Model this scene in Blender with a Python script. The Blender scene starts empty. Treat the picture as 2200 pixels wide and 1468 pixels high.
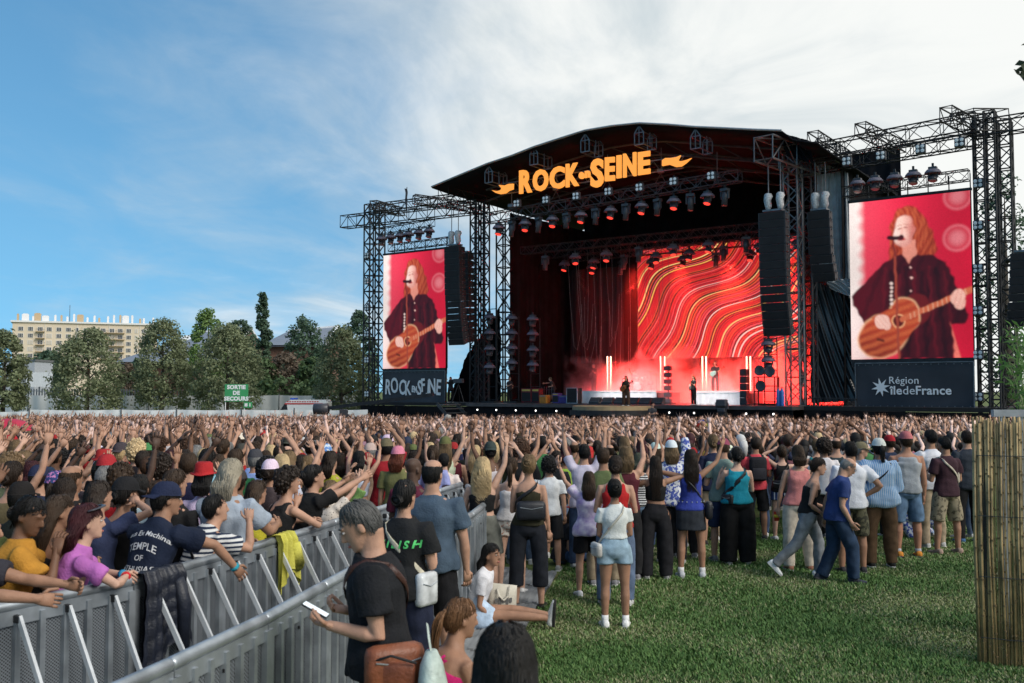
import bpy, bmesh, math, random
import numpy as np
from mathutils import Vector, Matrix, Euler, noise as mnoise
from mathutils.bvhtree import BVHTree
from mathutils.geometry import tessellate_polygon
R = math.radians
SC = bpy.context.scene
COL = SC.collection
random.seed(7); np.random.seed(7)
F = 2139.0                       # focal length in photograph pixels (35 mm on a 36 mm sensor)
CAMZ = 2.5
PITCH = math.atan(104.0 / F)
cam = bpy.data.cameras.new('camera'); camo = bpy.data.objects.new('camera', cam); COL.objects.link(camo)
cam.lens = 35; cam.sensor_width = 36; cam.clip_start = 0.05; cam.clip_end = 4000
camo.location = (0, 0, CAMZ); camo.rotation_euler = (R(90) + PITCH, 0, 0)
cam.dof.use_dof = True; cam.dof.focus_distance = 32; cam.dof.aperture_fstop = 4.5
SC.camera = camo
SUN_EL, SUN_AZ = R(38), R(128)    # azimuth clockwise from +Y: to the right and behind the camera
EXPOSURE = 0.95
SC.view_settings.view_transform = 'Standard'; SC.view_settings.look = 'None'
SC.view_settings.exposure = EXPOSURE; SC.view_settings.gamma = 1
SC.cycles.use_denoising = True
SC.cycles.max_bounces = 6; SC.cycles.diffuse_bounces = 3; SC.cycles.glossy_bounces = 3
SC.cycles.transparent_max_bounces = 12; SC.cycles.volume_bounces = 1
SC.cycles.volume_step_rate = 2.0; SC.cycles.sample_clamp_indirect = 4
W = bpy.data.worlds.new('World'); SC.world = W; W.use_nodes = True
def world_nodes():
 nt = W.node_tree; N = nt.nodes; L = nt.links
 for n in list(N): N.remove(n)
 out = N.new('ShaderNodeOutputWorld'); bg = N.new('ShaderNodeBackground'); bg.inputs['Strength'].default_value = 0.10
 sky = N.new('ShaderNodeTexSky'); sky.sky_type = 'NISHITA'; sky.sun_disc = False
 sky.sun_elevation = SUN_EL; sky.sun_rotation = SUN_AZ; sky.air_density = 1.3; sky.dust_density = 0.6; sky.ozone_density = 3.0
 tc = N.new('ShaderNodeTexCoord'); sep = N.new('ShaderNodeSeparateXYZ')
 L.new(tc.outputs['Generated'], sep.inputs[0])
 lift = N.new('ShaderNodeVectorMath'); lift.operation = 'MULTIPLY_ADD'; L.new(tc.outputs['Generated'], lift.inputs[0]); lift.inputs[1].default_value = (1, 1, 0.75); lift.inputs[2].default_value = (0, 0, 0.22); L.new(lift.outputs[0], sky.inputs['Vector'])
 def M(op, a, b=None, c=None):
  n = N.new('ShaderNodeMath'); n.operation = op
  for i, v in enumerate((a, b, c)):
   if v is None: continue
   if isinstance(v, (int, float)): n.inputs[i].default_value = v
   else: L.new(v, n.inputs[i])
  return n.outputs[0]
 zc = M('ADD', M('MAXIMUM', sep.outputs[2], 0.0), 0.11)
 u = M('DIVIDE', sep.outputs[0], zc); v = M('DIVIDE', sep.outputs[1], zc)
 cmb = N.new('ShaderNodeCombineXYZ'); L.new(u, cmb.inputs[0]); L.new(v, cmb.inputs[1])
 def noise(scale, det, rough, dist, off):
  mp = N.new('ShaderNodeMapping'); mp.inputs['Location'].default_value = off; mp.inputs['Rotation'].default_value = (0, 0, R(-25)); mp.inputs['Scale'].default_value = (1, 0.62, 1)
  L.new(cmb.outputs[0], mp.inputs[0])
  n = N.new('ShaderNodeTexNoise'); n.inputs['Scale'].default_value = scale; n.inputs['Detail'].default_value = det
  n.inputs['Roughness'].default_value = rough; n.inputs['Distortion'].default_value = dist; L.new(mp.outputs[0], n.inputs['Vector']); return n.outputs['Fac']
 n1 = noise(0.55, 8, 0.58, 0.5, (3.1, 1.7, 0)); n2 = noise(2.1, 6, 0.58, 0.6, (7.7, 4.2, 0))
 side = M('MULTIPLY', M('DIVIDE', sep.outputs[0], M('MAXIMUM', M('ABSOLUTE', sep.outputs[1]), 0.2)), 1.0)
 cov = M('ADD', M('ADD', M('MULTIPLY', side, 1.0), M('MULTIPLY', M('SUBTRACT', n1, 0.5), 1.25)), M('MULTIPLY', M('SUBTRACT', n2, 0.5), 0.55))
 cov = M('ADD', cov, M('MULTIPLY', sep.outputs[2], 0.25))
 mr = N.new('ShaderNodeMapRange'); mr.interpolation_type = 'SMOOTHSTEP'; L.new(cov, mr.inputs[0])
 mr.inputs[1].default_value = -0.42; mr.inputs[2].default_value = 0.34
 cr = N.new('ShaderNodeMix'); cr.data_type = 'RGBA'; cr.inputs[6].default_value = (3.2, 3.6, 3.8, 1); cr.inputs[7].default_value = (4.9, 5.0, 4.9, 1)
 n3 = noise(1.1, 7, 0.6, 1.2, (1.3, 9.2, 0)); m3 = N.new('ShaderNodeMapRange'); m3.interpolation_type = 'SMOOTHSTEP'; L.new(M('ADD', n3, M('MULTIPLY', side, 0.35)), m3.inputs[0]); m3.inputs[1].default_value = 0.36; m3.inputs[2].default_value = 0.66; L.new(m3.outputs[0], cr.inputs[0])
 tint = N.new('ShaderNodeMix'); tint.data_type = 'RGBA'; tint.blend_type = 'MULTIPLY'; tint.inputs[0].default_value = 1
 L.new(sky.outputs[0], tint.inputs[6]); tint.inputs[7].default_value = (0.50, 0.79, 0.83, 1)
 mix = N.new('ShaderNodeMix'); mix.data_type = 'RGBA'
 L.new(mr.outputs[0], mix.inputs[0]); L.new(tint.outputs[2], mix.inputs[6]); L.new(cr.outputs[2], mix.inputs[7])
 L.new(mix.outputs[2], bg.inputs['Color']); L.new(bg.outputs[0], out.inputs['Surface'])
world_nodes()
sl = bpy.data.lights.new('sun', 'SUN'); sl.energy = 1.35; sl.angle = R(26); sl.color = (1, 0.95, 0.87)
so = bpy.data.objects.new('sun', sl); COL.objects.link(so)
_sd = Vector((math.sin(SUN_AZ) * math.cos(SUN_EL), math.cos(SUN_AZ) * math.cos(SUN_EL), math.sin(SUN_EL)))
so.rotation_euler = _sd.to_track_quat('Z', 'Y').to_euler(); so.location = _sd * 80
CT, ST = math.cos(PITCH), math.sin(PITCH)
def ray(px, py):
 x = (px - 1100) / F; y = (734 - py) / F
 return Vector((x, CT - y * ST, ST + y * CT))
def at(px, py, Y):
 d = ray(px, py); return Vector((0, 0, CAMZ)) + d * (Y / d.y)
def gz(x, y):
 """ground height: level in front, falling gently towards the stage"""
 t = min(1.0, max(0.0, (y - 13.0) / 42.0)); return -1.0 * t
def gp(px, py):
 d = ray(px, py); z = 0
 for _ in range(20):
  t = (z - CAMZ) / d.z; p = Vector((0, 0, CAMZ)) + d * t; z = gz(p.x, p.y)
 return p
PHI = R(-36)
SO_ = Vector((6.9, 62.7, 0)); SU = Vector((math.cos(PHI), math.sin(PHI), 0)); SB = Vector((-math.sin(PHI), math.cos(PHI), 0))
def st(a, b, z): return SO_ + SU * a + SB * b + Vector((0, 0, z))
def sp(px, py, b):
 """pixel -> (a, z) on the stage's upright plane at depth b"""
 d = ray(px, py); o = Vector((0, 0, CAMZ)) - SO_
 t = (b - o.dot(SB)) / d.dot(SB); p = o + d * t
 return p.dot(SU), p.z
def spp(px, py, b):
 a, z = sp(px, py, b); return Vector((a, b, z))
ZG = -1.0; DECK = 1.62
def lin(c): return c / 12.92 if c <= 0.04045 else ((c + 0.055) / 1.055) ** 2.4
def C(h):
 h = h.lstrip('#'); return tuple(lin(int(h[i:i + 2], 16) / 255) for i in (0, 2, 4))
def _b(m): return m.node_tree.nodes['Principled BSDF']
def mat(name, col, rough=0.6, metal=0.0, var=0.15, scale=6.0, bump=0.0, bscale=40.0, spec=0.4, ocol=False, coat=0.0):
 m = bpy.data.materials.new(name); m.use_nodes = True; nt = m.node_tree; N = nt.nodes; L = nt.links; b = _b(m)
 b.inputs['Roughness'].default_value = rough; b.inputs['Metallic'].default_value = metal; b.inputs['Specular IOR Level'].default_value = spec
 b.inputs['Coat Weight'].default_value = coat
 tc = N.new('ShaderNodeTexCoord'); nz = N.new('ShaderNodeTexNoise'); nz.inputs['Scale'].default_value = scale; nz.inputs['Detail'].default_value = 5
 L.new(tc.outputs['Object'], nz.inputs['Vector'])
 mr = N.new('ShaderNodeMapRange'); L.new(nz.outputs['Fac'], mr.inputs[0]); mr.inputs[1].default_value = 0.3; mr.inputs[2].default_value = 0.7
 mr.inputs[3].default_value = 1 - var; mr.inputs[4].default_value = 1 + var
 vm = N.new('ShaderNodeVectorMath'); vm.operation = 'SCALE'
 if ocol:
  oi = N.new('ShaderNodeObjectInfo'); L.new(oi.outputs['Color'], vm.inputs[0])
 else: vm.inputs[0].default_value = col
 L.new(mr.outputs[0], vm.inputs['Scale']); L.new(vm.outputs[0], b.inputs['Base Color'])
 if bump:
  n2 = N.new('ShaderNodeTexNoise'); n2.inputs['Scale'].default_value = bscale; n2.inputs['Detail'].default_value = 3; L.new(tc.outputs['Object'], n2.inputs['Vector'])
  bp = N.new('ShaderNodeBump'); bp.inputs['Strength'].default_value = bump; bp.inputs['Distance'].default_value = 0.01
  L.new(n2.outputs['Fac'], bp.inputs['Height']); L.new(bp.outputs[0], b.inputs['Normal'])
 return m
def emat(name, col, strength):
 m = bpy.data.materials.new(name); m.use_nodes = True; b = _b(m)
 b.inputs['Base Color'].default_value = (0.02, 0.02, 0.02, 1); b.inputs['Emission Color'].default_value = (*col, 1); b.inputs['Emission Strength'].default_value = strength
 return m
def amat(name, attr, rough=0.7, emit=0.0, spec=0.3):
 """colour from a mesh colour attribute"""
 m = bpy.data.materials.new(name); m.use_nodes = True; nt = m.node_tree; b = _b(m)
 a = nt.nodes.new('ShaderNodeAttribute'); a.attribute_name = attr
 b.inputs['Roughness'].default_value = rough; b.inputs['Specular IOR Level'].default_value = spec
 if emit:
  b.inputs['Base Color'].default_value = (0.01, 0.01, 0.01, 1)
  nt.links.new(a.outputs['Color'], b.inputs['Emission Color']); b.inputs['Emission Strength'].default_value = emit
 else: nt.links.new(a.outputs['Color'], b.inputs['Base Color'])
 return m
MT = {}
MT['black_metal'] = mat('black_metal', (0.022, 0.023, 0.026), 0.5, 0.3, 0.3, 3)
MT['dark_metal'] = mat('dark_metal', (0.06, 0.062, 0.068), 0.45, 0.5, 0.3, 3)
MT['grey_metal'] = mat('grey_metal', (0.16, 0.165, 0.175), 0.42, 0.7, 0.3, 4)
MT['alu'] = mat('aluminium', (0.34, 0.375, 0.41), 0.38, 0.6, 0.34, 5)
MT['black'] = mat('matt_black', (0.013, 0.013, 0.015), 0.8, 0, 0.25, 2)
MT['black_cloth'] = mat('black_cloth', (0.010, 0.010, 0.012), 0.95, 0, 0.35, 1.2, 0.5, 3, spec=.08)
MT['roof_skin'] = mat('roof_skin', (0.010, 0.011, 0.014), 0.9, 0, 0.3, 0.6, 0.3, 1.5, spec=.08)
MT['speaker'] = mat('speaker_black', (0.03, 0.031, 0.035), 0.55, 0, 0.15, 5)
MT['plastic'] = mat('dark_plastic', (0.05, 0.05, 0.06), 0.35, 0, 0.15, 8)
MT['rain_cover'] = mat('lilac_grey_cover', (0.13, 0.12, 0.16), 0.5, 0, 0.25, 8)
MT['white'] = mat('white_paint', (0.72, 0.74, 0.75), 0.5, 0, 0.06, 3)
MT['white_cloth'] = mat('white_cloth', (0.70, 0.72, 0.74), 0.8, 0, 0.12, 2.5, 0.4, 5)
MT['clear_plastic'] = mat('clear_plastic_wrap', (0.48, 0.50, 0.52), 0.2, 0, 0.4, 9, 0.8, 14)
MT['banner'] = mat('dark_banner', (0.032, 0.036, 0.046), 0.6, 0, 0.15, 1)
MT['grey_banner'] = mat('grey_banner', (0.05, 0.052, 0.062), 0.6, 0, 0.15, 1)
MT['sign_green'] = mat('sign_green', (0.045, 0.30, 0.11), 0.5, 0, 0.06, 2)
MT['letter_white'] = mat('letter_white', (0.80, 0.81, 0.82), 0.6, 0, 0.03, 2)
MT['red_glow'] = emat('red_lamp', (1, 0.05, 0.03), 0.9)
MT['dull_lens'] = mat('dull_lens', (0.25, 0.20, 0.21), 0.2)
MT['white_glow'] = emat('white_lamp', (1, 0.97, 0.92), 2.2)
MT['orange_glow'] = emat('orange_sign', (1.0, 0.36, 0.055), 1.12 / 2 ** EXPOSURE)
MT['tube_glow'] = emat('tube_lamp', (1, 0.55, 0.38), 3.2)
class MB:
 def __init__(s): s.v = []; s.f = []; s.m = []; s.cur = 0
 def add(s, vs, fs):
  o = len(s.v); s.v.extend([tuple(p) for p in vs]); s.f.extend([tuple(i + o for i in f) for f in fs]); s.m.extend([s.cur] * len(fs)); return s
 def box(s, c, d, rot=None):
  x, y, z = d[0] / 2, d[1] / 2, d[2] / 2
  vs = [Vector(p) for p in ((-x,-y,-z),(x,-y,-z),(x,y,-z),(-x,y,-z),(-x,-y,z),(x,-y,z),(x,y,z),(-x,y,z))]
  if rot is not None: vs = [rot @ p for p in vs]
  c = Vector(c)
  return s.add([p + c for p in vs], [(3,2,1,0),(4,5,6,7),(0,1,5,4),(1,2,6,5),(2,3,7,6),(3,0,4,7)])
 def bbox(s, c, d, r=0.01, rot=None):
  """box with chamfered edges"""
  bm = bmesh.new(); bmesh.ops.create_cube(bm, size=1)
  for v in bm.verts: v.co = Vector((v.co.x * d[0], v.co.y * d[1], v.co.z * d[2]))
  bmesh.ops.bevel(bm, geom=list(bm.edges), offset=min(r, min(d) * 0.45), segments=2, affect='EDGES', profile=0.5)
  bm.verts.index_update(); c = Vector(c)
  vs = [(rot @ v.co if rot is not None else v.co) + c for v in bm.verts]; fs = [[v.index for v in f.verts] for f in bm.faces]; bm.free()
  return s.add(vs, fs)
 def bar(s, p, q, w, h=None):
  p, q = Vector(p), Vector(q); d = q - p; l = d.length
  if l < 1e-6: return s
  return s.box((p + q) / 2, (w, h or w, l), d.to_track_quat('Z', 'Y').to_matrix())
 def path(s, pts, rad, n=8, cap=True, up=None):
  """tube through pts; rad: number, list, or list of (rx, ry)"""
  pts = [Vector(p) for p in pts]; k = len(pts)
  if not isinstance(rad, (list, tuple)): rad = [rad] * k
  vs = []; ref = Vector(up) if up is not None else None
  for i, p in enumerate(pts):
   t = (pts[min(i + 1, k - 1)] - pts[max(i - 1, 0)])
   t = t.normalized() if t.length > 1e-9 else Vector((0, 0, 1))
   if ref is None: ref = Vector((1, 0, 0)) if abs(t.x) < 0.9 else Vector((0, 1, 0))
   x = (ref - t * ref.dot(t)); x = x.normalized() if x.length > 1e-6 else t.orthogonal().normalized(); y = t.cross(x)
   if up is None: ref = x
   r = rad[i]; rx, ry = r if isinstance(r, (tuple, list)) else (r, r)
   for j in range(n):
    a = 2 * math.pi * j / n; vs.append(p + x * (rx * math.cos(a)) + y * (ry * math.sin(a)))
  fs = [(i * n + j, i * n + (j + 1) % n, (i + 1) * n + (j + 1) % n, (i + 1) * n + j) for i in range(k - 1) for j in range(n)]
  if cap: fs += [tuple(reversed(range(n))), tuple(range((k - 1) * n, k * n))]
  return s.add(vs, fs)
 def tube(s, p, q, r, n=8): return s.path([p, q], r, n)
 def lathe(s, prof, n=16, c=(0, 0, 0), rot=None):
  """prof: (r, z) pairs"""
  c = Vector(c); vs = []
  for r, z in prof:
   for j in range(n):
    a = 2 * math.pi * j / n; p = Vector((r * math.cos(a), r * math.sin(a), z)); vs.append((rot @ p if rot is not None else p) + c)
  k = len(prof)
  fs = [(i * n + j, i * n + (j + 1) % n, (i + 1) * n + (j + 1) % n, (i + 1) * n + j) for i in range(k - 1) for j in range(n)]
  fs += [tuple(reversed(range(n))), tuple(range((k - 1) * n, k * n))]
  return s.add(vs, fs)
 def ell(s, c, r, nu=12, nv=8, rot=None):
  c = Vector(c); vs = []; fs = []
  for i in range(1, nv):
   t = math.pi * i / nv
   for j in range(nu):
    a = 2 * math.pi * j / nu; p = Vector((r[0] * math.sin(t) * math.cos(a), r[1] * math.sin(t) * math.sin(a), r[2] * math.cos(t)))
    vs.append((rot @ p if rot is not None else p) + c)
  for sgn in (1, -1):
   p = Vector((0, 0, r[2] * sgn)); vs.append((rot @ p if rot is not None else p) + c)
  a, b = len(vs) - 2, len(vs) - 1
  for i in range(nv - 2):
   for j in range(nu): fs.append((i * nu + j, (i + 1) * nu + j, (i + 1) * nu + (j + 1) % nu, i * nu + (j + 1) % nu))
  for j in range(nu): fs.append((a, j, (j + 1) % nu)); fs.append((b, (nv - 2) * nu + (j + 1) % nu, (nv - 2) * nu + j))
  return s.add(vs, fs)
 def prism(s, poly, y0, y1, fn=None):
  """polygon of (x, z) extruded from y0 to y1"""
  n = len(poly); vs = [Vector((x, y0, z)) for x, z in poly] + [Vector((x, y1, z)) for x, z in poly]
  if fn: vs = [fn(p) for p in vs]
  tr = tessellate_polygon([[Vector((x, z, 0)) for x, z in poly]])
  area = sum(poly[i][0] * poly[(i + 1) % n][1] - poly[(i + 1) % n][0] * poly[i][1] for i in range(n))
  fs = []
  for t in tr:
   a = sum(poly[t[i]][0] * poly[t[(i + 1) % 3]][1] - poly[t[(i + 1) % 3]][0] * poly[t[i]][1] for i in range(3))
   t = tuple(t) if a > 0 else tuple(reversed(t))
   fs.append(t); fs.append(tuple(i + n for i in reversed(t)))
  for i in range(n):
   j = (i + 1) % n; q = (i, i + n, j + n, j); fs.append(q if area < 0 else tuple(reversed(q)))
  return s.add(vs, fs)
 def grid(s, fn, nu, nv):
  vs = [fn(i / nu, j / nv) for j in range(nv + 1) for i in range(nu + 1)]
  fs = [(j * (nu + 1) + i, j * (nu + 1) + i + 1, (j + 1) * (nu + 1) + i + 1, (j + 1) * (nu + 1) + i) for j in range(nv) for i in range(nu)]
  return s.add(vs, fs)
 def mesh(s, name, mats, smooth=False):
  me = bpy.data.meshes.new(name); me.from_pydata(s.v, [], s.f)
  for m in (mats if isinstance(mats, (list, tuple)) else [mats]): me.materials.append(m)
  if any(s.m): me.polygons.foreach_set('material_index', s.m)
  if smooth: me.polygons.foreach_set('use_smooth', [True] * len(s.f))
  me.update(); return me
 def build(s, name, mats, parent=None, smooth=False, loc=None, rz=None):
  return link(name, s.mesh(name, mats, smooth), parent, loc, rz)
def link(name, me, parent=None, loc=None, rz=None, mw=None):
 o = bpy.data.objects.new(name, me); COL.objects.link(o)
 if parent is not None: o.parent = parent
 if loc is not None: o.location = loc
 if rz is not None: o.rotation_euler = (0, 0, rz)
 if mw is not None: o.matrix_basis = mw
 return o
LABELS = set()
def tag(o, label, cat, group=None):
 o['label'] = label; o['category'] = cat
 if group: o['group'] = group
 return o
def thing(name, label, cat, loc=(0, 0, 0), rz=0.0, group=None):
 o = bpy.data.objects.new(name, None); COL.objects.link(o); o.empty_display_size = 0.2
 o.location = loc; o.rotation_euler = (0, 0, rz); return tag(o, label, cat, group)
def kind(o, k): o['kind'] = k; return o
_kids = {}
def copy_tree(o, loc=None, rz=None, label=None, parent=None):
 c = o.copy(); COL.objects.link(c)
 if parent is not None: c.parent = parent
 for ch in o.children: copy_tree(ch, parent=c)
 if loc is not None: c.location = loc
 if rz is not None: c.rotation_euler = (0, 0, rz)
 if label: c['label'] = label
 return c
def text_mb(txt, size=1.0, ext=0.02, offset=0.0, shear=0.0, space=1.0, align='CENTER', bevel=0.0, res=3):
 """lettering as geometry in the x-z plane, facing -y"""
 cu = bpy.data.curves.new('lettering', 'FONT'); cu.body = txt; cu.size = size; cu.extrude = ext; cu.offset = offset; cu.shear = shear
 cu.space_character = space; cu.align_x = align; cu.resolution_u = res; cu.bevel_depth = bevel; cu.bevel_resolution = 1
 o = bpy.data.objects.new('lettering', cu); COL.objects.link(o)
 dg = bpy.context.evaluated_depsgraph_get(); me = bpy.data.meshes.new_from_object(o.evaluated_get(dg))
 m = MB(); m.add([Vector((v.co.x, -v.co.z, v.co.y)) for v in me.vertices], [tuple(p.vertices) for p in me.polygons])
 bpy.data.objects.remove(o); bpy.data.curves.remove(cu); bpy.data.meshes.remove(me); return m
def xf(mb, M):
 mb.v = [tuple(M @ Vector(p)) for p in mb.v]; return mb
def merge(a, b, M=None):
 return a.add([(M @ Vector(p)) if M is not None else p for p in b.v], b.f)
def bez(p0, p1, p2, n):
 p0, p1, p2 = Vector(p0), Vector(p1), Vector(p2)
 return [p0 * (1 - t) ** 2 + p1 * 2 * t * (1 - t) + p2 * t * t for t in [i / n for i in range(n + 1)]]
def ground():
 xs = [-900, -300, -120, -60, -30, -15, -8, 0, 8, 15, 30, 60, 120, 300, 900]
 ys = [-60, -20, 0, 4, 8, 13, 20, 27, 34, 41, 48, 55, 60, 70, 90, 130, 250, 600, 1500]
 m = MB(); nx = len(xs)
 m.add([(x, y, gz(x, y)) for y in ys for x in xs], [(j * nx + i, j * nx + i + 1, (j + 1) * nx + i + 1, (j + 1) * nx + i) for j in range(len(ys) - 1) for i in range(nx - 1)])
 g = bpy.data.materials.new('lawn_soil'); g.use_nodes = True; nt = g.node_tree; N = nt.nodes; L = nt.links; b = _b(g)
 b.inputs['Roughness'].default_value = 0.95; b.inputs['Specular IOR Level'].default_value = 0.15
 tc = N.new('ShaderNodeTexCoord')
 def nz(s, d=6):
  n = N.new('ShaderNodeTexNoise'); n.inputs['Scale'].default_value = s; n.inputs['Detail'].default_value = d; n.inputs['Roughness'].default_value = 0.65; L.new(tc.outputs['Object'], n.inputs['Vector']); return n.outputs['Fac']
 r = N.new('ShaderNodeValToRGB'); L.new(nz(0.9), r.inputs[0]); e = r.color_ramp.elements
 e[0].position = 0.33; e[0].color = (0.12, 0.115, 0.055, 1); e[1].position = 0.72; e[1].color = (0.11, 0.155, 0.055, 1)
 x = e.new(0.5); x.color = (0.12, 0.15, 0.055, 1)
 mx = N.new('ShaderNodeMix'); mx.data_type = 'RGBA'; mx.blend_type = 'MULTIPLY'; mx.inputs[0].default_value = 0.8
 r2 = N.new('ShaderNodeValToRGB'); L.new(nz(45, 3), r2.inputs[0]); r2.color_ramp.elements[0].position = 0.3; r2.color_ramp.elements[0].color = (0.45, 0.45, 0.4, 1); r2.color_ramp.elements[1].position = 0.7; r2.color_ramp.elements[1].color = (1.35, 1.4, 1.2, 1)
 L.new(r.outputs[0], mx.inputs[6]); L.new(r2.outputs[0], mx.inputs[7]); L.new(mx.outputs[2], b.inputs['Base Color'])
 kind(m.build('ground', g), 'structure')
ground()
# ================================================================== STAGE
ORD = 'first second third fourth fifth sixth seventh eighth ninth tenth eleventh twelfth thirteenth fourteenth fifteenth sixteenth seventeenth eighteenth nineteenth twentieth'.split()
def truss(name, label, p, q, w, h, mat_, group=None, bay=None, r=0.035, cat='truss', cap=True):
 """box truss: four chords and a lattice of struts; origin at its first end"""
 p, q = Vector(p), Vector(q); d = q - p; L = d.length; t = d.normalized()
 up = Vector((0, 0, 1)) if abs(t.z) < 0.9 else SB.copy()
 x = t.cross(up).normalized(); y = x.cross(t)
 root = thing(name, label, cat, p, 0, group)
 cs = [x * (sx * w / 2) + y * (sy * h / 2) for sx, sy in ((-1, -1), (1, -1), (1, 1), (-1, 1))]
 for c in cs: MB().tube(c, c + d, r, 6).build('chord', mat_, root)
 m = MB(); n = max(1, round(L / (bay or max(w, h)))); s = L / n; rr = r * 0.62
 for f in range(4):
  a, b = cs[f], cs[(f + 1) % 4]
  for i in range(n):
   e0, e1 = t * (i * s), t * ((i + 1) * s)
   if (i + f) % 2: m.tube(a + e0, b + e1, rr, 4)
   else: m.tube(b + e0, a + e1, rr, 4)
   if i % 2 == 0: m.tube(a + e0, b + e0, rr, 4)
  if cap: m.tube(a + d, b + d, rr, 4)
 m.build('lattice', mat_, root)
 return root
bm_, dm_, gm_ = MT['black_metal'], MT['dark_metal'], MT['grey_metal']
TW = []
def S3(v): return st(v.x, v.y, v.z)
def deck():
 aL = sp(775, 870, -1.5)[0]; aR = sp(2165, 880, -1.5)[0]
 root = thing('stage_platform', 'long black stage platform with a skirted front, carrying the band and both screens', 'stage', st(0, 0, ZG), PHI)
 z0 = 0; zt = DECK - ZG
 a0, a1 = -9.9, 12.2
 m = MB(); m.box((0.5 * (a0 + a1), 5.0, zt - 0.1), (a1 - a0, 16.6, 0.2)); m.build('deck', mat('stage_floor', (0.05, 0.045, 0.047), 0.35, 0, 0.3, 2), root)
 m = MB(); m.box((0.5 * (a0 + a1), -3.26, zt - 0.045), (a1 - a0, 0.06, 0.09)); m.build('deck_edge', gm_, root)
 m = MB()
 for i in range(60):
  a = a0 + (a1 - a0) * i / 60; m.box((a + 0.185, -3.15 + 0.02 * math.sin(i * 1.7), zt / 2 - 0.1), ((a1 - a0) / 60 * 0.98, 0.05, zt - 0.2))
 m.build('front_skirt', MT['black_cloth'], root)
 for k, (b0, b1) in enumerate(((aL, a0), (a1, aR))):
  m = MB(); m.box(((b0 + b1) / 2, 1.5, zt - 0.12), (b1 - b0, 6, 0.22)); m.build('wing_deck', MT['black'], root)
  m = MB(); nn = int((b1 - b0) / 0.6)
  for i in range(nn):
   w = (b1 - b0) / nn; m.box((b0 + w * (i + 0.5), -1.5 + 0.025 * math.sin(i * 2.3), zt / 2 - 0.12), (w * 0.99, 0.05, zt - 0.26))
  m.build('wing_skirt', MT['black_cloth'], root)
 m = MB()
 for i in range(14): m.lathe([(0.04, 0), (0.055, 0.03), (0.03, 0.05)], 8, (-9 + i * 1.55, -3.19, zt - 0.42), Matrix.Rotation(R(90), 3, 'X'))
 m.build('edge_lamp', MT['white_glow'], root)
deck()
def front_bits():
 p = thing('singer_podium', 'low round tan podium under the singer at the stage edge', 'podium', st(*(spp(1316, 876, -4.2).xy), DECK - 0.28), PHI)
 MB().lathe([(2.35, 0.0), (2.35, 0.22), (2.2, 0.24)], 40).build('top_disc', mat('tan_ply', (0.30, 0.22, 0.12), 0.6, 0, 0.15, 3), p)
 MB().lathe([(2.5, -0.3), (2.5, -0.01), (2.38, 0.0)], 40).build('rim', bm_, p)
 MB().lathe([(1.9, -2.25), (1.9, -0.31)], 30).build('drum_base', MT['black_cloth'], p)
 r = thing('sloping_catwalk', 'grey topped sloping catwalk with black kerbs running from the stage edge', 'catwalk', st(-6.2, -5.2, ZG), PHI)
 m = MB(); m.add([(-3.4, -2.0, 0.62), (3.0, -2.0, 1.95), (3.6, 1.2, 1.95), (-2.8, 1.2, 0.62), (-3.4, -2.0, 0.52), (3.0, -2.0, 1.85), (3.6, 1.2, 1.85), (-2.8, 1.2, 0.52)], [(0, 1, 2, 3), (7, 6, 5, 4), (4, 5, 1, 0), (5, 6, 2, 1), (6, 7, 3, 2), (7, 4, 0, 3)])
 m.build('ramp_top', mat('grey_ramp', (0.14, 0.14, 0.145), 0.7, 0, 0.3, 4), r)
 m = MB(); m.bar((-3.4, -2.1, 0.6), (3.0, -2.1, 1.98), 0.14, 0.22); m.bar((-2.8, 1.3, 0.6), (3.6, 1.3, 1.98), 0.14, 0.22); m.bar((3.1, -2.1, 1.95), (3.7, 1.3, 1.95), 0.14, 0.2); m.build('kerb', bm_, r)
 m = MB()
 for x in (-3.0, -1.2, 0.6, 2.4): m.box((x, -0.4, 0.3 + 0.1 * (x + 3)), (0.12, 3.0, 0.5 + 0.2 * (x + 3)))
 m.build('substructure', bm_, r)
 s = thing('stage_steps', 'open grey tread stairs rising to the stage beside the black wing', 'stairs', st(-10.9, -2.4, ZG), PHI)
 for i in range(9):
  z = 0.28 * (i + 1); MB().box((1.5 - 0.26 * i, -0.6, z), (0.34, 1.9, 0.06)).build('tread', gm_, s)
 m = MB(); m.bar((1.9, 0.4, 0.05), (-0.9, 0.4, 2.6), 0.08, 0.22); m.bar((1.9, -1.6, 0.05), (-0.9, -1.6, 2.6), 0.08, 0.22); m.build('stringer', dm_, s)
front_bits()
ROOF_PX = [(928, 402), (985, 378), (1048, 352), (1100, 335), (1148, 316), (1200, 299), (1257, 281), (1315, 271), (1374, 265), (1435, 268), (1494, 273), (1560, 276), (1620, 279), (1680, 281)]
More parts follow.
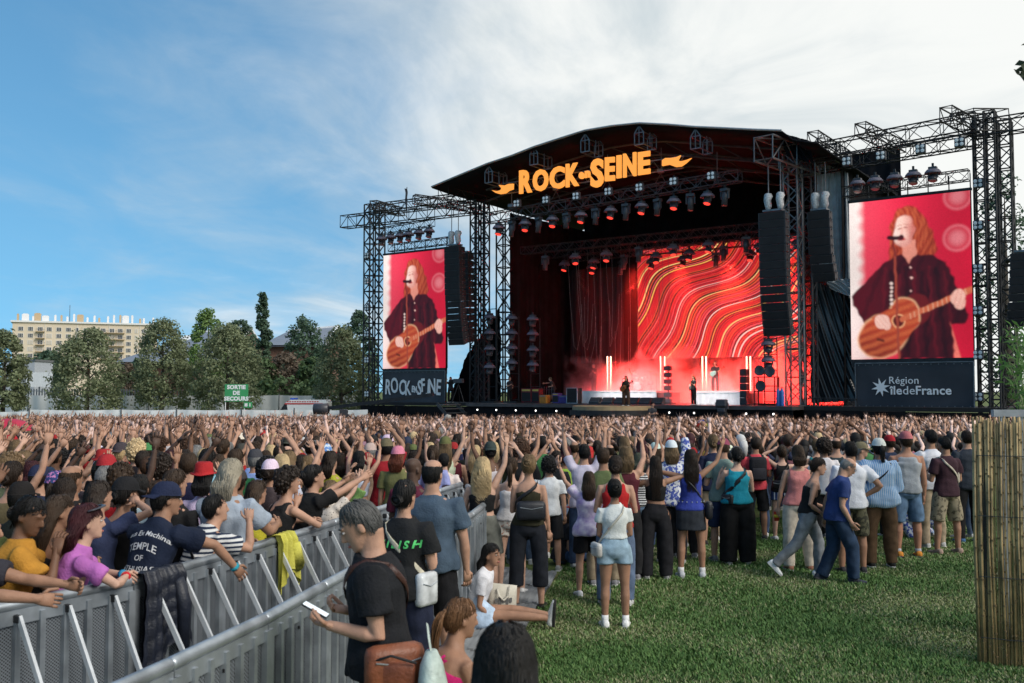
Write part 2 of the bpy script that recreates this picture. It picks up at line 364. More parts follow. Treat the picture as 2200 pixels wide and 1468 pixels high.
def roof():
 prof = [sp(x, y, -4.0) for x, y in ROOF_PX]
 pe = prof[-1]; prof += [(pe[0] + 0.6, pe[1] - 0.55), (pe[0] + 1.9, pe[1] - 0.9)]
 root = thing('stage_roof', 'wide black arched tent roof over the stage', 'roof', st(0, 0, 0), PHI)
 bs = [-4.0, -2, 0, 3, 6, 9, 12, 15]
 m = MB(); n = len(prof)
 def zz(i, b): return prof[i][1] - 0.02 * (b + 4) - (0.12 * math.sin((b + 4) * 1.57 / 3) ** 2)
 vs = [(prof[i][0], b, zz(i, b)) for b in bs for i in range(n)] + [(prof[i][0], b, zz(i, b) - 0.09) for b in bs for i in range(n)]
 o = n * len(bs); fs = []
 for j in range(len(bs) - 1):
  for i in range(n - 1):
   a = j * n + i; fs.append((a, a + 1, a + n + 1, a + n)); fs.append((o + a + n, o + a + n + 1, o + a + 1, o + a))
 for i in range(n - 1): fs.append((i + 1, i, o + i, o + i + 1))
 for j in range(len(bs) - 1): fs.append((j * n, j * n + n, o + j * n + n, o + j * n)); k = j * n + n - 1; fs.append((k + n, k, o + k, o + k + n))
 m.add(vs, fs); m.build('roof_skin', MT['roof_skin'], root, True)
 m = MB(); m.path([(a, -4.06, z + 0.0) for a, z in prof[:-2]], 0.06, 6); m.build('front_pipe', mat('pale_pipe', (0.42, 0.44, 0.46), 0.4, 0.6), root)
 for b in (-1.0, 3, 8):
  m = MB(); m.path([(a, b, z - 0.45) for a, z in prof[1:-1]], 0.07, 6); m.path([(a, b, z - 1.25) for a, z in prof[1:-1]], 0.07, 6)
  for i in range(1, len(prof) - 2): m.tube((prof[i][0], b, prof[i][1] - 0.45), (prof[i + 1][0], b, prof[i + 1][1] - 1.25), 0.04, 4)
  m.build('arch_rib', dm_, root)
 return prof
RP = roof()
for i, (x, y) in enumerate(((1050, 352), (1147, 312), (1257, 283), (1373, 266), (1494, 273))):
 a, z = sp(x, y + 3, -3.7)
 g = thing('truss_end', '%s house shaped grey truss end hanging under the roof edge, from the flagpole side' % ORD[i], 'truss', st(a, -3.7, z - 1.15), PHI, 'truss ends under the roof edge')
 w = 0.3; m = MB()
 pts = [(-w, 0), (w, 0), (w, 0.7), (0, 1.1), (-w, 0.7)]
 for b in (0, 1.6):
  for k in range(5): m.bar((pts[k][0], b, pts[k][1]), (pts[(k + 1) % 5][0], b, pts[(k + 1) % 5][1]), 0.055)
  m.bar((0, b, 0), (0, b, 1.1), 0.045); m.bar((-w, b, 0.7), (w, b, 0.7), 0.045)
 m.build('end_frame', gm_, g)
 m = MB()
 for k in range(5): m.bar((pts[k][0], 0, pts[k][1]), (pts[k][0], 1.6, pts[k][1]), 0.05)
 m.build('rail', gm_, g)
 m = MB(); m.bar((w + 0.15, 0.5, -0.1), (w + 0.15, 0.5, 0.75), 0.04); m.build('bracket', gm_, g)
 h = thing('chain_hoist', 'small chain hoist hanging below the %s truss end' % ORD[i], 'hoist', st(a + 0.35, -1.7, z - 2.5), PHI, 'chain hoists')
 MB().bbox((0, 0, 0.1), (0.42, 0.25, 0.26), 0.04).build('motor', gm_, h); MB().tube((0.05, 0, 0.22), (0.05, 0, 1.5), 0.022, 5).build('chain', gm_, h)
 m = MB(); m.bar((0, 0, -0.05), (-0.35, 0, -0.6), 0.03); m.bar((0, 0, -0.05), (0.3, 0, -0.6), 0.03); m.build('sling', dm_, h)
def folds(a0, a1, z0, z1, b, amp=0.12, k=9, axis=0, nv=10, nu=90, sag=0.0, thick=0.03):
 m = MB()
 def f(u, v, off=0):
  a = a0 + (a1 - a0) * u; z = z0 + (z1 - z0) * v
  w = amp * (math.sin(u * k * 2 * math.pi + 1.3 * math.sin(v * 2.2 + u * 7)) + 0.5 * math.sin(u * k * 4.7 * math.pi + v)) * (0.5 + 0.5 * (1 - v))
  return (a, b + w + off, z) if axis == 0 else (b + w + off, a, z)
 m.grid(lambda u, v: f(u, v), nu, nv); m.grid(lambda u, v: f(1 - u, v, thick), nu, nv); return m
c = folds(-11.2, 13.6, 0, 19.6, 13.6, 0.1, 16, nu=200).build('back_curtain', MT['black_cloth'], None, True, st(0, 0, ZG), PHI); tag(c, 'tall black back curtain closing the rear of the stage', 'curtain')
c = folds(2.5, 13.5, 0, 16.2, -10.6, 0.08, 8, axis=1).build('side_curtain', MT['black_cloth'], None, True, st(0, 0, ZG), PHI); tag(c, 'black side curtain on the flagpole side of the stage', 'curtain')
c = folds(1.5, 13.5, 0, 16.6, 13.4, 0.08, 8, axis=1).build('side_curtain', MT['black_cloth'], None, True, st(0, 0, ZG), PHI); tag(c, 'black side curtain behind the gas bottles', 'curtain')
c = folds(-9.6, -5.0, 5.5, 12.6, 9.0, 0.16, 5).build('hanging_drape', mat('maroon_drape', (0.016, 0.008, 0.010), 0.8, 0, 0.3, 1), None, True, st(0, 0, ZG), PHI); tag(c, 'dark maroon drape hanging high inside the stage above the side lights', 'drape')
def raster(Wd, Hd):
 v, u = np.mgrid[0:Hd, 0:Wd]; return (u + 0.5) / Wd, (v + 0.5) / Hd
def sm(x, a, b):
 t = np.clip((x - a) / (b - a), 0, 1); return t * t * (3 - 2 * t)
def blend(img, mask, col):
 c = np.array([lin(v / 255) for v in col]); img[:] = img * (1 - mask[..., None]) + c * mask[..., None]
def polym(u, v, pts, asp=1.38, soft=0.006):
 """signed-distance mask of a polygon"""
 P = np.array(pts, float); P[:, 1] *= asp; x, y = u, v * asp; ins = np.zeros(u.shape, bool); dist = np.full(u.shape, 9.0); j = len(P) - 1
 for i in range(len(P)):
  xi, yi = P[i]; xj, yj = P[j]
  cnd = ((yi > y) != (yj > y)) & (x < (xj - xi) * (y - yi) / (yj - yi + 1e-12) + xi); ins ^= cnd
  ex, ey = xj - xi, yj - yi; t = np.clip(((x - xi) * ex + (y - yi) * ey) / (ex * ex + ey * ey + 1e-12), 0, 1)
  dist = np.minimum(dist, np.hypot(x - xi - t * ex, y - yi - t * ey)); j = i
 return sm(np.where(ins, dist, -dist), -soft, soft)
def ellm(u, v, cx, cy, rx, ry, rot=0, asp=1.38, soft=0.08):
 x, y = u - cx, (v - cy) * asp; c, s = math.cos(rot), math.sin(rot); x, y = x * c + y * s, -x * s + y * c
 return 1 - sm(np.hypot(x / rx, y / (ry * asp)), 1 - soft, 1 + soft)
def linem(u, v, a, b, w, asp=1.38, soft=0.004):
 ax, ay, bx, by = a[0], a[1] * asp, b[0], b[1] * asp; ex, ey = bx - ax, by - ay
 t = np.clip(((u - ax) * ex + (v * asp - ay) * ey) / (ex * ex + ey * ey), 0, 1)
 return 1 - sm(np.hypot(u - ax - t * ex, v * asp - ay - t * ey), w - soft, w + soft)
def singer_img(Wd=170, Hd=234):
 u, v = raster(Wd, Hd); img = np.zeros((Hd, Wd, 3)); img[:] = [lin(226 / 255), lin(34 / 255), lin(66 / 255)]
 blend(img, sm(u, 0.45, 1.0) * 0.75, (196, 8, 44)); blend(img, (1 - sm(u, 0.05, 0.55)) * 0.5, (250, 90, 110))
 for cx, cy in ((0.90, 0.03), (0.89, 0.28)):
  d = np.hypot(u - cx, (v - cy) * 1.38); blend(img, (1 - sm(d, 0.02, 0.11)) * 0.5, (255, 170, 176)); blend(img, (sm(d, 0.085, 0.1) - sm(d, 0.105, 0.125)) * 0.4, (255, 150, 160))
 gl = (1 - sm(u, 0.06 + 0.018 * np.sin(v * 70), 0.15)) * (1 - sm(v, 0.7, 0.95) * 0.4); blend(img, gl, (255, 238, 232))
 blend(img, polym(u, v, [(0, .62), (.2, .72), (.18, 1), (0, 1)], soft=0.03) * 0.85, (250, 225, 220))
 blend(img, polym(u, v, [(.76, .72), (.80, .72), (.90, 1), (.85, 1)]), (238, 120, 105))
 u0, v0 = u, v; u = u + .006 * np.sin(v * 41 + 3 * np.sin(u * 19)) + .004 * np.sin(v * 87 + u * 33); v = v + .004 * np.sin(u0 * 47 + 2 * np.sin(v0 * 23))
 n = np.clip(np.sin(u * 210 + 11 * np.sin(v * 9 + u * 5)) * 0.35 + np.sin(u * 95 - 14 * np.sin(v * 6 + 1)) * .35 + .5, 0, 1)
 hair = polym(u, v, [(.42, .07), (.50, .055), (.58, .075), (.64, .14), (.70, .24), (.73, .33), (.69, .38), (.67, .47), (.61, .53), (.57, .46), (.52, .40), (.47, .36), (.41, .40), (.36, .48), (.33, .43), (.35, .30), (.36, .18)], soft=0.012)
 blend(img, hair, (158, 46, 26)); blend(img, hair * n * 0.55, (226, 104, 62)); blend(img, hair * (1 - n) * 0.35, (110, 24, 18))
 blend(img, polym(u, v, [(.45, .27), (.56, .27), (.56, .37), (.50, .42), (.45, .37)]), (238, 150, 130))
 jk = polym(u, v, [(.33, .385), (.44, .35), (.50, .41), (.57, .36), (.70, .375), (.80, .42), (.86, .52), (.90, .62), (.965, .74), (.93, .79), (.84, .80), (.83, .78), (.85, 1.0), (.40, 1.0), (.40, .8), (.30, .72), (.22, .80), (.17, .82), (.03, .66), (.02, .60), (.10, .53), (.24, .44)], soft=0.008)
 blend(img, jk, (74, 8, 22)); blend(img, jk * (1 - sm(u, 0.1, 0.4)) * 0.5, (130, 14, 34)); blend(img, jk * sm(np.sin(u * 40 + v * 22), .4, 1) * 0.35, (30, 2, 10))
 blend(img, polym(u, v, [(.645, .45), (.68, .45), (.66, .80), (.63, .80)]) * 0.6, (34, 3, 12))
 for cx, cy in ((.505, .435), (.52, .50), (.505, .585)): blend(img, ellm(u, v, cx, cy, .009, .0075), (255, 200, 190))
 for k in range(9): blend(img, linem(u, v, (.30 + k * .06, .44 + .02 * (k % 3)), (.26 + k * .075, .98), .012 + .006 * (k % 2), soft=.012) * (.55 * jk), (22, 1, 8) if k % 2 else (120, 18, 34))
 blend(img, jk * (1 - ellm(u, v, .5, .62, .30, .34, soft=.7)) * .45, (26, 2, 9))
 fc = ellm(u, v, .465, .205, .088, .098, 0.12, soft=0.12); blend(img, fc, (255, 205, 190)); blend(img, fc * sm(u, .45, .56) * 0.9, (205, 84, 74)); blend(img, fc * sm(v, .24, .31) * .6, (214, 110, 98)); blend(img, ellm(u, v, .43, .225, .03, .022, soft=.9) * .6, (255, 225, 214)); blend(img, fc * (1 - sm(u, .36, .46)) * 0.6, (255, 240, 232))
 for cx in (.425, .485): blend(img, ellm(u, v, cx, .192, .022, .0045, 0.05, soft=0.4) * 0.8, (150, 60, 50)); blend(img, ellm(u, v, cx, .172, .026, .0035, 0.0, soft=0.5) * 0.5, (170, 80, 60))
 blend(img, polym(u, v, [(.44, .19), (.46, .19), (.452, .232), (.43, .232)], soft=.008) * 0.4, (235, 140, 120))
 fr = polym(u, v, [(.41, .09), (.47, .055), (.57, .08), (.645, .17), (.66, .30), (.63, .36), (.57, .30), (.555, .20), (.52, .12), (.47, .105), (.42, .13), (.375, .2), (.36, .3), (.34, .28), (.36, .16)], soft=0.01)
 blend(img, fr, (164, 52, 30)); blend(img, fr * n * 0.5, (232, 118, 74)); blend(img, ellm(u, v, .445, .263, .03, .009, soft=0.4), (190, 30, 40))
 u, v = u * .4 + u0 * .6, v * .4 + v0 * .6
 wood = lambda m_: (blend(img, m_, (186, 66, 38)), blend(img, m_ * sm(v - u * .35, .66, .92) * .7, (104, 26, 20)), blend(img, m_ * (np.sin(u * 30 + v * 120) * .5 + .5) * 0.45, (232, 122, 70)))
 g2 = ellm(u, v, .55, .70, .12, .10, 0.2); blend(img, g2, (110, 22, 26))
 gb = np.maximum(ellm(u, v, .27, .855, .205, .125, -0.5), ellm(u, v, .46, .725, .115, .10, -0.3)); gb = np.maximum(gb, polym(u, v, [(.18, .74), (.42, .66), (.58, .78), (.40, .94)]))
 rim = np.maximum(ellm(u, v, .27, .855, .218, .134, -0.5), ellm(u, v, .46, .725, .126, .108, -0.3)); blend(img, rim, (255, 196, 150)); wood(gb)
 blend(img, ellm(u, v, .41, .765, .058, .045), (255, 180, 130)); blend(img, ellm(u, v, .41, .765, .046, .036), (96, 20, 16))
 blend(img, linem(u, v, (.44, .755), (1.02, .585), 0.024), (214, 108, 72))
 for k in range(13):
  x = .5 + k * .037; y = .737 - (x - .5) * .293; blend(img, linem(u, v, (x, y - .015), (x + .006, y + .016), .0028), (255, 196, 160))
 blend(img, linem(u, v, (.235, .875), (.275, .885), 0.012), (110, 40, 24))
 hd = np.maximum(ellm(u, v, .27, .765, .065, .045, 0.5), ellm(u, v, .31, .79, .035, .03)); blend(img, hd, (255, 205, 190)); blend(img, hd * sm(np.sin((u - v) * 160), .5, 1) * .35, (220, 110, 95))
 hd = np.maximum(ellm(u, v, .885, .635, .055, .05, 0.3), ellm(u, v, .90, .67, .045, .04)); blend(img, hd, (255, 195, 178)); blend(img, hd * sm(np.sin((u + v * .4) * 180), .5, 1) * .4, (215, 100, 90))
 blend(img, linem(u, v, (.385, .31), (.405, 1.0), .010), (166, 70, 52)); blend(img, linem(u, v, (.375, .255), (.388, .36), .006), (120, 30, 30))
 blend(img, linem(u, v, (.34, .245), (.43, .25), .017), (46, 6, 14)); blend(img, ellm(u, v, .44, .25, .022, .018), (70, 10, 18))
 for k in range(6): blend(img, ellm(u, v, .353, .53 + k * .025, .013, .009, soft=.3), (255, 225, 215))
 nz = np.random.RandomState(2).normal(0, 1, img.shape[:2]); sh = 0.82 + 0.36 * (np.sin(u * 5.1 + v * 3.3) * .5 + .5) * (np.sin(u * 2.2 - v * 6.1 + 1) * .5 + .5)
 for _ in range(2): p_ = np.pad(img, ((1, 1), (1, 1), (0, 0)), 'edge'); img = (p_[:-2, 1:-1] + p_[2:, 1:-1] + p_[1:-1, :-2] + p_[1:-1, 2:] + 2 * p_[1:-1, 1:-1]) / 6
 return np.clip(img * (sh * (1 + .06 * nz))[..., None], 0, 1)
def flow_img(Wd=600, Hd=524):
 u, v = raster(Wd, Hd); img = np.zeros((Hd, Wd, 3)); x = u * 1.15; y = 1 - v
 bend = 0.15 * np.sin(4.6 * (x * .62 + y * .75) - 1.0) * (1 - 0.55 * x)
 ph = x * 0.98 - y * 0.80 + bend + 0.05 * np.sin(7 * (x + y) + 1.0) + 1.0
 rng = np.random.RandomState(11); edges = [0];
 while edges[-1] < 3: edges.append(edges[-1] + (rng.choice([.012, .015, .019]) if len(edges) % 2 else rng.choice([.006, .009, .012])))
 edges = np.array(edges); pal = [(190, 24, 32), (100, 10, 20), (214, 34, 38), (228, 48, 44), (70, 8, 18), (200, 28, 36), (246, 96, 100), (222, 44, 42), (160, 18, 30), (236, 92, 52)]
 hot = [(255, 220, 205), (255, 190, 90), (255, 140, 80), (255, 120, 110), (255, 210, 130)]
 cols = [];
 for i in range(len(edges)): cols.append(pal[rng.choice([1, 4, 0, 8, 8, 5])] if i % 2 == 0 else hot[rng.randint(5)] if rng.rand() < 0.30 else pal[rng.choice([2, 3, 6, 7, 9, 9])])
 cl = np.array([[lin(q / 255) for q in c] for c in cols])
 k = np.clip(np.searchsorted(edges, ph) - 1, 0, len(edges) - 2); img[:] = cl[k]
 return img.reshape(Hd // 2, 2, Wd // 2, 2, 3).mean((1, 3))
def screen_mesh(name, img, w, h):
 Hd, Wd, _ = img.shape; X, Z = np.meshgrid((np.arange(Wd) / (Wd - 1) - .5) * w, h - np.arange(Hd) / (Hd - 1) * h)
 co = np.stack([X, np.zeros_like(X), Z], -1).reshape(-1, 3); i = np.arange(Hd * Wd).reshape(Hd, Wd)
 q = np.stack([i[:-1, :-1], i[1:, :-1], i[1:, 1:], i[:-1, 1:]], -1).reshape(-1, 4)
 me = bpy.data.meshes.new(name); me.vertices.add(len(co)); me.vertices.foreach_set('co', co.astype(np.float32).ravel())
 me.loops.add(q.size); me.loops.foreach_set('vertex_index', q.astype(np.int32).ravel()); me.polygons.add(len(q)); me.polygons.foreach_set('loop_start', (np.arange(len(q)) * 4).astype(np.int32))
 try: me.polygons.foreach_set('loop_total', np.full(len(q), 4, np.int32))
 except Exception: pass
 me.update(calc_edges=True); at_ = me.color_attributes.new('picture', 'FLOAT_COLOR', 'POINT')
 at_.data.foreach_set('color', np.concatenate([img.reshape(-1, 3), np.ones((Hd * Wd, 1))], 1).astype(np.float32).ravel()); return me
EMIS = 1.0 / 2 ** EXPOSURE
MT['led'] = amat('led_picture', 'picture', 0.4, EMIS * 1.02)
SIMG = singer_img()
def screen(label, cx, L_, R_, b):
 (a0, z1) = sp(*L_[0], b); (a1, z1b) = sp(*R_[0], b); z0 = (sp(*L_[1], b)[1] + sp(*R_[1], b)[1]) / 2; z1 = (z1 + z1b) / 2
 w, h = a1 - a0, z1 - z0
 root = thing('video_screen', label, 'screen', st((a0 + a1) / 2, b, z0), PHI, 'side video screens')
 link('display', screen_mesh('display', SIMG, w, h), root).data.materials.append(MT['led'])
 MB().box((0, 0.12, h / 2), (w + 0.04, 0.2, h + 0.04)).build('cabinet', MT['black'], root)
 m = MB(); m.box((0, 0.10, h + 0.09), (w + 0.12, 0.26, 0.12)); m.box((0, 0.10, -.22), (w, .2, .42)); m.build('top_bar', bm_, root)
 m = MB()
 for i in range(7): m.bar((-w / 2 + w * i / 6, 0.1, h + 0.15), (-w / 2 + w * i / 6, 0.1, h + 0.9), 0.05)
 m.build('hanger', bm_, root)
 return (a0, a1, z0, z1)
SL = screen('tall video screen beside the white lettered dark banner, showing a red haired singer with guitar', 891, [(824, 548), (825, 793)], [(958, 537), (959, 790)], 0)
SR = screen('tall video screen above the star emblem banner, showing a red haired singer with guitar', 1955, [(1824, 437), (1832, 772)], [(2084, 410), (2091, 769)], 0)
def center_screen():
 b = 9.0; a0 = sp(1370, 600, b)[0]; a1 = sp(1722, 600, b)[0]; z0 = sp(1500, 769, b)[1]; z1 = sp(1500, 524, b)[1]
 root = thing('led_wall', 'wide LED wall at the back of the stage showing flowing red and yellow stripes', 'screen', st((a0 + a1) / 2, b, z0), PHI)
 link('display', screen_mesh('display', flow_img(), a1 - a0, z1 - z0), root).data.materials.append(MT['led'])
 MB().box((0, 0.12, (z1 - z0) / 2), (a1 - a0 + .1, 0.2, z1 - z0 + .1)).build('cabinet', MT['black'], root)
 return a0, a1, z0, z1
LW = center_screen()
def banner(label, px0, px1, py0, py1, b, m_, fill):
 a0, z1 = sp(px0, py0, b); a1 = sp(px1, py0, b)[0]; z0 = sp((px0 + px1) / 2, py1, b)[1]; z1 = sp((px0 + px1) / 2, py0, b)[1]
 w, h = a1 - a0, z1 - z0
 root = thing('banner', label, 'banner', st((a0 + a1) / 2, b, z0), PHI, 'banners below the screens')
 m = MB(); m.grid(lambda u, v: ((u - .5) * w, 0.03 * math.sin(u * 9 + v * 3), v * h), 24, 8); m.box((0, 0.12, h / 2), (w, 0.1, h)); m.build('cloth', m_, root, True)
 m = MB()
 for p, q in (((-w/2, -.05, 0), (w/2, -.05, 0)), ((-w/2, -.05, h), (w/2, -.05, h)), ((-w/2, -.05, 0), (-w/2, -.05, h)), ((w/2, -.05, 0), (w/2, -.05, h))): m.bar(p, q, 0.05)
 n = 16
 for i in range(n): m.box((-w / 2 + w * (i + .5) / n, -.07, h - .1), (.05, .02, .05)); m.box((-w / 2 + w * (i + .5) / n, -.07, .1), (.05, .02, .05))
 m.build('edge_rope', gm_, root); fill(root, w, h); return root
def fill_left(root, w, h):
 x = -w * 0.455; lay = [('R', 1.35, 0, 3), ('O', 1.35, .12, -4), ('C', 1.3, .0, 3), ('K', 1.25, -.12, -3), ('E', .52, .28, 4), ('N', .52, .2, 0), ('S', 1.3, -.1, 3), ('F', 1.15, .28, -4), ('.', 1.0, -.15, 0), ('I', 1.3, -.06, 3), ('N', 1.3, .06, -3), ('E', 1.35, -.06, 4)]
 tot = 0; ms = []
 for ch, s, dz, rot in lay:
  t = text_mb(ch, s * 1.05, .012, .03); xs = [p[0] for p in t.v]; wd = max(xs) - min(xs); xf(t, Matrix.Translation((-min(xs), 0, 0))); ms.append((t, wd, dz, rot)); tot += wd + .06
 k = 0.9 * w / tot; m = MB()
 for t, wd, dz, rot in ms:
  merge(m, t, Matrix.Translation((x, -.09, h * .30 + dz * .6)) @ Matrix.Rotation(R(rot), 4, 'Y') @ Matrix.Diagonal((k, 1, 1.1, 1))); x += (wd + .06) * k
 m.build('lettering', MT['letter_white'], root)
def fill_right(root, w, h):
 def line(parts, x0, z0, width):
  m = MB(); x = 0
  for tx, off in parts:
   t = text_mb(tx, .8, .012, off, align='LEFT', space=1.04); a = min(p[0] for p in t.v); b = max(p[0] for p in t.v); merge(m, t, Matrix.Translation((x - a, 0, 0))); x += b - a + .07
  k = width / (x - .07); return xf(m, Matrix.Translation((x0, -.09, z0)) @ Matrix.Diagonal((k, 1, k, 1)))
 m = line([('Région', .002)], -w * .2, h * .535, w * .25); merge(m, line([('île', .016), ('de', .0), ('France', .016)], -w * .2, h * .30, w * .52)); m.build('lettering', MT['letter_white'], root)
 pts = []
 for i in range(16):
  an = math.pi * 2 * i / 16 + .2; r = .5 if i % 2 == 0 else .20; pts.append((-w * .275 + r * math.cos(an), h * .455 + r * math.sin(an)))
 MB().prism(pts, -.09, -.07).build('star_emblem', MT['letter_white'], root)
banner('dark grey banner with wonky white lettering below the smaller screen', 824, 957, 797, 868, -0.3, MT['grey_banner'], fill_left)
banner('black banner with a white star emblem and two lines of lettering below the larger screen', 1838, 2092, 779, 877, -0.3, MT['banner'], fill_right)
def sign():
 b = -2.6
 P0 = spp(1117, 392, b); P1 = spp(1396, 352, b); d = P1 - P0; root = thing('lit_sign', 'orange glowing festival sign with two flame shapes hanging under the roof', 'sign', st(*P0), PHI)
 def T(px, py): v = spp(px, py, b) - P0; return Vector((v.x, 0, v.z))
 def letter(ch, x0, x1, yb, yt, slope=-0.145):
  t = text_mb(ch, 1.0, .06, .030, bevel=.012); xs = [p[0] for p in t.v]; zs = [p[2] for p in t.v]; x_, X_ = min(xs), max(xs); z_, Z_ = min(zs), max(zs)
  for i, (x, y, z) in enumerate(t.v):
   fx = (x - x_) / (X_ - x_); fz = (z - z_) / (Z_ - z_); px = x0 + (x1 - x0) * fx; v = T(px, yb + (yt - yb) * fz + slope * (px - (x0 + x1) / 2)); t.v[i] = (v.x, y, v.z)
  t.build('letter', MT['orange_glow'], root)
 letter('R', 1116, 1143, 415, 365); letter('O', 1145, 1178, 411, 364); letter('C', 1181, 1213, 406, 358); letter('K', 1216, 1244, 401, 351)
 letter('e', 1244, 1255, 385, 370); letter('n', 1257, 1268, 382, 367); letter('S', 1269, 1297, 403, 341); letter('E', 1300, 1321, 389, 338, -.08); letter('I', 1325, 1335, 383, 334); letter('N', 1339, 1367, 380, 329); letter('E', 1371, 1397, 375, 326)
 fl = [(1057, 409), (1066, 415), (1075, 417.5), (1087, 415.5), (1094, 410), (1103, 407), (1103.5, 395), (1094, 395.5), (1085, 399), (1072, 398), (1078, 405), (1076, 409), (1069, 411)]
 fr = [(1423, 357), (1438, 354), (1452, 359), (1464, 358), (1474, 351), (1486, 340), (1476, 344), (1464, 347), (1457, 345), (1463, 334), (1454, 338), (1441, 340), (1430, 340), (1423, 345)]
 for f in (fl, fr):
  MB().prism([(T(x, y).x, T(x, y).z) for x, y in f], -.06, .06).build('flame', MT['orange_glow'], root)
 m = MB(); q0, q1 = T(1072, 404), T(1462, 345)
 for k in (-.35, .35): m.tube(q0 + Vector((0, .45, k)), q1 + Vector((0, .45, k)), .04, 5)
 n = 26
 for i in range(n): m.tube(q0.lerp(q1, i / n) + Vector((0, .45, .35 * (-1) ** i)), q0.lerp(q1, (i + 1) / n) + Vector((0, .45, -.35 * (-1) ** i)), .025, 4)
 m.build('support_lattice', gm_, root)
sign()
def tower(label, px, pyt, pyb, b, w, mat_=bm_, zb=None, name='tower', g='truss towers'):
 a, zt = sp(px, pyt, b); z0 = zb if zb is not None else sp(px, pyb, b)[1]
 return truss('truss_' + name, label, st(a, b, z0), st(a, b, zt), w, w, mat_, g, r=0.06, cat='tower')
tower('outer truss tower beside the smaller screen, next to the trees', 795, 440, 0, 1.2, 0.62, zb=ZG)
tower('inner truss tower just behind the edge of the smaller screen', 815, 440, 0, 0.5, 0.62, zb=ZG)
tower('pair leg tower seen against the sky behind the speaker stack, sky side', 1022, 430, 0, 1.5, 0.55, zb=ZG)
tower('pair leg tower seen against the sky behind the speaker stack, curtain side', 1040, 430, 0, 1.0, 0.55, zb=ZG)
tower('dark truss leg standing at the curtained corner of the stage', 1083, 480, 0, 3.0, 0.8, zb=DECK)
tower('grey truss pillar at the edge of the stage behind the large speaker stack', 1702, 330, 0, -0.2, 0.8, gm_, zb=DECK)
tower('slim truss pillar between the two speaker stacks', 1733, 340, 0, 1.2, 0.7, dm_, zb=DECK)
tower('tall truss tower touching the edge of the larger screen', 2104, 250, 0, 0.6, 0.55, zb=ZG)
tower('tall truss tower in the middle of the group by the larger screen', 2126, 240, 0, -0.2, 0.5, zb=ZG)
tower('outermost tall truss tower by the hanging black speaker stack', 2158, 262, 0, 0.2, 0.6, zb=ZG)
def beam(label, p, q, w, h, mat_=bm_, name='truss_beam', r=.04, g='truss beams'):
 return truss(name, label, S3(p), S3(q), w, h, mat_, g, r=r)
beam('long front truss beam over the smaller screen, ending in open air', spp(739, 478, -1.0), spp(1030, 444, -1.0), .8, .9)
beam('rear truss beam over the smaller screen', spp(800, 452, 1.2), spp(1022, 425, 1.2), .8, .8)
beam('short truss outrigger rising near the flagpole', spp(889, 428, -2.2), spp(1000, 444, 1.2), .55, .6)
beam('short truss outrigger above the tower by the trees', spp(802, 440, -2.2), spp(862, 456, 2.2), .55, .6)
beam('large dark truss box at the corner of the roof above the sky gap', spp(952, 420, -3.2), spp(1058, 447, 1.5), 1.0, 1.1)
beam('light bearing truss over the smaller screen', spp(818, 498, -0.8), spp(930, 478, -0.8), .45, .5, r=.03)
beam('thin truss directly on top of the smaller screen', spp(838, 534, 0.1), spp(966, 517, 0.1), .45, .5, r=.03)
beam('long front truss under the sign carrying domed lights', spp(1048, 470, -3.0), spp(1590, 378, -3.0), .6, .62, dm_, r=.035)
beam('large grey truss box jutting forward over the big speaker stack', spp(1640, 318, -4.6), spp(1742, 355, .5), 1.1, 1.25, gm_, r=.055)
beam('truss joining the stage pillar with the screen frame', spp(1712, 335, -.2), spp(1800, 330, -.2), .7, .9, dm_)
beam('long upper truss beam over the larger screen', spp(1745, 330, -.8), spp(2100, 262, -.8), .8, .85)
beam('second truss beam running behind the upper one over the larger screen', spp(1748, 360, 1.2), spp(2105, 300, 1.2), .7, .7)
beam('thin truss directly above the larger screen', spp(1812, 414, .1), spp(2082, 376, .1), .5, .55, r=.03)
beam('first forward truss outrigger over the larger screen, by the torn roof edge', spp(1746, 294, -3.0), spp(1815, 338, 1.2), .6, .6)
beam('second forward truss outrigger over the larger screen', spp(1848, 276, -3.0), spp(1935, 318, 1.2), .6, .6)
beam('third forward truss outrigger over the larger screen, by the towers', spp(2032, 243, -3.0), spp(2110, 285, 1.2), .6, .65)
beam('truss beam leaving the tower group past the hanging speaker', spp(2095, 280, -.4), spp(2290, 250, -.4), .75, .8)
beam('truss box on top of the tower group', spp(2075, 262, -1.6), spp(2150, 262, .8), 1.0, 1.1)
beam('low truss lying on the wing deck below the black tarp', spp(1735, 866, -.9), spp(1838, 869, -.9), .5, .55, r=.03)
for i, b in enumerate((2.2, 5.0, 7.6)):
 beam('%s dark light truss inside the roof, behind the sign' % ORD[i], Vector((-9.2, b, 12.3)), Vector((12.2, b, 12.3)), .5, .5, bm_, r=.03, g='dark trusses inside the roof')
fl = thing('flagpole', 'flagpole with a dark furled flag above the smaller screen', 'flag', st(*spp(874, 470, .8)), PHI)
zt = spp(875, 402, .8).z - spp(874, 470, .8).z
MB().tube((0, 0, 0), (0, 0, zt), .03, 6).build('pole', dm_, fl); m = MB()
m.grid(lambda u, v: (-.02 - .22 * u * (1 - .5 * v) + .05 * math.sin(v * 9), .05 * math.sin(u * 6 + v * 5), zt - .1 - 1.7 * v), 8, 14); m.grid(lambda u, v: (-.02 - .22 * (1 - u) * (1 - .5 * v) + .05 * math.sin(v * 9), .05 * math.sin((1 - u) * 6 + v * 5) + .02, zt - .1 - 1.7 * v), 8, 14)
m.build('flag_cloth', mat('navy_flag', (.03, .035, .05), .8), fl, True)
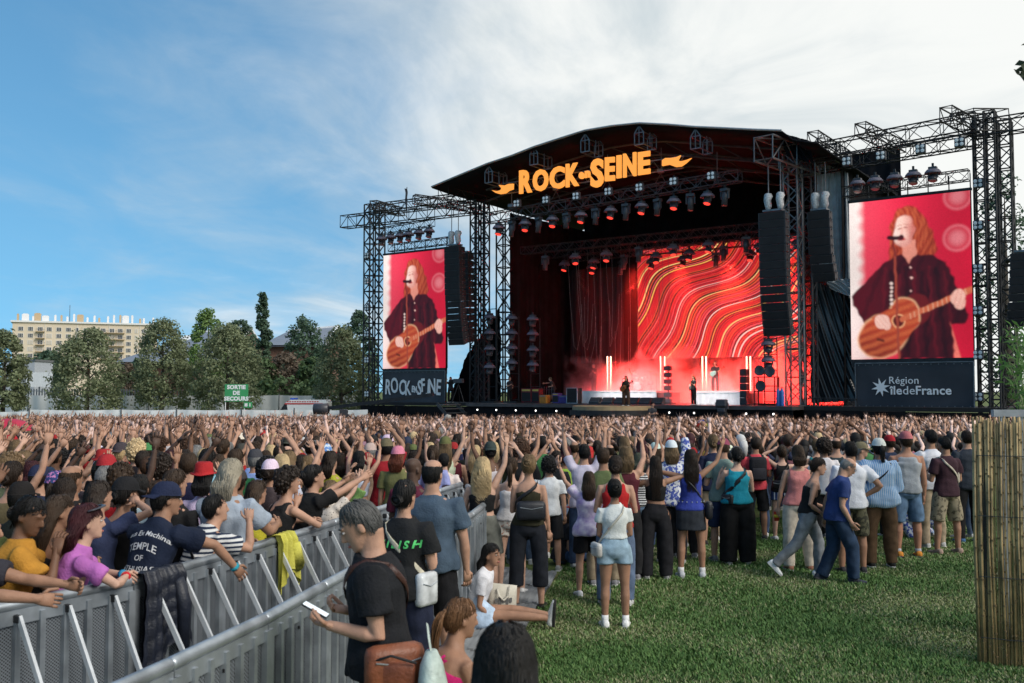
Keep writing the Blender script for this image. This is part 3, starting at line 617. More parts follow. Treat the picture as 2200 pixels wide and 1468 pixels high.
def proto_dome():
 t = thing('dome_light', 'x', 'stage light');
 MB().box((0, 0, -.1), (.1, .1, .2)).build('clamp', bm_, t); MB().bbox((0, 0, -.27), (.42, .3, .16), .03).build('base', MT['plastic'], t)
 MB().lathe([(.10, -.30), (.30, -.34), (.40, -.46), (.42, -.55), (.39, -.55), (.36, -.47), (.1, -.36)], 20).build('rain_cover', MT['rain_cover'], t, True)
 m = MB(); m.box((0, 0, -.42), (.46, .1, .05)); m.box((-.22, 0, -.6), (.05, .12, .34)); m.box((.22, 0, -.6), (.05, .12, .34)); m.build('yoke', MT['plastic'], t)
 rm = Matrix.Rotation(R(-18), 3, 'X'); MB().lathe([(.08, .12), (.19, .08), (.21, -.12), (.23, -.2), (.2, -.2)], 16, (0, 0, -.72), rm).build('head', MT['plastic'], t, True)
 MB().lathe([(.0, -.205), (.19, -.205), (.17, -.235), (.01, -.25)], 14, (0, 0, -.72), rm).build('lens', MT['red_glow'], t); return t
def proto_prof():
 t = thing('spot_light', 'x', 'stage light')
 MB().box((0, 0, -.1), (.1, .1, .2)).build('clamp', bm_, t); MB().bbox((0, 0, -.28), (.5, .34, .18), .03).build('base', MT['plastic'], t)
 m = MB(); m.box((0, 0, -.35), (.5, .1, .05)); m.box((-.24, 0, -.55), (.06, .14, .45)); m.box((.24, 0, -.55), (.06, .14, .45)); m.build('yoke', MT['plastic'], t)
 rm = Matrix.Rotation(R(-8), 3, 'X'); MB().lathe([(.10, .30), (.19, .25), (.19, -.1), (.165, -.14), (.17, -.5), (.13, -.5)], 16, (0, 0, -.68), rm).build('head', MT['plastic'], t, True)
 MB().lathe([(.0, -.46), (.13, -.46), (.13, -.48), (.0, -.48)], 12, (0, 0, -.68), rm).build('lens', MT['speaker'], t); return t
def proto_blind():
 t = thing('blinder_light', 'x', 'stage light')
 MB().box((0, 0, -.06), (.08, .08, .12)).build('clamp', bm_, t); MB().bbox((0, 0, -.36), (.5, .18, .48), .03).build('housing', MT['plastic'], t)
 for x in (-.12, .12):
  for z in (-.25, -.47): MB().lathe([(.0, 0), (.085, 0), (.095, .03), (.0, .05)], 10, (x, -.125, z), Matrix.Rotation(R(90), 3, 'X')).build('bulb', MT['letter_white'], t)
 return t
PD, PP, PB = proto_dome(), proto_prof(), proto_blind()
PD2 = copy_tree(PD)
for _c in PD2.children:
 if _c.name.startswith('lens'): _c.data = _c.data.copy(); _c.data.materials[0] = MT['dull_lens']
used = set()
def place(proto, loc, rz, label, group):
 o = proto if proto.name not in used else copy_tree(proto); used.add(proto.name)
 o.location = loc; o.rotation_euler = (0, 0, rz); o['label'] = label; o['group'] = group; return o
p0, p1 = spp(1062, 474, -3.0), spp(1582, 392, -3.0)
n = 16; kd = kp = 0
for i in range(n):
 q = p0.lerp(p1, (i + .35) / n)
 if i % 2 == 0: place(PD, st(q.x, -3.0, q.z - .05), PHI + R(random.uniform(-25, 25)), '%s domed light with a red lens along the truss under the sign' % ORD[kd], 'domed lights under the sign'); kd += 1
 else: place(PP, st(q.x, -3.0, q.z - .05), PHI + R(random.uniform(-25, 25)), '%s long barrelled spotlight along the truss under the sign' % ORD[kp], 'spotlights under the sign'); kp += 1
for i, (x, y) in enumerate(((1112, 436), (1174, 428), (1239, 420), (1308, 410), (1375, 401), (1448, 388), (1529, 376))):
 q = spp(x, y, -3.45); place(PB, st(q.x, -3.45, q.z + .3), PHI, '%s four bulb blinder lamp on the truss under the sign' % ORD[i], 'four bulb lamps under the sign')
k = 0
for b, zz_ in ((2.2, 12.0), (5.0, 12.0), (7.6, 12.0)):
 for j in range(8):
  a = -7.5 + j * 2.45 + (b % 1) * 1.2; place(PD if (j + k) % 3 else PP, st(a, b, zz_ - .02), PHI + R(random.uniform(-40, 40)), 'small red lensed stage light hanging in the dark roof behind the sign' if (j + k) % 3 else 'unlit spotlight hanging in the dark roof behind the sign', 'lights hanging inside the dark roof')
 k += 1
for i, x in enumerate((820, 840, 860, 878, 900, 922)):
 q = spp(x, 500 - (x - 820) * .17, -.8); place(PD2, st(q.x, -.8, q.z + .0), PHI, '%s domed light above the smaller screen' % ORD[i], 'domed lights above the smaller screen')
for i, x in enumerate((1842, 1880, 1922, 1962, 2004)):
 q = spp(x, 380 - (x - 1842) * .155, -.9); place(PD2, st(q.x, -.9, q.z + .1), PHI, '%s domed light above the larger screen' % ORD[i], 'domed lights above the larger screen')
for i, x in enumerate((1820, 1893, 1978, 2062)):
 q = spp(x, 345 - (x - 1820) * .17, -1.3); place(PB, st(q.x, -1.3, q.z + .3), PHI, '%s four bulb lamp on the beam above the larger screen' % ORD[i], 'four bulb lamps above the larger screen')
for i, y in enumerate((548, 603, 660, 716, 772, 845)):
 q = spp(790, y, .6); place(PB, st(q.x, .6, q.z + .3), PHI, '%s lamp down the tower beside the trees' % ORD[i], 'lamps on the tower beside the trees')
for i, y in enumerate((392, 482, 575, 665, 760, 850)):
 q = spp(2102, y, .1); place(PB, st(q.x, .1, q.z + .3), PHI, '%s four bulb lamp down the tower by the larger screen' % ORD[i], 'lamps on the tower by the larger screen')
def ladder(label, px, py0, py1, b, lights, gl):
 a, z1 = sp(px, py0, b); z0 = DECK
 L = thing('light_ladder', label, 'light stand', st(a, b, z0), PHI, 'side light ladders'); h = z1 - z0
 for x in (-.38, .38): MB().tube((x, 0, 0), (x, 0, h), .035, 6).build('upright', bm_, L)
 for i in range(int(h / .9) + 1): MB().tube((-.38, 0, i * .9 + .2), (.38, 0, i * .9 + .2), .03, 6).build('rung', bm_, L)
 MB().box((0, 0, .05), (1.1, 1.1, .1)).build('foot', bm_, L)
 for i, y in enumerate(lights):
  z = sp(px, y, b - .2)[1]; place(PD2, st(a, b - .3, z + .35), PHI + R(random.uniform(-20, 20)), '%s light down the %s' % (ORD[i], gl), 'lights on the side ladders')
ladder('light ladder closest to the speaker stack on the flagpole side', 1058, 668, 0, .3, (678, 712, 746, 785), 'ladder closest to the tall speaker stack')
ladder('middle light ladder of the three at the dark stage edge', 1105, 680, 0, 0.8, (680, 712, 744, 776), 'middle ladder at the dark stage edge')
ladder('light ladder closest to the amplifiers', 1150, 685, 0, 1.3, (682, 714, 748, 780), 'ladder closest to the amplifiers')
ladder('short light ladder beside the gas bottles', 1655, 725, 0, -.2, (735, 770), 'short ladder beside the gas bottles')
def array(label, b, pts, wpx, n, depth=.75, cover=True):
 """pts: centre-line pixels from the top to the bottom of the stack"""
 P = [spp(x, y, b) for x, y in pts]; w = spp(pts[0][0] + wpx / 2, pts[0][1], b).x - spp(pts[0][0] - wpx / 2, pts[0][1], b).x
 top = P[0]; root = thing('line_array', label, 'speaker stack', st(*top), PHI, 'hanging speaker stacks')
 L = [0]
 for i in range(len(P) - 1): L.append(L[-1] + (P[i + 1] - P[i]).length)
 for k in range(n):
  s = L[-1] * (k + .5) / n; i = max(j for j in range(len(L) - 1) if L[j] <= s); q = P[i].lerp(P[i + 1], (s - L[i]) / (L[i + 1] - L[i])) - top
  tilt = (0.25 * max(0, k / n - .45) / .55 * 1.2); hh = L[-1] / n * .965
  rm = Matrix.Rotation(tilt, 3, 'X')
  q = Vector((q.x, -.5 * max(0, k / n - .5) ** 2 * 0, q.z))
  m = MB(); m.add([rm @ Vector(p) + q for p in ((-w/2, -.30, -hh/2), (w/2, -.30, -hh/2), (w*.44, depth-.3, -hh*.40), (-w*.44, depth-.3, -hh*.40), (-w/2, -.30, hh/2), (w/2, -.30, hh/2), (w*.44, depth-.3, hh*.40), (-w*.44, depth-.3, hh*.40))], [(3,2,1,0),(4,5,6,7),(0,1,5,4),(1,2,6,5),(2,3,7,6),(3,0,4,7)])
  c = m.build('speaker_cabinet', MT['speaker'], root)
  m = MB(); m.box(rm @ Vector((0, -.315, 0)) + q, (w * .90, .02, hh * .88), rm); m.build('front_grille', MT['black'], c)
  m = MB()
  for xx in (-w * .49, w * .49):
   for dz in (-.12, .12): m.box(rm @ Vector((xx, .05, dz * hh / .35)) + q, (.05, .10, .07), rm)
  m.build('rigging_pin', gm_, c)
 MB().box((0, .05, .1), (w * .7, .6, .1)).build('fly_bar', gm_, root)
 if cover:
  for x in (-w * .2, w * .25):
   h = thing('wrapped_motor', 'plastic wrapped hoist motor over the %s' % label.split(',')[0], 'hoist', st(top.x + x, b, top.z + .15), PHI, 'wrapped hoist motors')
   m = MB(); m.path([(0, 0, 0), (.02, 0, .2), (-.04, 0, .55), (.03, 0, .8), (.05, 0, .92)], [.12, .19, .2, .24, .16], 10); m.build('wrap', MT['clear_plastic'], h, True)
   MB().tube((.03, 0, .9), (.03, 0, 2.6), .03, 5).build('chain', gm_, h)
 return root
array('main speaker stack beside the smaller screen, long and curved', -2.2, [(976, 530), (977, 620), (980, 680), (986, 740)], 32, 16)
array('second speaker stack half hidden behind the main one on the flagpole side', .2, [(1000, 545), (1001, 655), (1004, 735)], 22, 13, cover=False)
array('main speaker stack in front of the striped LED wall, long and curved', -3.2, [(1662, 457), (1664, 560), (1667, 640), (1674, 720)], 58, 15)
array('shorter speaker stack hanging in front of the silver tarp', -1.0, [(1761, 455), (1765, 540), (1775, 604)], 48, 8)
array('black speaker stack cut by the edge, beyond the tower group', -2.0, [(2196, 545), (2192, 640), (2186, 700)], 46, 9, cover=False)
def tarp(name, label, pts, b, m_, amp, k, diag=0.0, nu=50, nv=30):
 """pts: four pixel corners TL, TR, BR, BL"""
 P = [spp(x, y, b) for x, y in pts]; o = P[3]
 m = MB()
 def f(u, v, off=0.0):
  q = P[3].lerp(P[2], u).lerp(P[0].lerp(P[1], u), v) - o
  s = u + diag * v; w = amp * (math.sin(s * k * 6.28 + .8 * math.sin(v * 4)) + .6 * math.sin(s * k * 13.1 + 2 * v) + .35 * math.sin(s * k * 29 + 5 * v))
  return (q.x, w + off, q.z)
 m.grid(f, nu, nv); m.grid(lambda u, v: f(1 - u, v, .03), nu, nv)
 return tag(m.build(name, m_, None, True, st(*o), PHI), label, 'tarp')
silver = mat('silver_tarp', (.50, .54, .57), .45, .05, .2, 2.0); blackt = mat('glossy_black_tarp', (.012, .012, .014), .32, 0, .3, 1.5, .3, 6, spec=.7)
tarp('silver_tarp', 'silver grey tarp hanging in folds behind the shorter speaker stack', [(1755, 345), (1822, 372), (1832, 640), (1752, 560)], 2.2, silver, .06, 4)
tarp('silver_tarp', 'bunched silver tarp edge below the shorter speaker stack', [(1775, 606), (1832, 596), (1832, 640), (1785, 622)], 1.2, silver, .07, 3, .8)
tarp('black_tarp', 'glossy black tarp pulled tight in slanting creases beside the larger screen', [(1742, 600), (1838, 640), (1840, 862), (1742, 866)], 1.8, blackt, .09, 4.5, .9, 80, 40)
tarp('roof_flap', 'torn dark roof flap sagging at the end of the arched roof', [(1672, 284), (1738, 302), (1748, 352), (1690, 335)], -2.0, MT['roof_skin'], .08, 3, .4)
tarp('black_tarp', 'sloping black tarp behind the smaller screen and the steps', [(1005, 760), (1075, 660), (1075, 862), (962, 866)], 4.0, MT['black_cloth'], .08, 4, .5)
whitep = MT['white_cloth']
def riser(label, px0, px1, pyt, b, dpt, boxes):
 a0 = sp(px0, 860, b)[0]; a1 = sp(px1, 860, b)[0]; zt = max(.8, sp((px0 + px1) / 2, pyt, b)[1] - DECK); w = a1 - a0
 r = thing('band_riser', label, 'riser', st((a0 + a1) / 2, b, DECK), PHI, 'white band risers')
 MB().box((0, dpt / 2, zt - .05), (w, dpt, .1)).build('top_deck', MT['white'], r)
 folds(-w / 2, w / 2, 0, zt - .1, .02, .02, 12, nv=4).build('front_cloth', whitep, r, True)
 MB().box((0, dpt / 2 + .08, zt / 2 - .06), (w - .1, dpt - .1, zt - .12)).build('frame', MT['black'], r)
 return (a0, a1, DECK + zt)
R1 = riser('white clothed riser under the drummer', 1228, 1410, 840, 2.0, 3.4, 5)
R2 = riser('white clothed riser under the capped guitarist in black', 1494, 1598, 845, 1.2, 3.0, 0)
for i in range(6):
 x = 1276 + i * 27; a, z = sp(x, 864, -1.4); w = thing('wedge_monitor', '%s black wedge monitor along the front of the drum riser' % ORD[i], 'monitor speaker', st(a, -1.2, DECK), PHI, 'wedge monitors')
 m = MB(); m.prism([(-.22, 0), (.25, 0), (.25, .12), (-.02, .42), (-.22, .42)], -.36, .36, lambda p: Vector((p.y, p.x * -1, p.z))); m.build('cabinet', MT['speaker'], w)
 m = MB(); m.bar((-.3, -.27, .14), (.3, -.27, .14), .02); m.build('grille_edge', gm_, w)
def amp(label, px0, px1, py0, py1, b, col, top=None):
 a0, z1 = sp(px0, py0, b); a1, z0 = sp(px1, py1, b); w = a1 - a0; h = max(.5, z1 - DECK)
 t = thing('amplifier', label, 'amplifier', st((a0 + a1) / 2, b, DECK), PHI, 'amplifiers by the side lights')
 MB().bbox((0, 0, h / 2), (w, .5, h), .03).build('cabinet', mat('amp_' + label.split()[0], col, .5), t)
 MB().box((0, -.26, h * .42), (w * .86, .02, h * .62)).build('grille', MT['black'] if top else mat('grille_' + label.split()[0], tuple(c * .7 for c in col), .7), t)
 MB().box((0, -.265, h * .88), (w * .8, .02, h * .12)).build('control_panel', mat('yellow_panel', (.5, .36, .08), .5) if top else gm_, t)
amp('red tall amplifier, closest to the ladders', 1124, 1146, 835, 862, 1.0, (.16, .015, .02), 1)
amp('red tall amplifier beside the orange one', 1147, 1163, 835, 862, 1.0, (.16, .015, .02), 1)
amp('small orange guitar amplifier in front', 1163, 1178, 849, 862, .5, (.55, .22, .03))
amp('purple amplifier with a yellow panel', 1191, 1204, 845, 862, .6, (.07, .05, .25), 1)
amp('purple wider amplifier beside the flight case', 1205, 1223, 850, 862, .6, (.07, .05, .25))
fc = thing('flight_case', 'black flight case with pale edges beside the drum riser', 'flight case', st(sp(1234, 860, .4)[0], .4, DECK), PHI)
MB().bbox((0, 0, .5), (.8, .6, 1.0), .02).build('body', MT['black'], fc); m = MB()
for x in (-.4, .4):
 for y in (-.3, .3): m.bar((x, y, 0), (x, y, 1.0), .04)
for z in (0.02, 1.0): m.bar((-.4, -.3, z), (.4, -.3, z), .04)
m.build('edging', MT['alu'], fc)
for i, (x0, x1) in enumerate(((1305, 1312), (1419, 1428), (1509, 1517), (1604, 1612))):
 for j, x in enumerate((x0, x1)):
  a, z = sp(x, 769, 7.2); t = thing('tube_lamp', '%s upright glowing tube of the %s pair behind the band' % (('outer', 'inner')[j], ORD[i]), 'tube lamp', st(a, 7.2, DECK), PHI, 'upright glowing tubes')
  h = z - DECK + .1; MB().tube((0, 0, .1), (0, 0, h), .042, 8).build('tube', MT['tube_glow'], t); MB().lathe([(.16, 0), (.16, .06), (.05, .1)], 10).build('base', bm_, t); MB().box((0, .07, h / 2), (.1, .05, h)).build('backing_rail', bm_, t)
for i, x in enumerate((1672, 1680)):
 a, z = sp(x, 833, -1.6); t = thing('gas_bottle', ('blue gas bottle beside the grey flight box', 'blue gas bottle beside the pillar foot')[i], 'gas bottle', st(a, -1.6, DECK), PHI, 'gas bottles')
 h = z - DECK; MB().lathe([(.10, 0), (.115, .04), (.115, h - .25), (.09, h - .14), (.04, h - .1), (.04, h - .05)], 14).build('cylinder', mat('blue_bottle', (.03, .15, .45), .4), t, True); MB().bbox((0, 0, h - .02), (.1, .07, .1), .01).build('valve', gm_, t)
t = thing('side_speaker', 'narrow upright black speaker column beside the second white riser', 'speaker', st(sp(1600, 860, .6)[0], .6, DECK), PHI); zz = sp(1600, 793, .6)[1] - DECK
for i in range(5): MB().bbox((0, 0, zz * (i + .5) / 5), (.42, .5, zz / 5 * .96), .02).build('cabinet', MT['speaker'], t)
t = thing('light_tree', 'black light tree of six lamps in front of the red smoke', 'light stand', st(sp(1436, 860, 2.5)[0], 2.5, DECK), PHI); zz = sp(1436, 785, 2.5)[1] - DECK
MB().tube((0, 0, 0), (0, 0, zz), .05, 6).build('pole', bm_, t); MB().box((0, 0, .04), (.7, .7, .08)).build('foot', bm_, t)
for i in range(6): MB().bbox((0, -.05, zz - .2 - i * .42), (.5, .3, .3), .06).build('lamp_housing', MT['plastic'], t)
t = thing('equipment_rack', 'open black rack with round fans beside the gas bottles', 'rack', st(sp(1647, 860, -1.2)[0], -1.2, DECK), PHI); m = MB()
for x in (-.6, .6):
 for y in (-.3, .3): m.bar((x, y, 0), (x, y, 1.6), .06)
for z in (.1, .8, 1.6): m.bar((-.6, -.3, z), (.6, -.3, z), .05); m.bar((-.6, .3, z), (.6, .3, z), .05); m.box((0, 0, z), (1.2, .6, .03))
m.build('frame', bm_, t)
for x, z in ((-.35, 1.95), (.25, 1.9), (-.3, 1.1)): MB().lathe([(.1, -.2), (.26, -.12), (.3, .1), (.27, .1), (.1, 0)], 16, (x, -.05, z), Matrix.Rotation(R(80), 3, 'X')).build('fan', MT['plastic'], t, True)
t = thing('front_spot', 'squat moving spotlight on a block at the stage edge below the second riser', 'stage light', st(sp(1551, 880, -3.6)[0], -3.6, DECK - .35), PHI)
MB().box((0, 0, -.3), (.5, .4, .6)).build('block', MT['black'], t); MB().bbox((0, 0, .12), (.42, .35, .2), .03).build('base', MT['plastic'], t); MB().bbox((0, 0, .5), (.6, .36, .42), .08).build('head', MT['plastic'], t)
m = MB(); m.box((0, 0, .21), (.7, .12, .06)); m.box((-.34, 0, .36), (.06, .14, .36)); m.box((.34, 0, .36), (.06, .14, .36)); m.build('yoke', MT['plastic'], t)
def drums():
 a = sp(1372, 840, 2.8)[0]; t = thing('drum_kit', 'pale drum kit with cymbals on the white riser in red light', 'drum kit', st(a, 3.2, R1[2]), PHI)
 dm = mat('pale_drum', (.5, .42, .40), .35); cy = mat('cymbal', (.6, .42, .16), .3, .9)
 MB().lathe([(.28, 0), (.29, .01), (.29, .42), (.28, .43)], 22, (0, -.2, .3), Matrix.Rotation(R(90), 3, 'X')).build('bass_drum', dm, t, True)
 for x, y, z, r in ((-.28, -.15, .68, .15), (.22, -.15, .68, .16), (.55, .2, .4, .2), (-.55, .25, .5, .17)): MB().lathe([(r, 0), (r, .22), (r - .01, .23)], 16, (x, y, z)).build('tom', dm, t, True)
 for x, y, z, r in ((-.7, 0, 1.15, .22), (.7, 0, 1.25, .25), (.95, .3, 1.05, .26), (-.8, .4, .85, .18)):
  m = MB(); m.lathe([(r, 0), (r * .3, .03), (.03, .06)], 18, (x, y, z)); m.build('cymbal', cy, t, True); MB().tube((x, y, 0), (x, y, z), .015, 5).build('stand', gm_, t)
drums()
t = thing('microphone_stand', 'thin microphone stand in front of the singer', 'microphone', st(sp(1337, 868, -4.0)[0], -4.0, DECK), PHI)
MB().tube((0, 0, 0), (0, 0, 1.5), .012, 6).build('pole', bm_, t); MB().lathe([(.12, 0), (.12, .02), (.02, .04)], 12).build('base', bm_, t); MB().path([(0, 0, 1.5), (.06, .02, 1.53), (.16, .03, 1.55)], [.015, .018, .03], 6).build('microphone', MT['black'], t)
rngc = random.Random(5); cables = thing('hanging_cable', 'thin pale cables dangling in loops from the dark roof', 'cable', st(0, 5.5, 0), PHI)
for i in range(16):
 a = -7.6 + i * .55 + rngc.uniform(-.2, .2); zt = 12.5; zb = rngc.uniform(3.2, 6.5); dx = rngc.uniform(-.6, 1.0)
 MB().path([(a, 0, zt), (a + .1 * dx, .2, (zt + zb) / 2), (a + .5 * dx, .3, zb), (a + .9 * dx, .3, zb - .3), (a + dx * 1.2, .4, zb + .9), (a + dx * 1.3, .5, zb + 3)], .012, 4).build('cable', gm_, cables)
def lamp(a, b, z, e, r, col=(1, .03, .02)):
 l = bpy.data.lights.new('red_wash', 'SPOT'); l.energy = e; l.color = col; l.shadow_soft_size = r; l.spot_size = R(58 if z > 9 else 100); l.spot_blend = .8; o = bpy.data.objects.new('red_wash', l); COL.objects.link(o); o.location = st(a, b, z); o.rotation_euler = (SB * .30 + Vector((0, 0, -1))).to_track_quat('-Z', 'Y').to_euler()
for a, b, z, e in ((-4.6, 3.2, 10.8, 1500), (-1.0, 3.2, 10.8, 15000), (2.4, 3.2, 10.8, 15000), (5.8, 3.2, 10.8, 15000), (9.6, 3.2, 10.8, 13000), (-3.2, 4.8, DECK + 3.6, 4000), (.6, 4.8, DECK + 3.6, 4800), (4.2, 4.8, DECK + 3.6, 4800), (8, 4.8, DECK + 3.6, 4800), (11, 4, DECK + 4, 7000)): lamp(a, b, z, e, .35)
for a, t_ in ((-1.5, -.6), (5.5, 5.0)):
 l = bpy.data.lights.new('front_spot', 'SPOT'); l.energy = 5500; l.color = (1, .9, .86); l.spot_size = R(34); l.spot_blend = .9; l.shadow_soft_size = .3; o = bpy.data.objects.new('front_spot', l); COL.objects.link(o); o.location = st(a, -3.4, 11.2); o.rotation_euler = (st(t_, 1.6, DECK + .5) - st(a, -3.4, 11.2)).to_track_quat('-Z', 'Y').to_euler()
def smoke():
 m = MB(); m.box((3.2, 5.2, 4.6), (17.8, 6.4, 9.2)); o = m.build('stage_smoke', bpy.data.materials.new('red_smoke'), None, False, st(0, 0, DECK + .02), PHI); kind(o, 'stuff'); mm = o.data.materials[0]; mm.use_nodes = True; nt = mm.node_tree; N = nt.nodes; L = nt.links
 N.remove(N['Principled BSDF']); pv = N.new('ShaderNodeVolumePrincipled'); pv.inputs['Color'].default_value = (.95, .9, .9, 1); pv.inputs['Anisotropy'].default_value = 0.1
 tc = N.new('ShaderNodeTexCoord'); nz = N.new('ShaderNodeTexNoise'); nz.inputs['Scale'].default_value = .42; nz.inputs['Detail'].default_value = 5; nz.inputs['Distortion'].default_value = .6; L.new(tc.outputs['Object'], nz.inputs['Vector'])
 sep = N.new('ShaderNodeSeparateXYZ'); L.new(tc.outputs['Object'], sep.inputs[0])
 fz = N.new('ShaderNodeMapRange'); L.new(sep.outputs[2], fz.inputs[0]); fz.inputs[1].default_value = 4.2; fz.inputs[2].default_value = 0.4; fz.inputs[3].default_value = -.28; fz.inputs[4].default_value = .10
 ad = N.new('ShaderNodeMath'); ad.operation = 'ADD'; L.new(nz.outputs['Fac'], ad.inputs[0]); L.new(fz.outputs[0], ad.inputs[1])
 mr = N.new('ShaderNodeMapRange'); L.new(ad.outputs[0], mr.inputs[0]); mr.inputs[1].default_value = .40; mr.inputs[2].default_value = .74; mr.inputs[3].default_value = 0; mr.inputs[4].default_value = .8
 hz = N.new('ShaderNodeMapRange'); L.new(sep.outputs[0], hz.inputs[0]); hz.inputs[1].default_value = -5; hz.inputs[2].default_value = 6; hz.inputs[3].default_value = .002; hz.inputs[4].default_value = .013; a2 = N.new('ShaderNodeMath'); a2.operation = 'ADD'; L.new(mr.outputs[0], a2.inputs[0]); L.new(hz.outputs[0], a2.inputs[1]); L.new(a2.outputs[0], pv.inputs['Density']); L.new(pv.outputs[0], N['Material Output'].inputs['Volume'])
smoke()
# ================================================================== BACKGROUND: trees, buildings, fences, van, signs
def leaf_mat(name, col, var=.35, trans=.25):
 m = mat(name, col, .6, 0, var, 0.9, spec=.25); nt = m.node_tree; N = nt.nodes; L = nt.links; b = _b(m)
 tr = N.new('ShaderNodeBsdfTranslucent'); tr.inputs['Color'].default_value = (*[c * 1.5 for c in col], 1); mx = N.new('ShaderNodeMixShader'); mx.inputs[0].default_value = trans
 L.new(b.outputs[0], mx.inputs[1]); L.new(tr.outputs[0], mx.inputs[2]); L.new(mx.outputs[0], N['Material Output'].inputs['Surface']); return m
LM = {'olive': leaf_mat('leaf_olive', (.185, .215, .12)), 'green': leaf_mat('leaf_green', (.16, .25, .08)), 'dark': leaf_mat('leaf_dark', (.085, .14, .09)), 'red': leaf_mat('leaf_russet', (.15, .115, .085)), 'bush': leaf_mat('leaf_bush', (.085, .135, .06)), 'bamboo': leaf_mat('leaf_bamboo', (.09, .19, .05), .3, .35)}
BARK = mat('bark', (.06, .05, .04), .9, 0, .3, 4, .6, 12)
def leaf_cloud(P, Nrm, size, rng, asp=.62, flop=.9):
 """numpy quads (folded leaves) at the points P, facing roughly outwards"""
 n = len(P); a = rng.normal(size=(n, 3)); nr = Nrm + flop * rng.normal(size=(n, 3)); nr /= np.linalg.norm(nr, axis=1)[:, None] + 1e-9
 t = np.cross(nr, a); t /= np.linalg.norm(t, axis=1)[:, None] + 1e-9; b = np.cross(nr, t); s = (size * rng.uniform(.6, 1.35, n))[:, None]
 v = np.stack([P - t * s * .5, P + b * s * asp * .5 + nr * s * .12, P + t * s * .5, P - b * s * asp * .5 + nr * s * .12], 1).reshape(-1, 3)
 return v, np.arange(4 * n).reshape(n, 4)
def np_mesh(name, v, q, mat_, smooth=False):
 me = bpy.data.meshes.new(name); k = q.shape[1]; me.vertices.add(len(v)); me.vertices.foreach_set('co', np.asarray(v, np.float32).ravel()); me.loops.add(q.size); me.loops.foreach_set('vertex_index', q.astype(np.int32).ravel())
 me.polygons.add(len(q)); me.polygons.foreach_set('loop_start', (np.arange(len(q)) * k).astype(np.int32)); me.update(calc_edges=True)
 for m in (mat_ if isinstance(mat_, (list, tuple)) else [mat_]): me.materials.append(m)
 return me
def crown(rng, h0, h1, r, shape, nclump, nleaf, size, lean=0.0):
 """leaf clumps through the volume of a crown between heights h0 and h1"""
 P = []; Nn = []
 for i in range(nclump):
  t = (i + rng.rand()) / nclump
  if shape == 'cone': rad = r * (1.0 - t) ** .8 * (.75 + .25 * math.sin(t * 22)) + .1
  elif shape == 'egg': rad = r * max(.02, 1 - ((t - .33) / (.69 if t > .33 else .62)) ** 2) ** .72
  else: rad = r * math.sqrt(max(.05, 1 - (2 * t - 1) ** 2))
  a = rng.rand() * 6.283; q = rad * (.55 + .45 * rng.rand() ** .5); c = np.array([q * math.cos(a), q * math.sin(a), h0 + (h1 - h0) * t]); cr = (.20 + .16 * rng.rand()) * r * (.75 if shape == 'cone' else 1)
  d = rng.normal(size=(nleaf, 3)); d /= np.linalg.norm(d, axis=1)[:, None]; rr = cr * rng.uniform(.35, 1.12, nleaf) ** .6
  p = c + d * rr[:, None] * np.array([1, 1, .72]); P.append(p); Nn.append(d * .8 + np.array([0, 0, .5]) + (c - np.array([0, 0, (h0 + h1) / 2])) / (r + 1e-6) * .3)
 return leaf_cloud(np.concatenate(P), np.concatenate(Nn), size, rng)
def tree(label, px, pyt, hw, Y, leaf, shape='egg', h0f=.22, name='tree', size=.34, ncl=90, nl=34, group='trees beyond the festival ground', seed=0, z0=None):
 hw *= .82; p = at(px, 838, Y); zt = at(px, pyt, Y).z; zg = gz(p.x, Y) if z0 is None else z0; h = zt - zg; r = hw / F * Y; rng = np.random.RandomState(seed + int(px) + int(pyt))
 t = thing(name, label, 'tree', (p.x, Y, zg), rng.rand() * 6, group)
 m = MB(); m.path([(0, 0, -.2), (.04, 0, h * .25), (-.05, .05, h * .55), (0, 0, h * .92)], [h * .022 + .05, h * .018 + .03, h * .011, .02], 8)
 for i in range(9):
  a = i * 2.4; z = h * (h0f + .05 + .06 * i); q = r * (.75 - .05 * i); m.path([(0, 0, z), (q * .5 * math.cos(a), q * .5 * math.sin(a), z + q * .25), (q * math.cos(a), q * math.sin(a), z + q * .45)], [h * .009, h * .006, .015], 5)
 m.build('trunk', BARK, t, True)
 v, q = crown(rng, h * h0f, h * .985, r, shape, ncl, nl, size); me = np_mesh('crown', v, q, LM[leaf]); link('crown', me, t); return t
B = 'trees beyond the festival ground'
for i, a in enumerate((
 ('olive green linden cut by the edge, next to the cream building', 8, 712, 58, 80, 'olive', 'egg', .25), ('wide olive green linden below the cream apartment building', 188, 710, 86, 80, 'olive', 'egg', .23),
 ('olive green linden in front of the grey barn roof', 348, 690, 72, 81, 'olive', 'egg', .24), ('broad pale olive linden behind the green exit sign', 488, 702, 82, 80, 'olive', 'egg', .23), ('olive green linden behind the white ambulance, touching the stage tower', 733, 706, 66, 82, 'olive', 'egg', .18))):
 tree(*a, ncl=170, nl=60, size=.235, group='row of lindens behind the white fence')
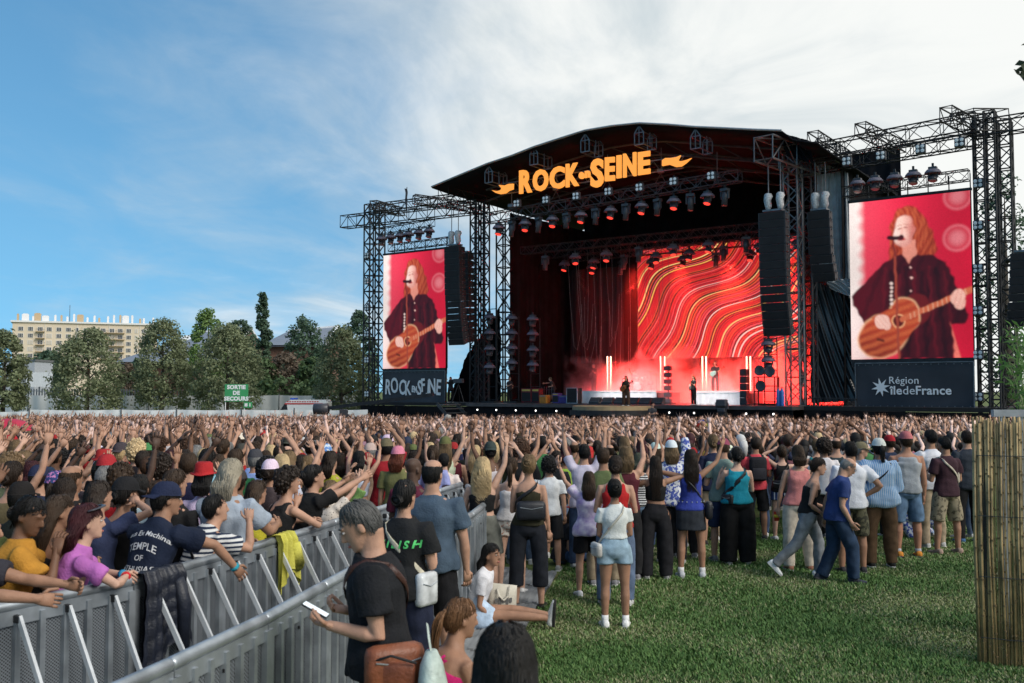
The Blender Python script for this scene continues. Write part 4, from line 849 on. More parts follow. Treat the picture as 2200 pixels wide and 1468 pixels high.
for a in (('bright green tree rising behind the broad pale olive linden', 446, 667, 52, 105, 'green', 'egg', .2), ('tall pointed dark tree, highest of the tree line', 562, 628, 42, 108, 'dark', 'cone', .12), ('rounded dark tree between the bright green and the pointed one', 512, 688, 44, 112, 'dark', 'round', .15), ('dark feathery tree in front of the second barn roof', 652, 684, 62, 110, 'dark', 'egg', .15),
          ('grey green tree rising behind the stage tower', 772, 668, 46, 105, 'dark', 'egg', .15), ('russet leaved bushy tree below the dark feathery one', 612, 762, 48, 98, 'red', 'round', .1), ('fresh green bushy tree behind the white van', 672, 770, 44, 96, 'bush', 'round', .1),
          ('low green tree between the pointed tree and the russet bush', 566, 772, 40, 97, 'bush', 'round', .1), ('dark low tree at the foot of the cream building', 104, 757, 46, 180, 'dark', 'round', .05), ('small dark tree left of the barn, half hidden by a linden', 272, 782, 26, 110, 'red', 'round', .1), ('dark low tree at the foot of the barn wall', 300, 772, 34, 118, 'dark', 'round', .1)):
 tree(*a, ncl=110, nl=48, size=.34 if a[4] < 150 else .7)
tree('sparse tall tree behind the tower group, reaching above the hanging speaker', 2168, 372, 78, 62, 'dark', 'egg', .2, ncl=62, nl=26, size=.3)
tree('leafy tree beyond the hanging black speaker', 2250, 520, 70, 66, 'dark', 'egg', .2, ncl=60, nl=26, size=.3)
for i, (px, pyt, hw, Y, lb) in enumerate(((230, 806, 40, 100, 'hedge clump behind the stone wall beside the wide linden'), (600, 812, 60, 90, 'green hedge clump behind the white hoarding by the van'), (690, 812, 50, 90, 'green hedge clump by the linden at the stage'))):
 tree(lb, px, pyt, hw, Y, 'bush', 'round', .02, 'hedge_bush', .4, 40, 34, 'hedge clumps behind the fences')
def apartment():
 Y = 400; A = at(27, 692, Y); Bp = at(338, 697, Y + 22); zg = -3.0; d = Bp - A; d.z = 0; L = d.length; rz = math.atan2(d.y, d.x); H = A.z - zg
 t = thing('apartment_building', 'long cream apartment block with a white roof edge and many chimneys behind the trees', 'building', (A.x, A.y, zg), rz)
 cream = mat('cream_render', (.64, .545, .42), .8, 0, .06, .05); wh = mat('roof_white', (.7, .7, .7), .7); pane = mat('dark_pane', (.05, .06, .075), .15); frame = mat('window_white', (.62, .6, .56), .6); shut = mat('pale_shutter', (.5, .45, .38), .7); sn = mat('balcony_side', (.48, .36, .22), .8)
 MB().box((L / 2, 6, H / 2), (L, 12, H)).build('wall', cream, t); r = MB().box((L / 2, 6, H + .35), (L + 1.4, 13.4, .7)).build('roof', wh, t)
 rg = random.Random(3)
 for i in range(21):
  x = 2 + (L - 4) * (i + rg.uniform(-.3, .3)) / 20; big = i in (1, 3, 4, 9, 16); h = rg.uniform(2, 3.6); w = 2.6 if big else .8
  m = MB(); m.box((x, 6, H + .7 + h / 2), (w, 1.6, h)); m.box((x, 6, H + .8 + h), (w * .7, 1.0, .3)); m.build('chimney', wh if i % 3 else sn, r)
 MB().tube((L * .38, 6, H + .7), (L * .38, 6, H + 8), .12, 5).build('aerial', MT['grey_metal'], r)
 cols = [.055, .12, .185, .245, .31, .375, .435, .495, .555, .615, .675, .735, .795, .85, .905, .965]; balc = {2, 9, 10, 11}
 for j in range(5):
  z = H - 2.6 - j * 2.72
  for k, c in enumerate(cols):
   x = L * c; w = .95 if k in (6, 13) else 1.75; cl = rg.random() < .28
   f = MB().box((x, -.05, z), (w + .35, .16, 1.75)).build('window', frame, t)
   m = MB(); nn = 1 if w < 1 else 3
   for q in range(nn): m.box((x - w / 2 + w * (q + .5) / nn, -.14, z), (w / nn * .78, .06, 1.5))
   m.build('pane', shut if cl else pane, f)
   if k in balc:
    bl = MB().box((x, -.9, z - 1.05), (3.4, 1.7, .22)).build('balcony', sn, t); m = MB()
    for q in range(9): m.bar((x - 1.6 + q * .4, -1.68, z - 1), (x - 1.6 + q * .4, -1.68, z - .1), .07)
    m.bar((x - 1.65, -1.68, z - .1), (x + 1.65, -1.68, z - .1), .1); m.build('railing', MT['grey_metal'], bl)
 for k in (0, 1, 2, 3): MB().box((L * (.215 + .22 * k), -.06, H / 2), (.25, .12, H)).build('downpipe', frame, t)
apartment()
def barn(label, px0, px1, pye, pyr0, pyr1, hip, Y, dep, gable=None):
 A = at(px0, pye, Y); Bp = at(px1, pye, Y); zr0 = at(px0, pyr0, Y + dep).z; zr1 = at(px1, pyr1, Y + dep).z; zg = -1.0
 t = thing('barn', label, 'building', (A.x, Y, zg), 0, 'barns'); w = Bp.x - A.x; he = A.z - zg
 roofm = MT.setdefault('slate_roof', mat('blue_grey_roof', (.20, .225, .27), .5, .1, .12, .4)); wood = MT.setdefault('barn_wood', mat('brown_boards', (.13, .07, .05), .8, 0, .3, 3))
 MB().box((w / 2, dep, he / 2 - .05), (w - .6, 2 * dep - .6, he - .1)).build('wall', wood, t)
 m = MB(); vs = [(0, -.4, he), (w, -.4, he), (w, 2 * dep + .4, he), (0, 2 * dep + .4, he), (hip, dep, zr0 - zg), (w, dep, zr1 - zg)]
 m.add(vs, [(0, 1, 5, 4), (2, 3, 4, 5), (3, 0, 4)]); m.add([(x, y, z - .2) for x, y, z in vs], [(4, 5, 1, 0), (5, 4, 3, 2), (4, 0, 3)]); r = m.build('roof', roofm, t)
 m = MB()
 for k in range(14):
  x = hip * .9 + (w - hip) * k / 13; q = Vector((x, -.4, he)).lerp(Vector((max(hip, x), dep, zr0 - zg)), .5)
 m.bar((w, -.4, he + .05), (w, dep, zr1 - zg + .05), .3); m.bar((w, dep, zr1 - zg + .05), (w, 2 * dep, he + .05), .3); m.bar((hip, dep, zr0 - zg + .05), (w, dep, zr1 - zg + .05), .25); m.build('ridge_trim', MT['white_cloth'], r)
 m = MB(); m.add([(w - .05, 0, he - .1), (w - .05, 2 * dep, he - .1), (w - .05, dep, zr1 - zg - .25)], [(0, 1, 2)]); m.add([(w - .3, 0, he - .1), (w - .3, 2 * dep, he - .1), (w - .3, dep, zr1 - zg - .25)], [(2, 1, 0)]); m.build('gable', wood, t)
 a = (hip * .55, dep * .5); m = MB(); sx = w * .35
 m.add([Vector((sx, -.4, he)).lerp(Vector((sx, dep, zr0 - zg)), f) + Vector((o, -.08, .1)) for f, o in ((.42, 0), (.42, 3.5), (.85, 3.5), (.85, 0))], [(0, 1, 2, 3)]); m.build('skylight', MT['white_cloth'], r)
barn('large barn with a blue grey hipped roof beside the cream apartment block', 248, 470, 778, 714, 706, 5.5, 118, 14)
barn('second barn whose blue grey roof ends in a brown boarded gable', 560, 700, 742, 712, 702, 1.5, 128, 9)
t = thing('grey_block', 'small plain grey building between the cut linden and the cream block', 'building', (at(66, 838, 150).x - 4, 150, -1), 0)
MB().box((2, 3, 3.9), (5, 6, 7.8)).build('wall', mat('grey_render', (.36, .39, .44), .8), t); MB().box((2, 3, 7.95), (5.3, 6.3, .3)).build('roof', MT['grey_metal'], t)
t = thing('stone_wall', 'low grey stone gabion wall with a picket rail behind the lindens', 'wall', (at(-60, 838, 92).x, 92, -1))
stn = mat('grey_stone', (.22, .21, .20), .9, 0, .45, 2.4, .9, 3); w = at(470, 838, 92).x - at(-60, 838, 92).x
MB().grid(lambda u, v: (u * w, .15 * mnoise.noise(Vector((u * 60, v * 6, 0))), v * 2.9), 160, 8).box((w / 2, .5, 1.4), (w, .6, 2.8)).build('stone_face', stn, t)
m = MB()
for i in range(90): m.box((w * i / 90, .3, 3.2), (.10, .05, .8))
m.bar((0, .3, 3.4), (w, .3, 3.4), .06); m.build('picket_rail', MT['grey_metal'], t)
t = thing('pale_fence', 'pale blue white board fence above the stone wall', 'fence', (at(55, 838, 97).x, 97, -1)); m = MB(); w = at(112, 838, 97).x - at(55, 838, 97).x
for i in range(12): m.box((w * (i + .5) / 12, 0, 2.4 + 2.1), (w / 12 * .93, .05, 1.4))
m.build('boards', MT['white'], t); m = MB()
for i in range(3): m.box((w * i / 2, .08, 2.4), (.12, .1, 4.8))
m.build('post', MT['grey_metal'], t)
hoard = mat('grey_white_hoarding', (.62, .65, .67), .5, .1, .08, .5); sheet = MT['white_cloth']
def fence(px0, px1, Y, h, label, m_, ripple, group, name):
 x0, x1 = at(px0, 838, Y).x, at(px1, 838, Y).x; w = x1 - x0; t = thing(name, label, 'fence', (x0, Y, -1), 0, group)
 def f(u, v, o=0): return (u * w, o + ripple * (math.sin(u * w * 5.1) + .6 * math.sin(u * w * 2.3 + v * 3)), .1 + v * (h - .1) - .05 * math.sin(u * math.pi) * (v > .9))
 MB().grid(f, 60, 6).grid(lambda u, v: f(1 - u, v, .04), 60, 6).build('sheet', m_, t, True)
 MB().tube((0, -.06, 0), (0, -.06, h + .12), .04, 6).build('post', MT['grey_metal'], t); MB().box((0, -.1, .06), (.7, .5, .12)).build('foot_block', MT['grey_metal'], t)
for i, (a, b) in enumerate(((-60, 62), (62, 190), (190, 320), (320, 450), (450, 600), (600, 700), (700, 790))):
 fence(a, b, 86, 3.05, '%s pale grey corrugated hoarding section behind the lindens' % ORD[i], hoard, .05, 'pale hoarding behind the lindens', 'hoarding_section')
for i, (a, b) in enumerate(((-60, 65), (65, 262), (262, 381), (381, 520), (520, 633), (633, 790))):
 fence(a, b, 70, 2.0 + .12 * (i > 0), '%s white sheeted fence section right behind the crowd' % ORD[i], sheet, .03, 'white fence behind the crowd', 'sheeted_fence')
def post_sign(px0, px1, py0, py1, Y, lines, label, size):
 a, b = at(px0, py0, Y), at(px1, py1, Y); w, h = b.x - a.x, a.z - b.z; t = thing('exit_sign', label, 'sign', (a.x, Y, -1), 0, 'green exit signs'); z = b.z + 1
 MB().bbox((w / 2, 0, z + h / 2), (w, .05, h), .01).build('board', MT['sign_green'], t); m = MB(); n = len(lines)
 for i, s in enumerate(lines): merge(m, text_mb(s, size, .006, .018, space=1.06), Matrix.Translation((w / 2, -.035, z + h * (1 - (i + .5) / n) - size * .33)))
 m.build('lettering', MT['letter_white'], t); MB().tube((.04, .06, 0), (.04, .06, z + h), .035, 6).build('post', MT['white'], t)
post_sign(483, 533, 826, 863, 66, ['SORTIE', 'DE', 'SECOURS'], 'large green exit sign with three lines of white lettering on a post', .36)
post_sign(523.5, 541.5, 864, 876.5, 65.5, ['IS 1'], 'small green numbered sign below the large exit sign', .26)
def van():
 Y = 77; x0 = at(578, 838, Y).x; x1 = at(708, 838, Y).x; L = x1 - x0; t = thing('ambulance_van', 'white ambulance van with red stripes along its roof line behind the fence', 'van', (x0, Y, -1), 0); H = at(640, 859, Y).z + 1; wh = mat('van_white', (.78, .78, .78), .25, 0, .03, coat=.5); W2 = 1.0
 prof = [(0, .35), (0, .95), (.15, 1.12), (.75, 1.25), (1.5, H - .22), (1.9, H), (L - .1, H), (L, H - .2), (L, .35)]
 MB().prism([(x, z) for x, z in prof], -W2, W2).build('body', wh, t)
 gl = mat('van_glass', (.02, .025, .03), .08); MB().prism([(.72, 1.33), (1.42, H - .32), (1.62, H - .34), (1.75, 1.38)], -W2 - .012, W2 + .012).build('side_window', gl, t)
 m = MB(); m.add([(.76, -W2 * .9, 1.29), (.76, W2 * .9, 1.29), (1.46, W2 * .85, H - .27), (1.46, -W2 * .85, H - .27)], [(0, 3, 2, 1)]); m.v = [(x - .03, y, z + .02) for x, y, z in m.v]; m.build('windscreen', gl, t)
 m = MB(); m.box((2.5, -W2 - .012, 1.55), (1.2, .02, .5)); m.box((3.8, -W2 - .012, 1.55), (.9, .02, .5)); m.build('rear_window', gl, t)
 red = mat('van_red', (.5, .03, .03), .35); m = MB(); m.box((L * .62, -W2 - .01, H - .30), (L * .62, .02, .10)); m.box((L * .55, -W2 - .01, 1.05), (L * .8, .02, .16)); m.box((L - .4, -W2 - .01, H - .62), (.5, .02, .3)); m.build('red_stripe', red, t)
 m = MB()
 for k in range(13): m.box((L * .36 + k * .19, -W2 - .011, H - .14), (.12, .02, .07))
 m.build('dash_marking', red, t); MB().bbox((1.95, 0, H + .07), (.3, 1.5, .14), .04).build('light_bar', mat('blue_beacon', (.03, .1, .5), .2), t)
 for x in (.95, L - 1.0):
  for y in (-W2 + .05, W2 - .05):
   w = MB().lathe([(.2, -.11), (.35, -.11), (.36, 0), (.35, .11), (.2, .11)], 20, (x, y, .35), Matrix.Rotation(R(90), 3, 'X')).build('wheel', MT['black'], t, True); MB().lathe([(.02, -.12), (.2, -.1), (.2, .1), (.02, .12)], 14, (x, y, .35), Matrix.Rotation(R(90), 3, 'X')).build('rim', MT['alu'], w)
 MB().bbox((1.35, -W2 - .12, 1.55), (.12, .2, .3), .03).build('mirror', MT['black'], t); MB().bbox((.02, -.7, .8), (.08, .35, .2), .03).build('headlight', MT['letter_white'], t); MB().bbox((.02, .7, .8), (.08, .35, .2), .03).build('headlight', MT['letter_white'], t)
van()
def jib():
 Y = 61; p = at(735, 885, Y); t = thing('camera_crane', 'black camera crane arm with a counterweight over the crowd beside the stage wing', 'camera crane', (p.x, Y, -1), 0); z = p.z + 1
 a = at(690, 879, Y) - Vector((p.x, Y, -1)); b = at(930, 848, Y - 3) - Vector((p.x, Y, -1)); MB().bar(a, b, .12, .2).build('arm', bm_, t)
 MB().lathe([(.12, -.5), (.33, -.45), (.35, .4), (.2, .5)], 14, a, Matrix.Rotation(R(90), 3, 'Y')).build('counterweight', MT['plastic'], t, True); m = MB(); m.tube((0, 0, z + .2), (0, 0, 0), .09, 8)
 for k in range(3): m.tube((0, 0, z - .6), (.8 * math.cos(k * 2.1), .8 * math.sin(k * 2.1), 0), .05, 6)
 m.build('tripod', bm_, t); m = MB(); m.bbox((.1, 0, z - .1), (.5, .3, .5), .05); m.path([(.2, 0, z), (.6, -.2, z - .4), (.5, -.2, z - 1)], .04, 5); m.build('control_head', MT['plastic'], t); MB().tube(a + Vector((.3, 0, .5)), b * .7 + Vector((0, 0, .3)), .02, 4).build('stay_wire', bm_, t)
jib()
def bamboo():
 t = thing('bamboo_bush', 'fresh green bamboo leaning over the reed screen', 'bush', (at(2215, 838, 13).x, 13, 0)); rng = np.random.RandomState(4); m = MB(); P = []; Nn = []; o = at(2215, 838, 13).x
 for i in range(16):
  q = at(rng.uniform(2150, 2260), rng.uniform(690, 800), 13 + rng.uniform(-.6, .9)); tip = np.array([q.x - o, q.y - 13, q.z]); base = np.array([rng.uniform(-.2, .5), rng.uniform(-.3, .5), 0]); mid = base * .5 + tip * .5 + np.array([.15, 0, .35])
  m.path([base, mid, tip], [.012, .009, .003], 5)
  for k in range(46):
   f = rng.uniform(.42, 1.0); c = (base * (1 - f) ** 2 + mid * 2 * f * (1 - f) + tip * f * f) + rng.normal(size=3) * .07; P.append(c); Nn.append(np.array([0, -.3, .8]))
 m.build('cane', mat('bamboo_cane', (.12, .17, .05), .5), t, True); v, q = leaf_cloud(np.array(P), np.array(Nn), .17, rng, .22, .6); link('foliage', np_mesh('foliage', v, q, LM['bamboo']), t)
bamboo()
def overhang():
 c = at(2192, 150, 7.5); t = thing('overhanging_branch', 'dark leafy branch tip hanging in from above at the top corner', 'branch', tuple(c)); rng = np.random.RandomState(9); m = MB(); m.path([(.9, 0, .9), (.35, 0, .35), (.02, 0, .05)], [.02, .012, .005], 6); m.build('twig', BARK, t, True)
 P = np.array([[.0, 0, 0], [.03, 0, .03], [.04, .02, -.03], [.06, -.02, .0], [.0, 0, .05], [.09, 0, .06], [.06, 0, .16], [.08, .02, .2], [.03, .0, -.05], [.07, 0, -.06], [.12, 0, .1], [.05, .03, .02], [-.02, .01, -.02], [.02, -.02, .015]]); v, q = leaf_cloud(P, np.tile(np.array([0, -1.0, .3]), (len(P), 1)), .10, rng, .6, .35); link('foliage', np_mesh('foliage', v, q, leaf_mat('leaf_overhang', (.03, .045, .02), .3, .1)), t)  # branch leaves: one very dark green base colour
overhang()
# ================================================================== PEOPLE: one parametric figure
MT['skin'] = mat('skin', (.5, .3, .2), .55, 0, .16, 11, .25, 130, spec=.3, ocol=True)
_b(MT['skin']).inputs['Subsurface Weight'].default_value = 0.0
MT['fabric'] = mat('fabric', (.5, .5, .5), .85, 0, .2, 8, .6, 60, spec=.2, ocol=True)
MT['denim'] = mat('denim', (.5, .5, .5), .9, 0, .30, 11, .4, 120, spec=.15, ocol=True)
MT['leather'] = mat('leather', (.5, .5, .5), .45, 0, .25, 14, .4, 60, ocol=True)
def strand_mat():
 m = mat('hair', (.1, .06, .03), .5, 0, .3, 5, spec=.28, ocol=True); nt = m.node_tree; N = nt.nodes; L = nt.links; b = _b(m)
 tc = N.new('ShaderNodeTexCoord'); mp = N.new('ShaderNodeMapping'); mp.inputs['Scale'].default_value = (150, 150, 9); nz = N.new('ShaderNodeTexNoise'); nz.inputs['Scale'].default_value = 1; nz.inputs['Detail'].default_value = 3
 L.new(tc.outputs['Object'], mp.inputs[0]); L.new(mp.outputs[0], nz.inputs['Vector']); bp = N.new('ShaderNodeBump'); bp.inputs['Strength'].default_value = .7; bp.inputs['Distance'].default_value = .006; L.new(nz.outputs['Fac'], bp.inputs['Height']); L.new(bp.outputs[0], b.inputs['Normal']); return m
MT['hair'] = strand_mat()
def pattern_mat(name, ca, cb, fn):
 """two-tone printed fabric; fn builds a factor socket"""
 m = mat(name, ca, .85, 0, .1, 7, .3, 90, spec=.2); nt = m.node_tree; N = nt.nodes; L = nt.links; b = _b(m); tc = N.new('ShaderNodeTexCoord'); f = fn(N, L, tc)
 mx = N.new('ShaderNodeMix'); mx.data_type = 'RGBA'; mx.inputs[6].default_value = (*ca, 1); mx.inputs[7].default_value = (*cb, 1); L.new(f, mx.inputs[0]); L.new(mx.outputs[2], b.inputs['Base Color']); return m
def p_stripe(axis, k, thr=0.0, wob=0.0):
 def fn(N, L, tc):
  sp_ = N.new('ShaderNodeSeparateXYZ'); L.new(tc.outputs['Object'], sp_.inputs[0]); m1 = N.new('ShaderNodeMath'); m1.operation = 'MULTIPLY'; m1.inputs[1].default_value = k; L.new(sp_.outputs[axis], m1.inputs[0]); m2 = N.new('ShaderNodeMath'); m2.operation = 'SINE'; L.new(m1.outputs[0], m2.inputs[0]); m3 = N.new('ShaderNodeMath'); m3.operation = 'GREATER_THAN'; m3.inputs[1].default_value = thr; L.new(m2.outputs[0], m3.inputs[0]); return m3.outputs[0]
 return fn
def p_blotch(scale, lo, hi, det=3):
 def fn(N, L, tc):
  n = N.new('ShaderNodeTexNoise'); n.inputs['Scale'].default_value = scale; n.inputs['Detail'].default_value = det; L.new(tc.outputs['Object'], n.inputs['Vector']); r = N.new('ShaderNodeMapRange'); r.inputs[1].default_value = lo; r.inputs[2].default_value = hi; L.new(n.outputs['Fac'], r.inputs[0]); return r.outputs[0]
 return fn
def p_dots(scale, r_):
 def fn(N, L, tc):
  n = N.new('ShaderNodeTexVoronoi'); n.inputs['Scale'].default_value = scale; n.inputs['Randomness'].default_value = .25; L.new(tc.outputs['Object'], n.inputs['Vector']); m3 = N.new('ShaderNodeMath'); m3.operation = 'LESS_THAN'; m3.inputs[1].default_value = r_; L.new(n.outputs['Distance'], m3.inputs[0]); return m3.outputs[0]
 return fn
PAT = {'navy_stripe': pattern_mat('navy_stripe', (.60, .60, .60), (.02, .03, .06), p_stripe(2, 170, .1)), 'zig_stripe': pattern_mat('black_white_stripe', (.62, .62, .62), (.015, .015, .02), p_stripe(2, 190, 0)), 'blue_pin': pattern_mat('blue_pinstripe', (.20, .36, .60), (.55, .62, .70), p_stripe(0, 230, .55)),
       'short_stripe': pattern_mat('navy_white_shorts', (.03, .05, .14), (.6, .62, .66), p_stripe(0, 110, .62)), 'tie_dye': pattern_mat('lilac_tie_dye', (.33, .26, .52), (.66, .62, .74), p_blotch(9, .38, .62)), 'camo': pattern_mat('camouflage', (.10, .095, .06), (.035, .035, .025), p_blotch(16, .46, .54)), 'khaki_camo': pattern_mat('khaki_camouflage', (.27, .23, .16), (.10, .085, .06), p_blotch(18, .52, .60)),
       'leaf_print': pattern_mat('blue_leaf_print', (.60, .62, .66), (.06, .09, .33), p_blotch(26, .47, .53, 2)), 'dots': pattern_mat('cream_dots', (.62, .56, .50), (.02, .02, .02), p_dots(38, .22)), 'floral': pattern_mat('floral_shorts', (.60, .58, .54), (.45, .22, .16), p_blotch(30, .55, .6)), 'cap_floral': pattern_mat('floral_cap', (.03, .05, .16), (.45, .18, .38), p_blotch(34, .52, .56)), 'cap_tie': pattern_mat('tie_dye_cap', (.60, .68, .75), (.10, .25, .62), p_blotch(22, .48, .56))}
def ocolor(o, c): o.color = (c[0], c[1], c[2], 1.0); return o
TORSO = {'m': [(-.10, .10, .085), (-.05, .158, .112), (.03, .166, .116), (.11, .154, .108), (.20, .148, .104), (.30, .163, .114), (.38, .178, .12), (.44, .176, .108), (.485, .150, .088), (.525, .085, .068), (.565, .060, .061), (.62, .056, .060), (.67, .054, .06)],
         'f': [(-.10, .105, .09), (-.05, .168, .118), (.03, .172, .122), (.11, .146, .104), (.19, .124, .092), (.28, .132, .104), (.36, .147, .115), (.43, .149, .096), (.48, .128, .078), (.522, .070, .058), (.565, .050, .053), (.62, .046, .051), (.67, .045, .05)]}
HEADR = [(-.118, .022, .024, .060), (-.104, .042, .042, .050), (-.075, .054, .062, .034), (-.035, .066, .082, .018), (.015, .073, .095, .004), (.055, .075, .098, -.006), (.088, .066, .086, -.008), (.110, .045, .060, -.008), (.121, .014, .020, -.008)]
ARM = {'down': ((.16, -.02, -1), (.06, .16, -1)), 'up': ((.42, .22, .9), (.08, .16, 1)), 'upin': ((.2, .4, .85), (-.6, .3, .75)), 'upout': ((.65, .3, .75), (.5, .25, .8)), 'fwdup': ((.25, .7, .62), (-.05, .62, .75)), 'reach': ((.15, .85, .35), (-.1, .9, .42)), 'cross': ((.18, .28, -1), (-.85, .55, .12)), 'hip': ((.62, -.25, -.75), (-.62, .48, -.5)),
       'phone_up': ((.22, .62, -.2), (-.22, .45, .85)), 'phone_low': ((.12, .22, -1), (-.30, .92, .18)), 'head': ((.75, .2, .62), (-.85, .1, .35)), 'side': ((.95, .1, .1), (.9, .25, .35)), 'swing_f': ((.12, .35, -.95), (.0, .6, -.8)), 'swing_b': ((.16, -.3, -.95), (.05, .1, -1)), 'rail': ((.38, .74, -.52), (-.92, .42, .05)), 'bag': ((.25, -.05, -1), (-.3, .5, .6)), 'hold': ((.22, .05, -1), (-.25, .75, .35)), 'guitar_r': ((.35, -.15, -.9), (-.7, .65, .0)), 'guitar_l': ((.25, .35, -.85), (.35, .75, .45))}
def V3(t): return Vector(t)
def skel(sex='m', H=1.72, bulk=1.0, lean=0, side=0, twist=0, head=(0, 0), armR='down', armL='down', flat=False, legs=None, pelvis=None, spread=.09, crouch=0):
 """joints of the posed figure, feet on z = 0, facing +y"""
 k = H / 1.72; J = {'k': k, 'sex': sex, 'bulk': bulk}; th, sh, an = .435 * k, .415 * k, .075 * k; hw = (.092 if sex == 'm' else .096) * k
 legs = legs or (((spread, 0, -1), (spread * .3, -.02, -1)), ((spread, 0, -1), (spread * .3, -.02, -1)))
 D = []
 for sgn, (a, b) in ((1, legs[0]), (-1, legs[1])):
  a, b = Vector((a[0] * sgn, a[1], a[2])).normalized(), Vector((b[0] * sgn, b[1], b[2])).normalized(); D.append((a, b))
 zp = pelvis if pelvis is not None else max(-(a.z * th + b.z * sh) for a, b in D) + an
 P = Vector((0, 0, zp)); J['P'] = P
 for n, (a, b), sgn in (('R', D[0], 1), ('L', D[1], -1)):
  h = P + Vector((hw * sgn, 0, 0)); kn = h + a * th; ak = kn + b * sh; J['hip' + n], J['knee' + n], J['ankle' + n] = h, kn, ak
 def frame(f):
  f = max(0.0, min(1.0, f)); return Matrix.Rotation(R(twist) * f, 3, 'Z') @ Matrix.Rotation(R(side) * f, 3, 'Y') @ Matrix.Rotation(-R(lean) * (.35 + .65 * f), 3, 'X')
 pts = {}; q = P.copy(); z = 0; st_ = .01 * k
 def at_(t):
  t *= k
  if t <= 0: return P + frame(0) @ Vector((0, 0, t)), frame(0)
  p = P.copy(); n = max(1, int(t / st_)); s = t / n
  for i in range(n): p = p + frame((i + .5) * s / (.5 * k)) @ Vector((0, 0, s))
  return p, frame(t / (.5 * k))
 J['spine'] = at_; nb, Fm = at_(.525); J['neck'], J['F'] = nb, Fm
 Hd = Matrix.Rotation(R(twist * 1.0), 3, 'Z') @ Matrix.Rotation(R(side) * .3, 3, 'Y') @ Matrix.Rotation(-R(lean) * .15, 3, 'X') @ Matrix.Rotation(R(head[0]), 3, 'Z') @ Matrix.Rotation(-R(head[1]), 3, 'X')
 nt_ = at_(.60)[0]; J['head'] = nt_ + Hd @ Vector((0, .012 * k, .105 * k)); J['HF'] = Hd
 sw = (.185 if sex == 'm' else .162) * k * (1 + (bulk - 1) * .5)
 for n, pose, sgn in (('R', armR, 1), ('L', armL, -1)):
  a, b = ARM[pose] if isinstance(pose, str) else pose[:2]
  AF = Matrix.Rotation(R(twist), 3, 'Z') if flat else Fm; ua, fa = AF @ Vector((a[0] * sgn, a[1], a[2])).normalized(), AF @ Vector((b[0] * sgn, b[1], b[2])).normalized(); up = max(0, a[2] / math.sqrt(sum(c * c for c in a)))
  s = at_(.445)[0] + Fm @ Vector(((sw - .03 * k * up) * sgn, 0, .055 * k * up)); J['sh' + n] = s; J['el' + n] = s + ua * .285 * k; J['wr' + n] = J['el' + n] + fa * .245 * k; J['ua' + n], J['fa' + n] = ua, fa
 return J
def ringpath(mb, rings, n=16):
 """rings: (centre, frame, rx, ry) -> closed loft, rounded-box section"""
 vs = []
 for c, Fm, rx, ry in rings:
  for j in range(n):
   a = 2 * math.pi * j / n; ca, sa = math.cos(a), math.sin(a); e = .86
   vs.append(c + Fm @ Vector((rx * math.copysign(abs(ca) ** e, ca), ry * math.copysign(abs(sa) ** e, sa), 0)))
 k = len(rings); fs = [(i * n + j, i * n + (j + 1) % n, (i + 1) * n + (j + 1) % n, (i + 1) * n + j) for i in range(k - 1) for j in range(n)] + [tuple(reversed(range(n))), tuple(range((k - 1) * n, k * n))]
 return mb.add(vs, fs)
def torso_rings(J, t0, t1, infl=0.0, flare=0.0, wscale=1.0):
 k, b = J['k'], J['bulk']; T = TORSO[J['sex']]; out = []; ts = sorted({t0, t1, *[r[0] for r in T if t0 < r[0] < t1]})
 for t in ts:
  rx = np.interp(t, [r[0] for r in T], [r[1] for r in T]); ry = np.interp(t, [r[0] for r in T], [r[2] for r in T]); bb = 1 + (b - 1) * (1.0 if t < .5 else .3)
  f = flare * max(0, (.22 - t) / .3); p, Fm = J['spine'](t); out.append((p, Fm, (rx * bb * wscale + infl + f) * k, (ry * bb + (b - 1) * .10 * math.exp(-((t - .15) / .16) ** 2) + infl + f) * k))
 return out
def add_hand(mb, J, n, curl=.35, spread=.10, fat=1.0, palm=None):
 k = J['k']; w = J['wr' + n]; d = J['fa' + n]; sgn = 1 if n == 'R' else -1; nrm = Vector(palm) if palm is not None else J['F'] @ Vector((-sgn * .7, .6, 0.0)); nrm = nrm - d * nrm.dot(d); nrm = nrm.normalized() if nrm.length > .05 else d.orthogonal().normalized()
 sd = d.cross(nrm) * (1 if n == 'R' else -1); b = .017 * fat * k
 mb.path([w - d * .02 * k, w + d * .03 * k, w + d * .088 * k], [(.026 * k, .019 * k), (.038 * k, .018 * k), (.041 * k, .014 * k)], 10, up=sd)
 for i, (o, l) in enumerate(((.033, .070), (.0115, .080), (-.0115, .074), (-.033, .058))):
  o *= 1.0 if n == 'R' else 1.0; p = w + d * .083 * k + sd * o * k; dr = (d + sd * o * spread * 26).normalized(); pts = [p]; c = curl * (1 + .12 * i)
  for s_, ang in ((.42, c * .6), (.33, c * 1.2), (.25, c * 1.0)):
   ax = dr.cross(nrm); dr = (Matrix.Rotation(ang, 3, ax.normalized()) @ dr) if ax.length > 1e-6 else dr; pts.append(pts[-1] + dr * l * s_ * k)
  mb.path(pts, [.0092 * fat * k, .0088 * fat * k, .0082 * fat * k, .0060 * fat * k], 7)
 p = w + d * .025 * k + sd * .03 * k; t1 = (sd * .8 + d * .7 + nrm * .35).normalized(); t2 = (sd * .25 + d * 1.0 + nrm * (.3 + curl * .4)).normalized(); mb.path([p, p + t1 * .038 * k, p + t1 * .038 * k + t2 * .030 * k, p + t1 * .038 * k + t2 * .055 * k], [.0125 * fat * k, .011 * fat * k, .0098 * fat * k, .0075 * fat * k], 7)
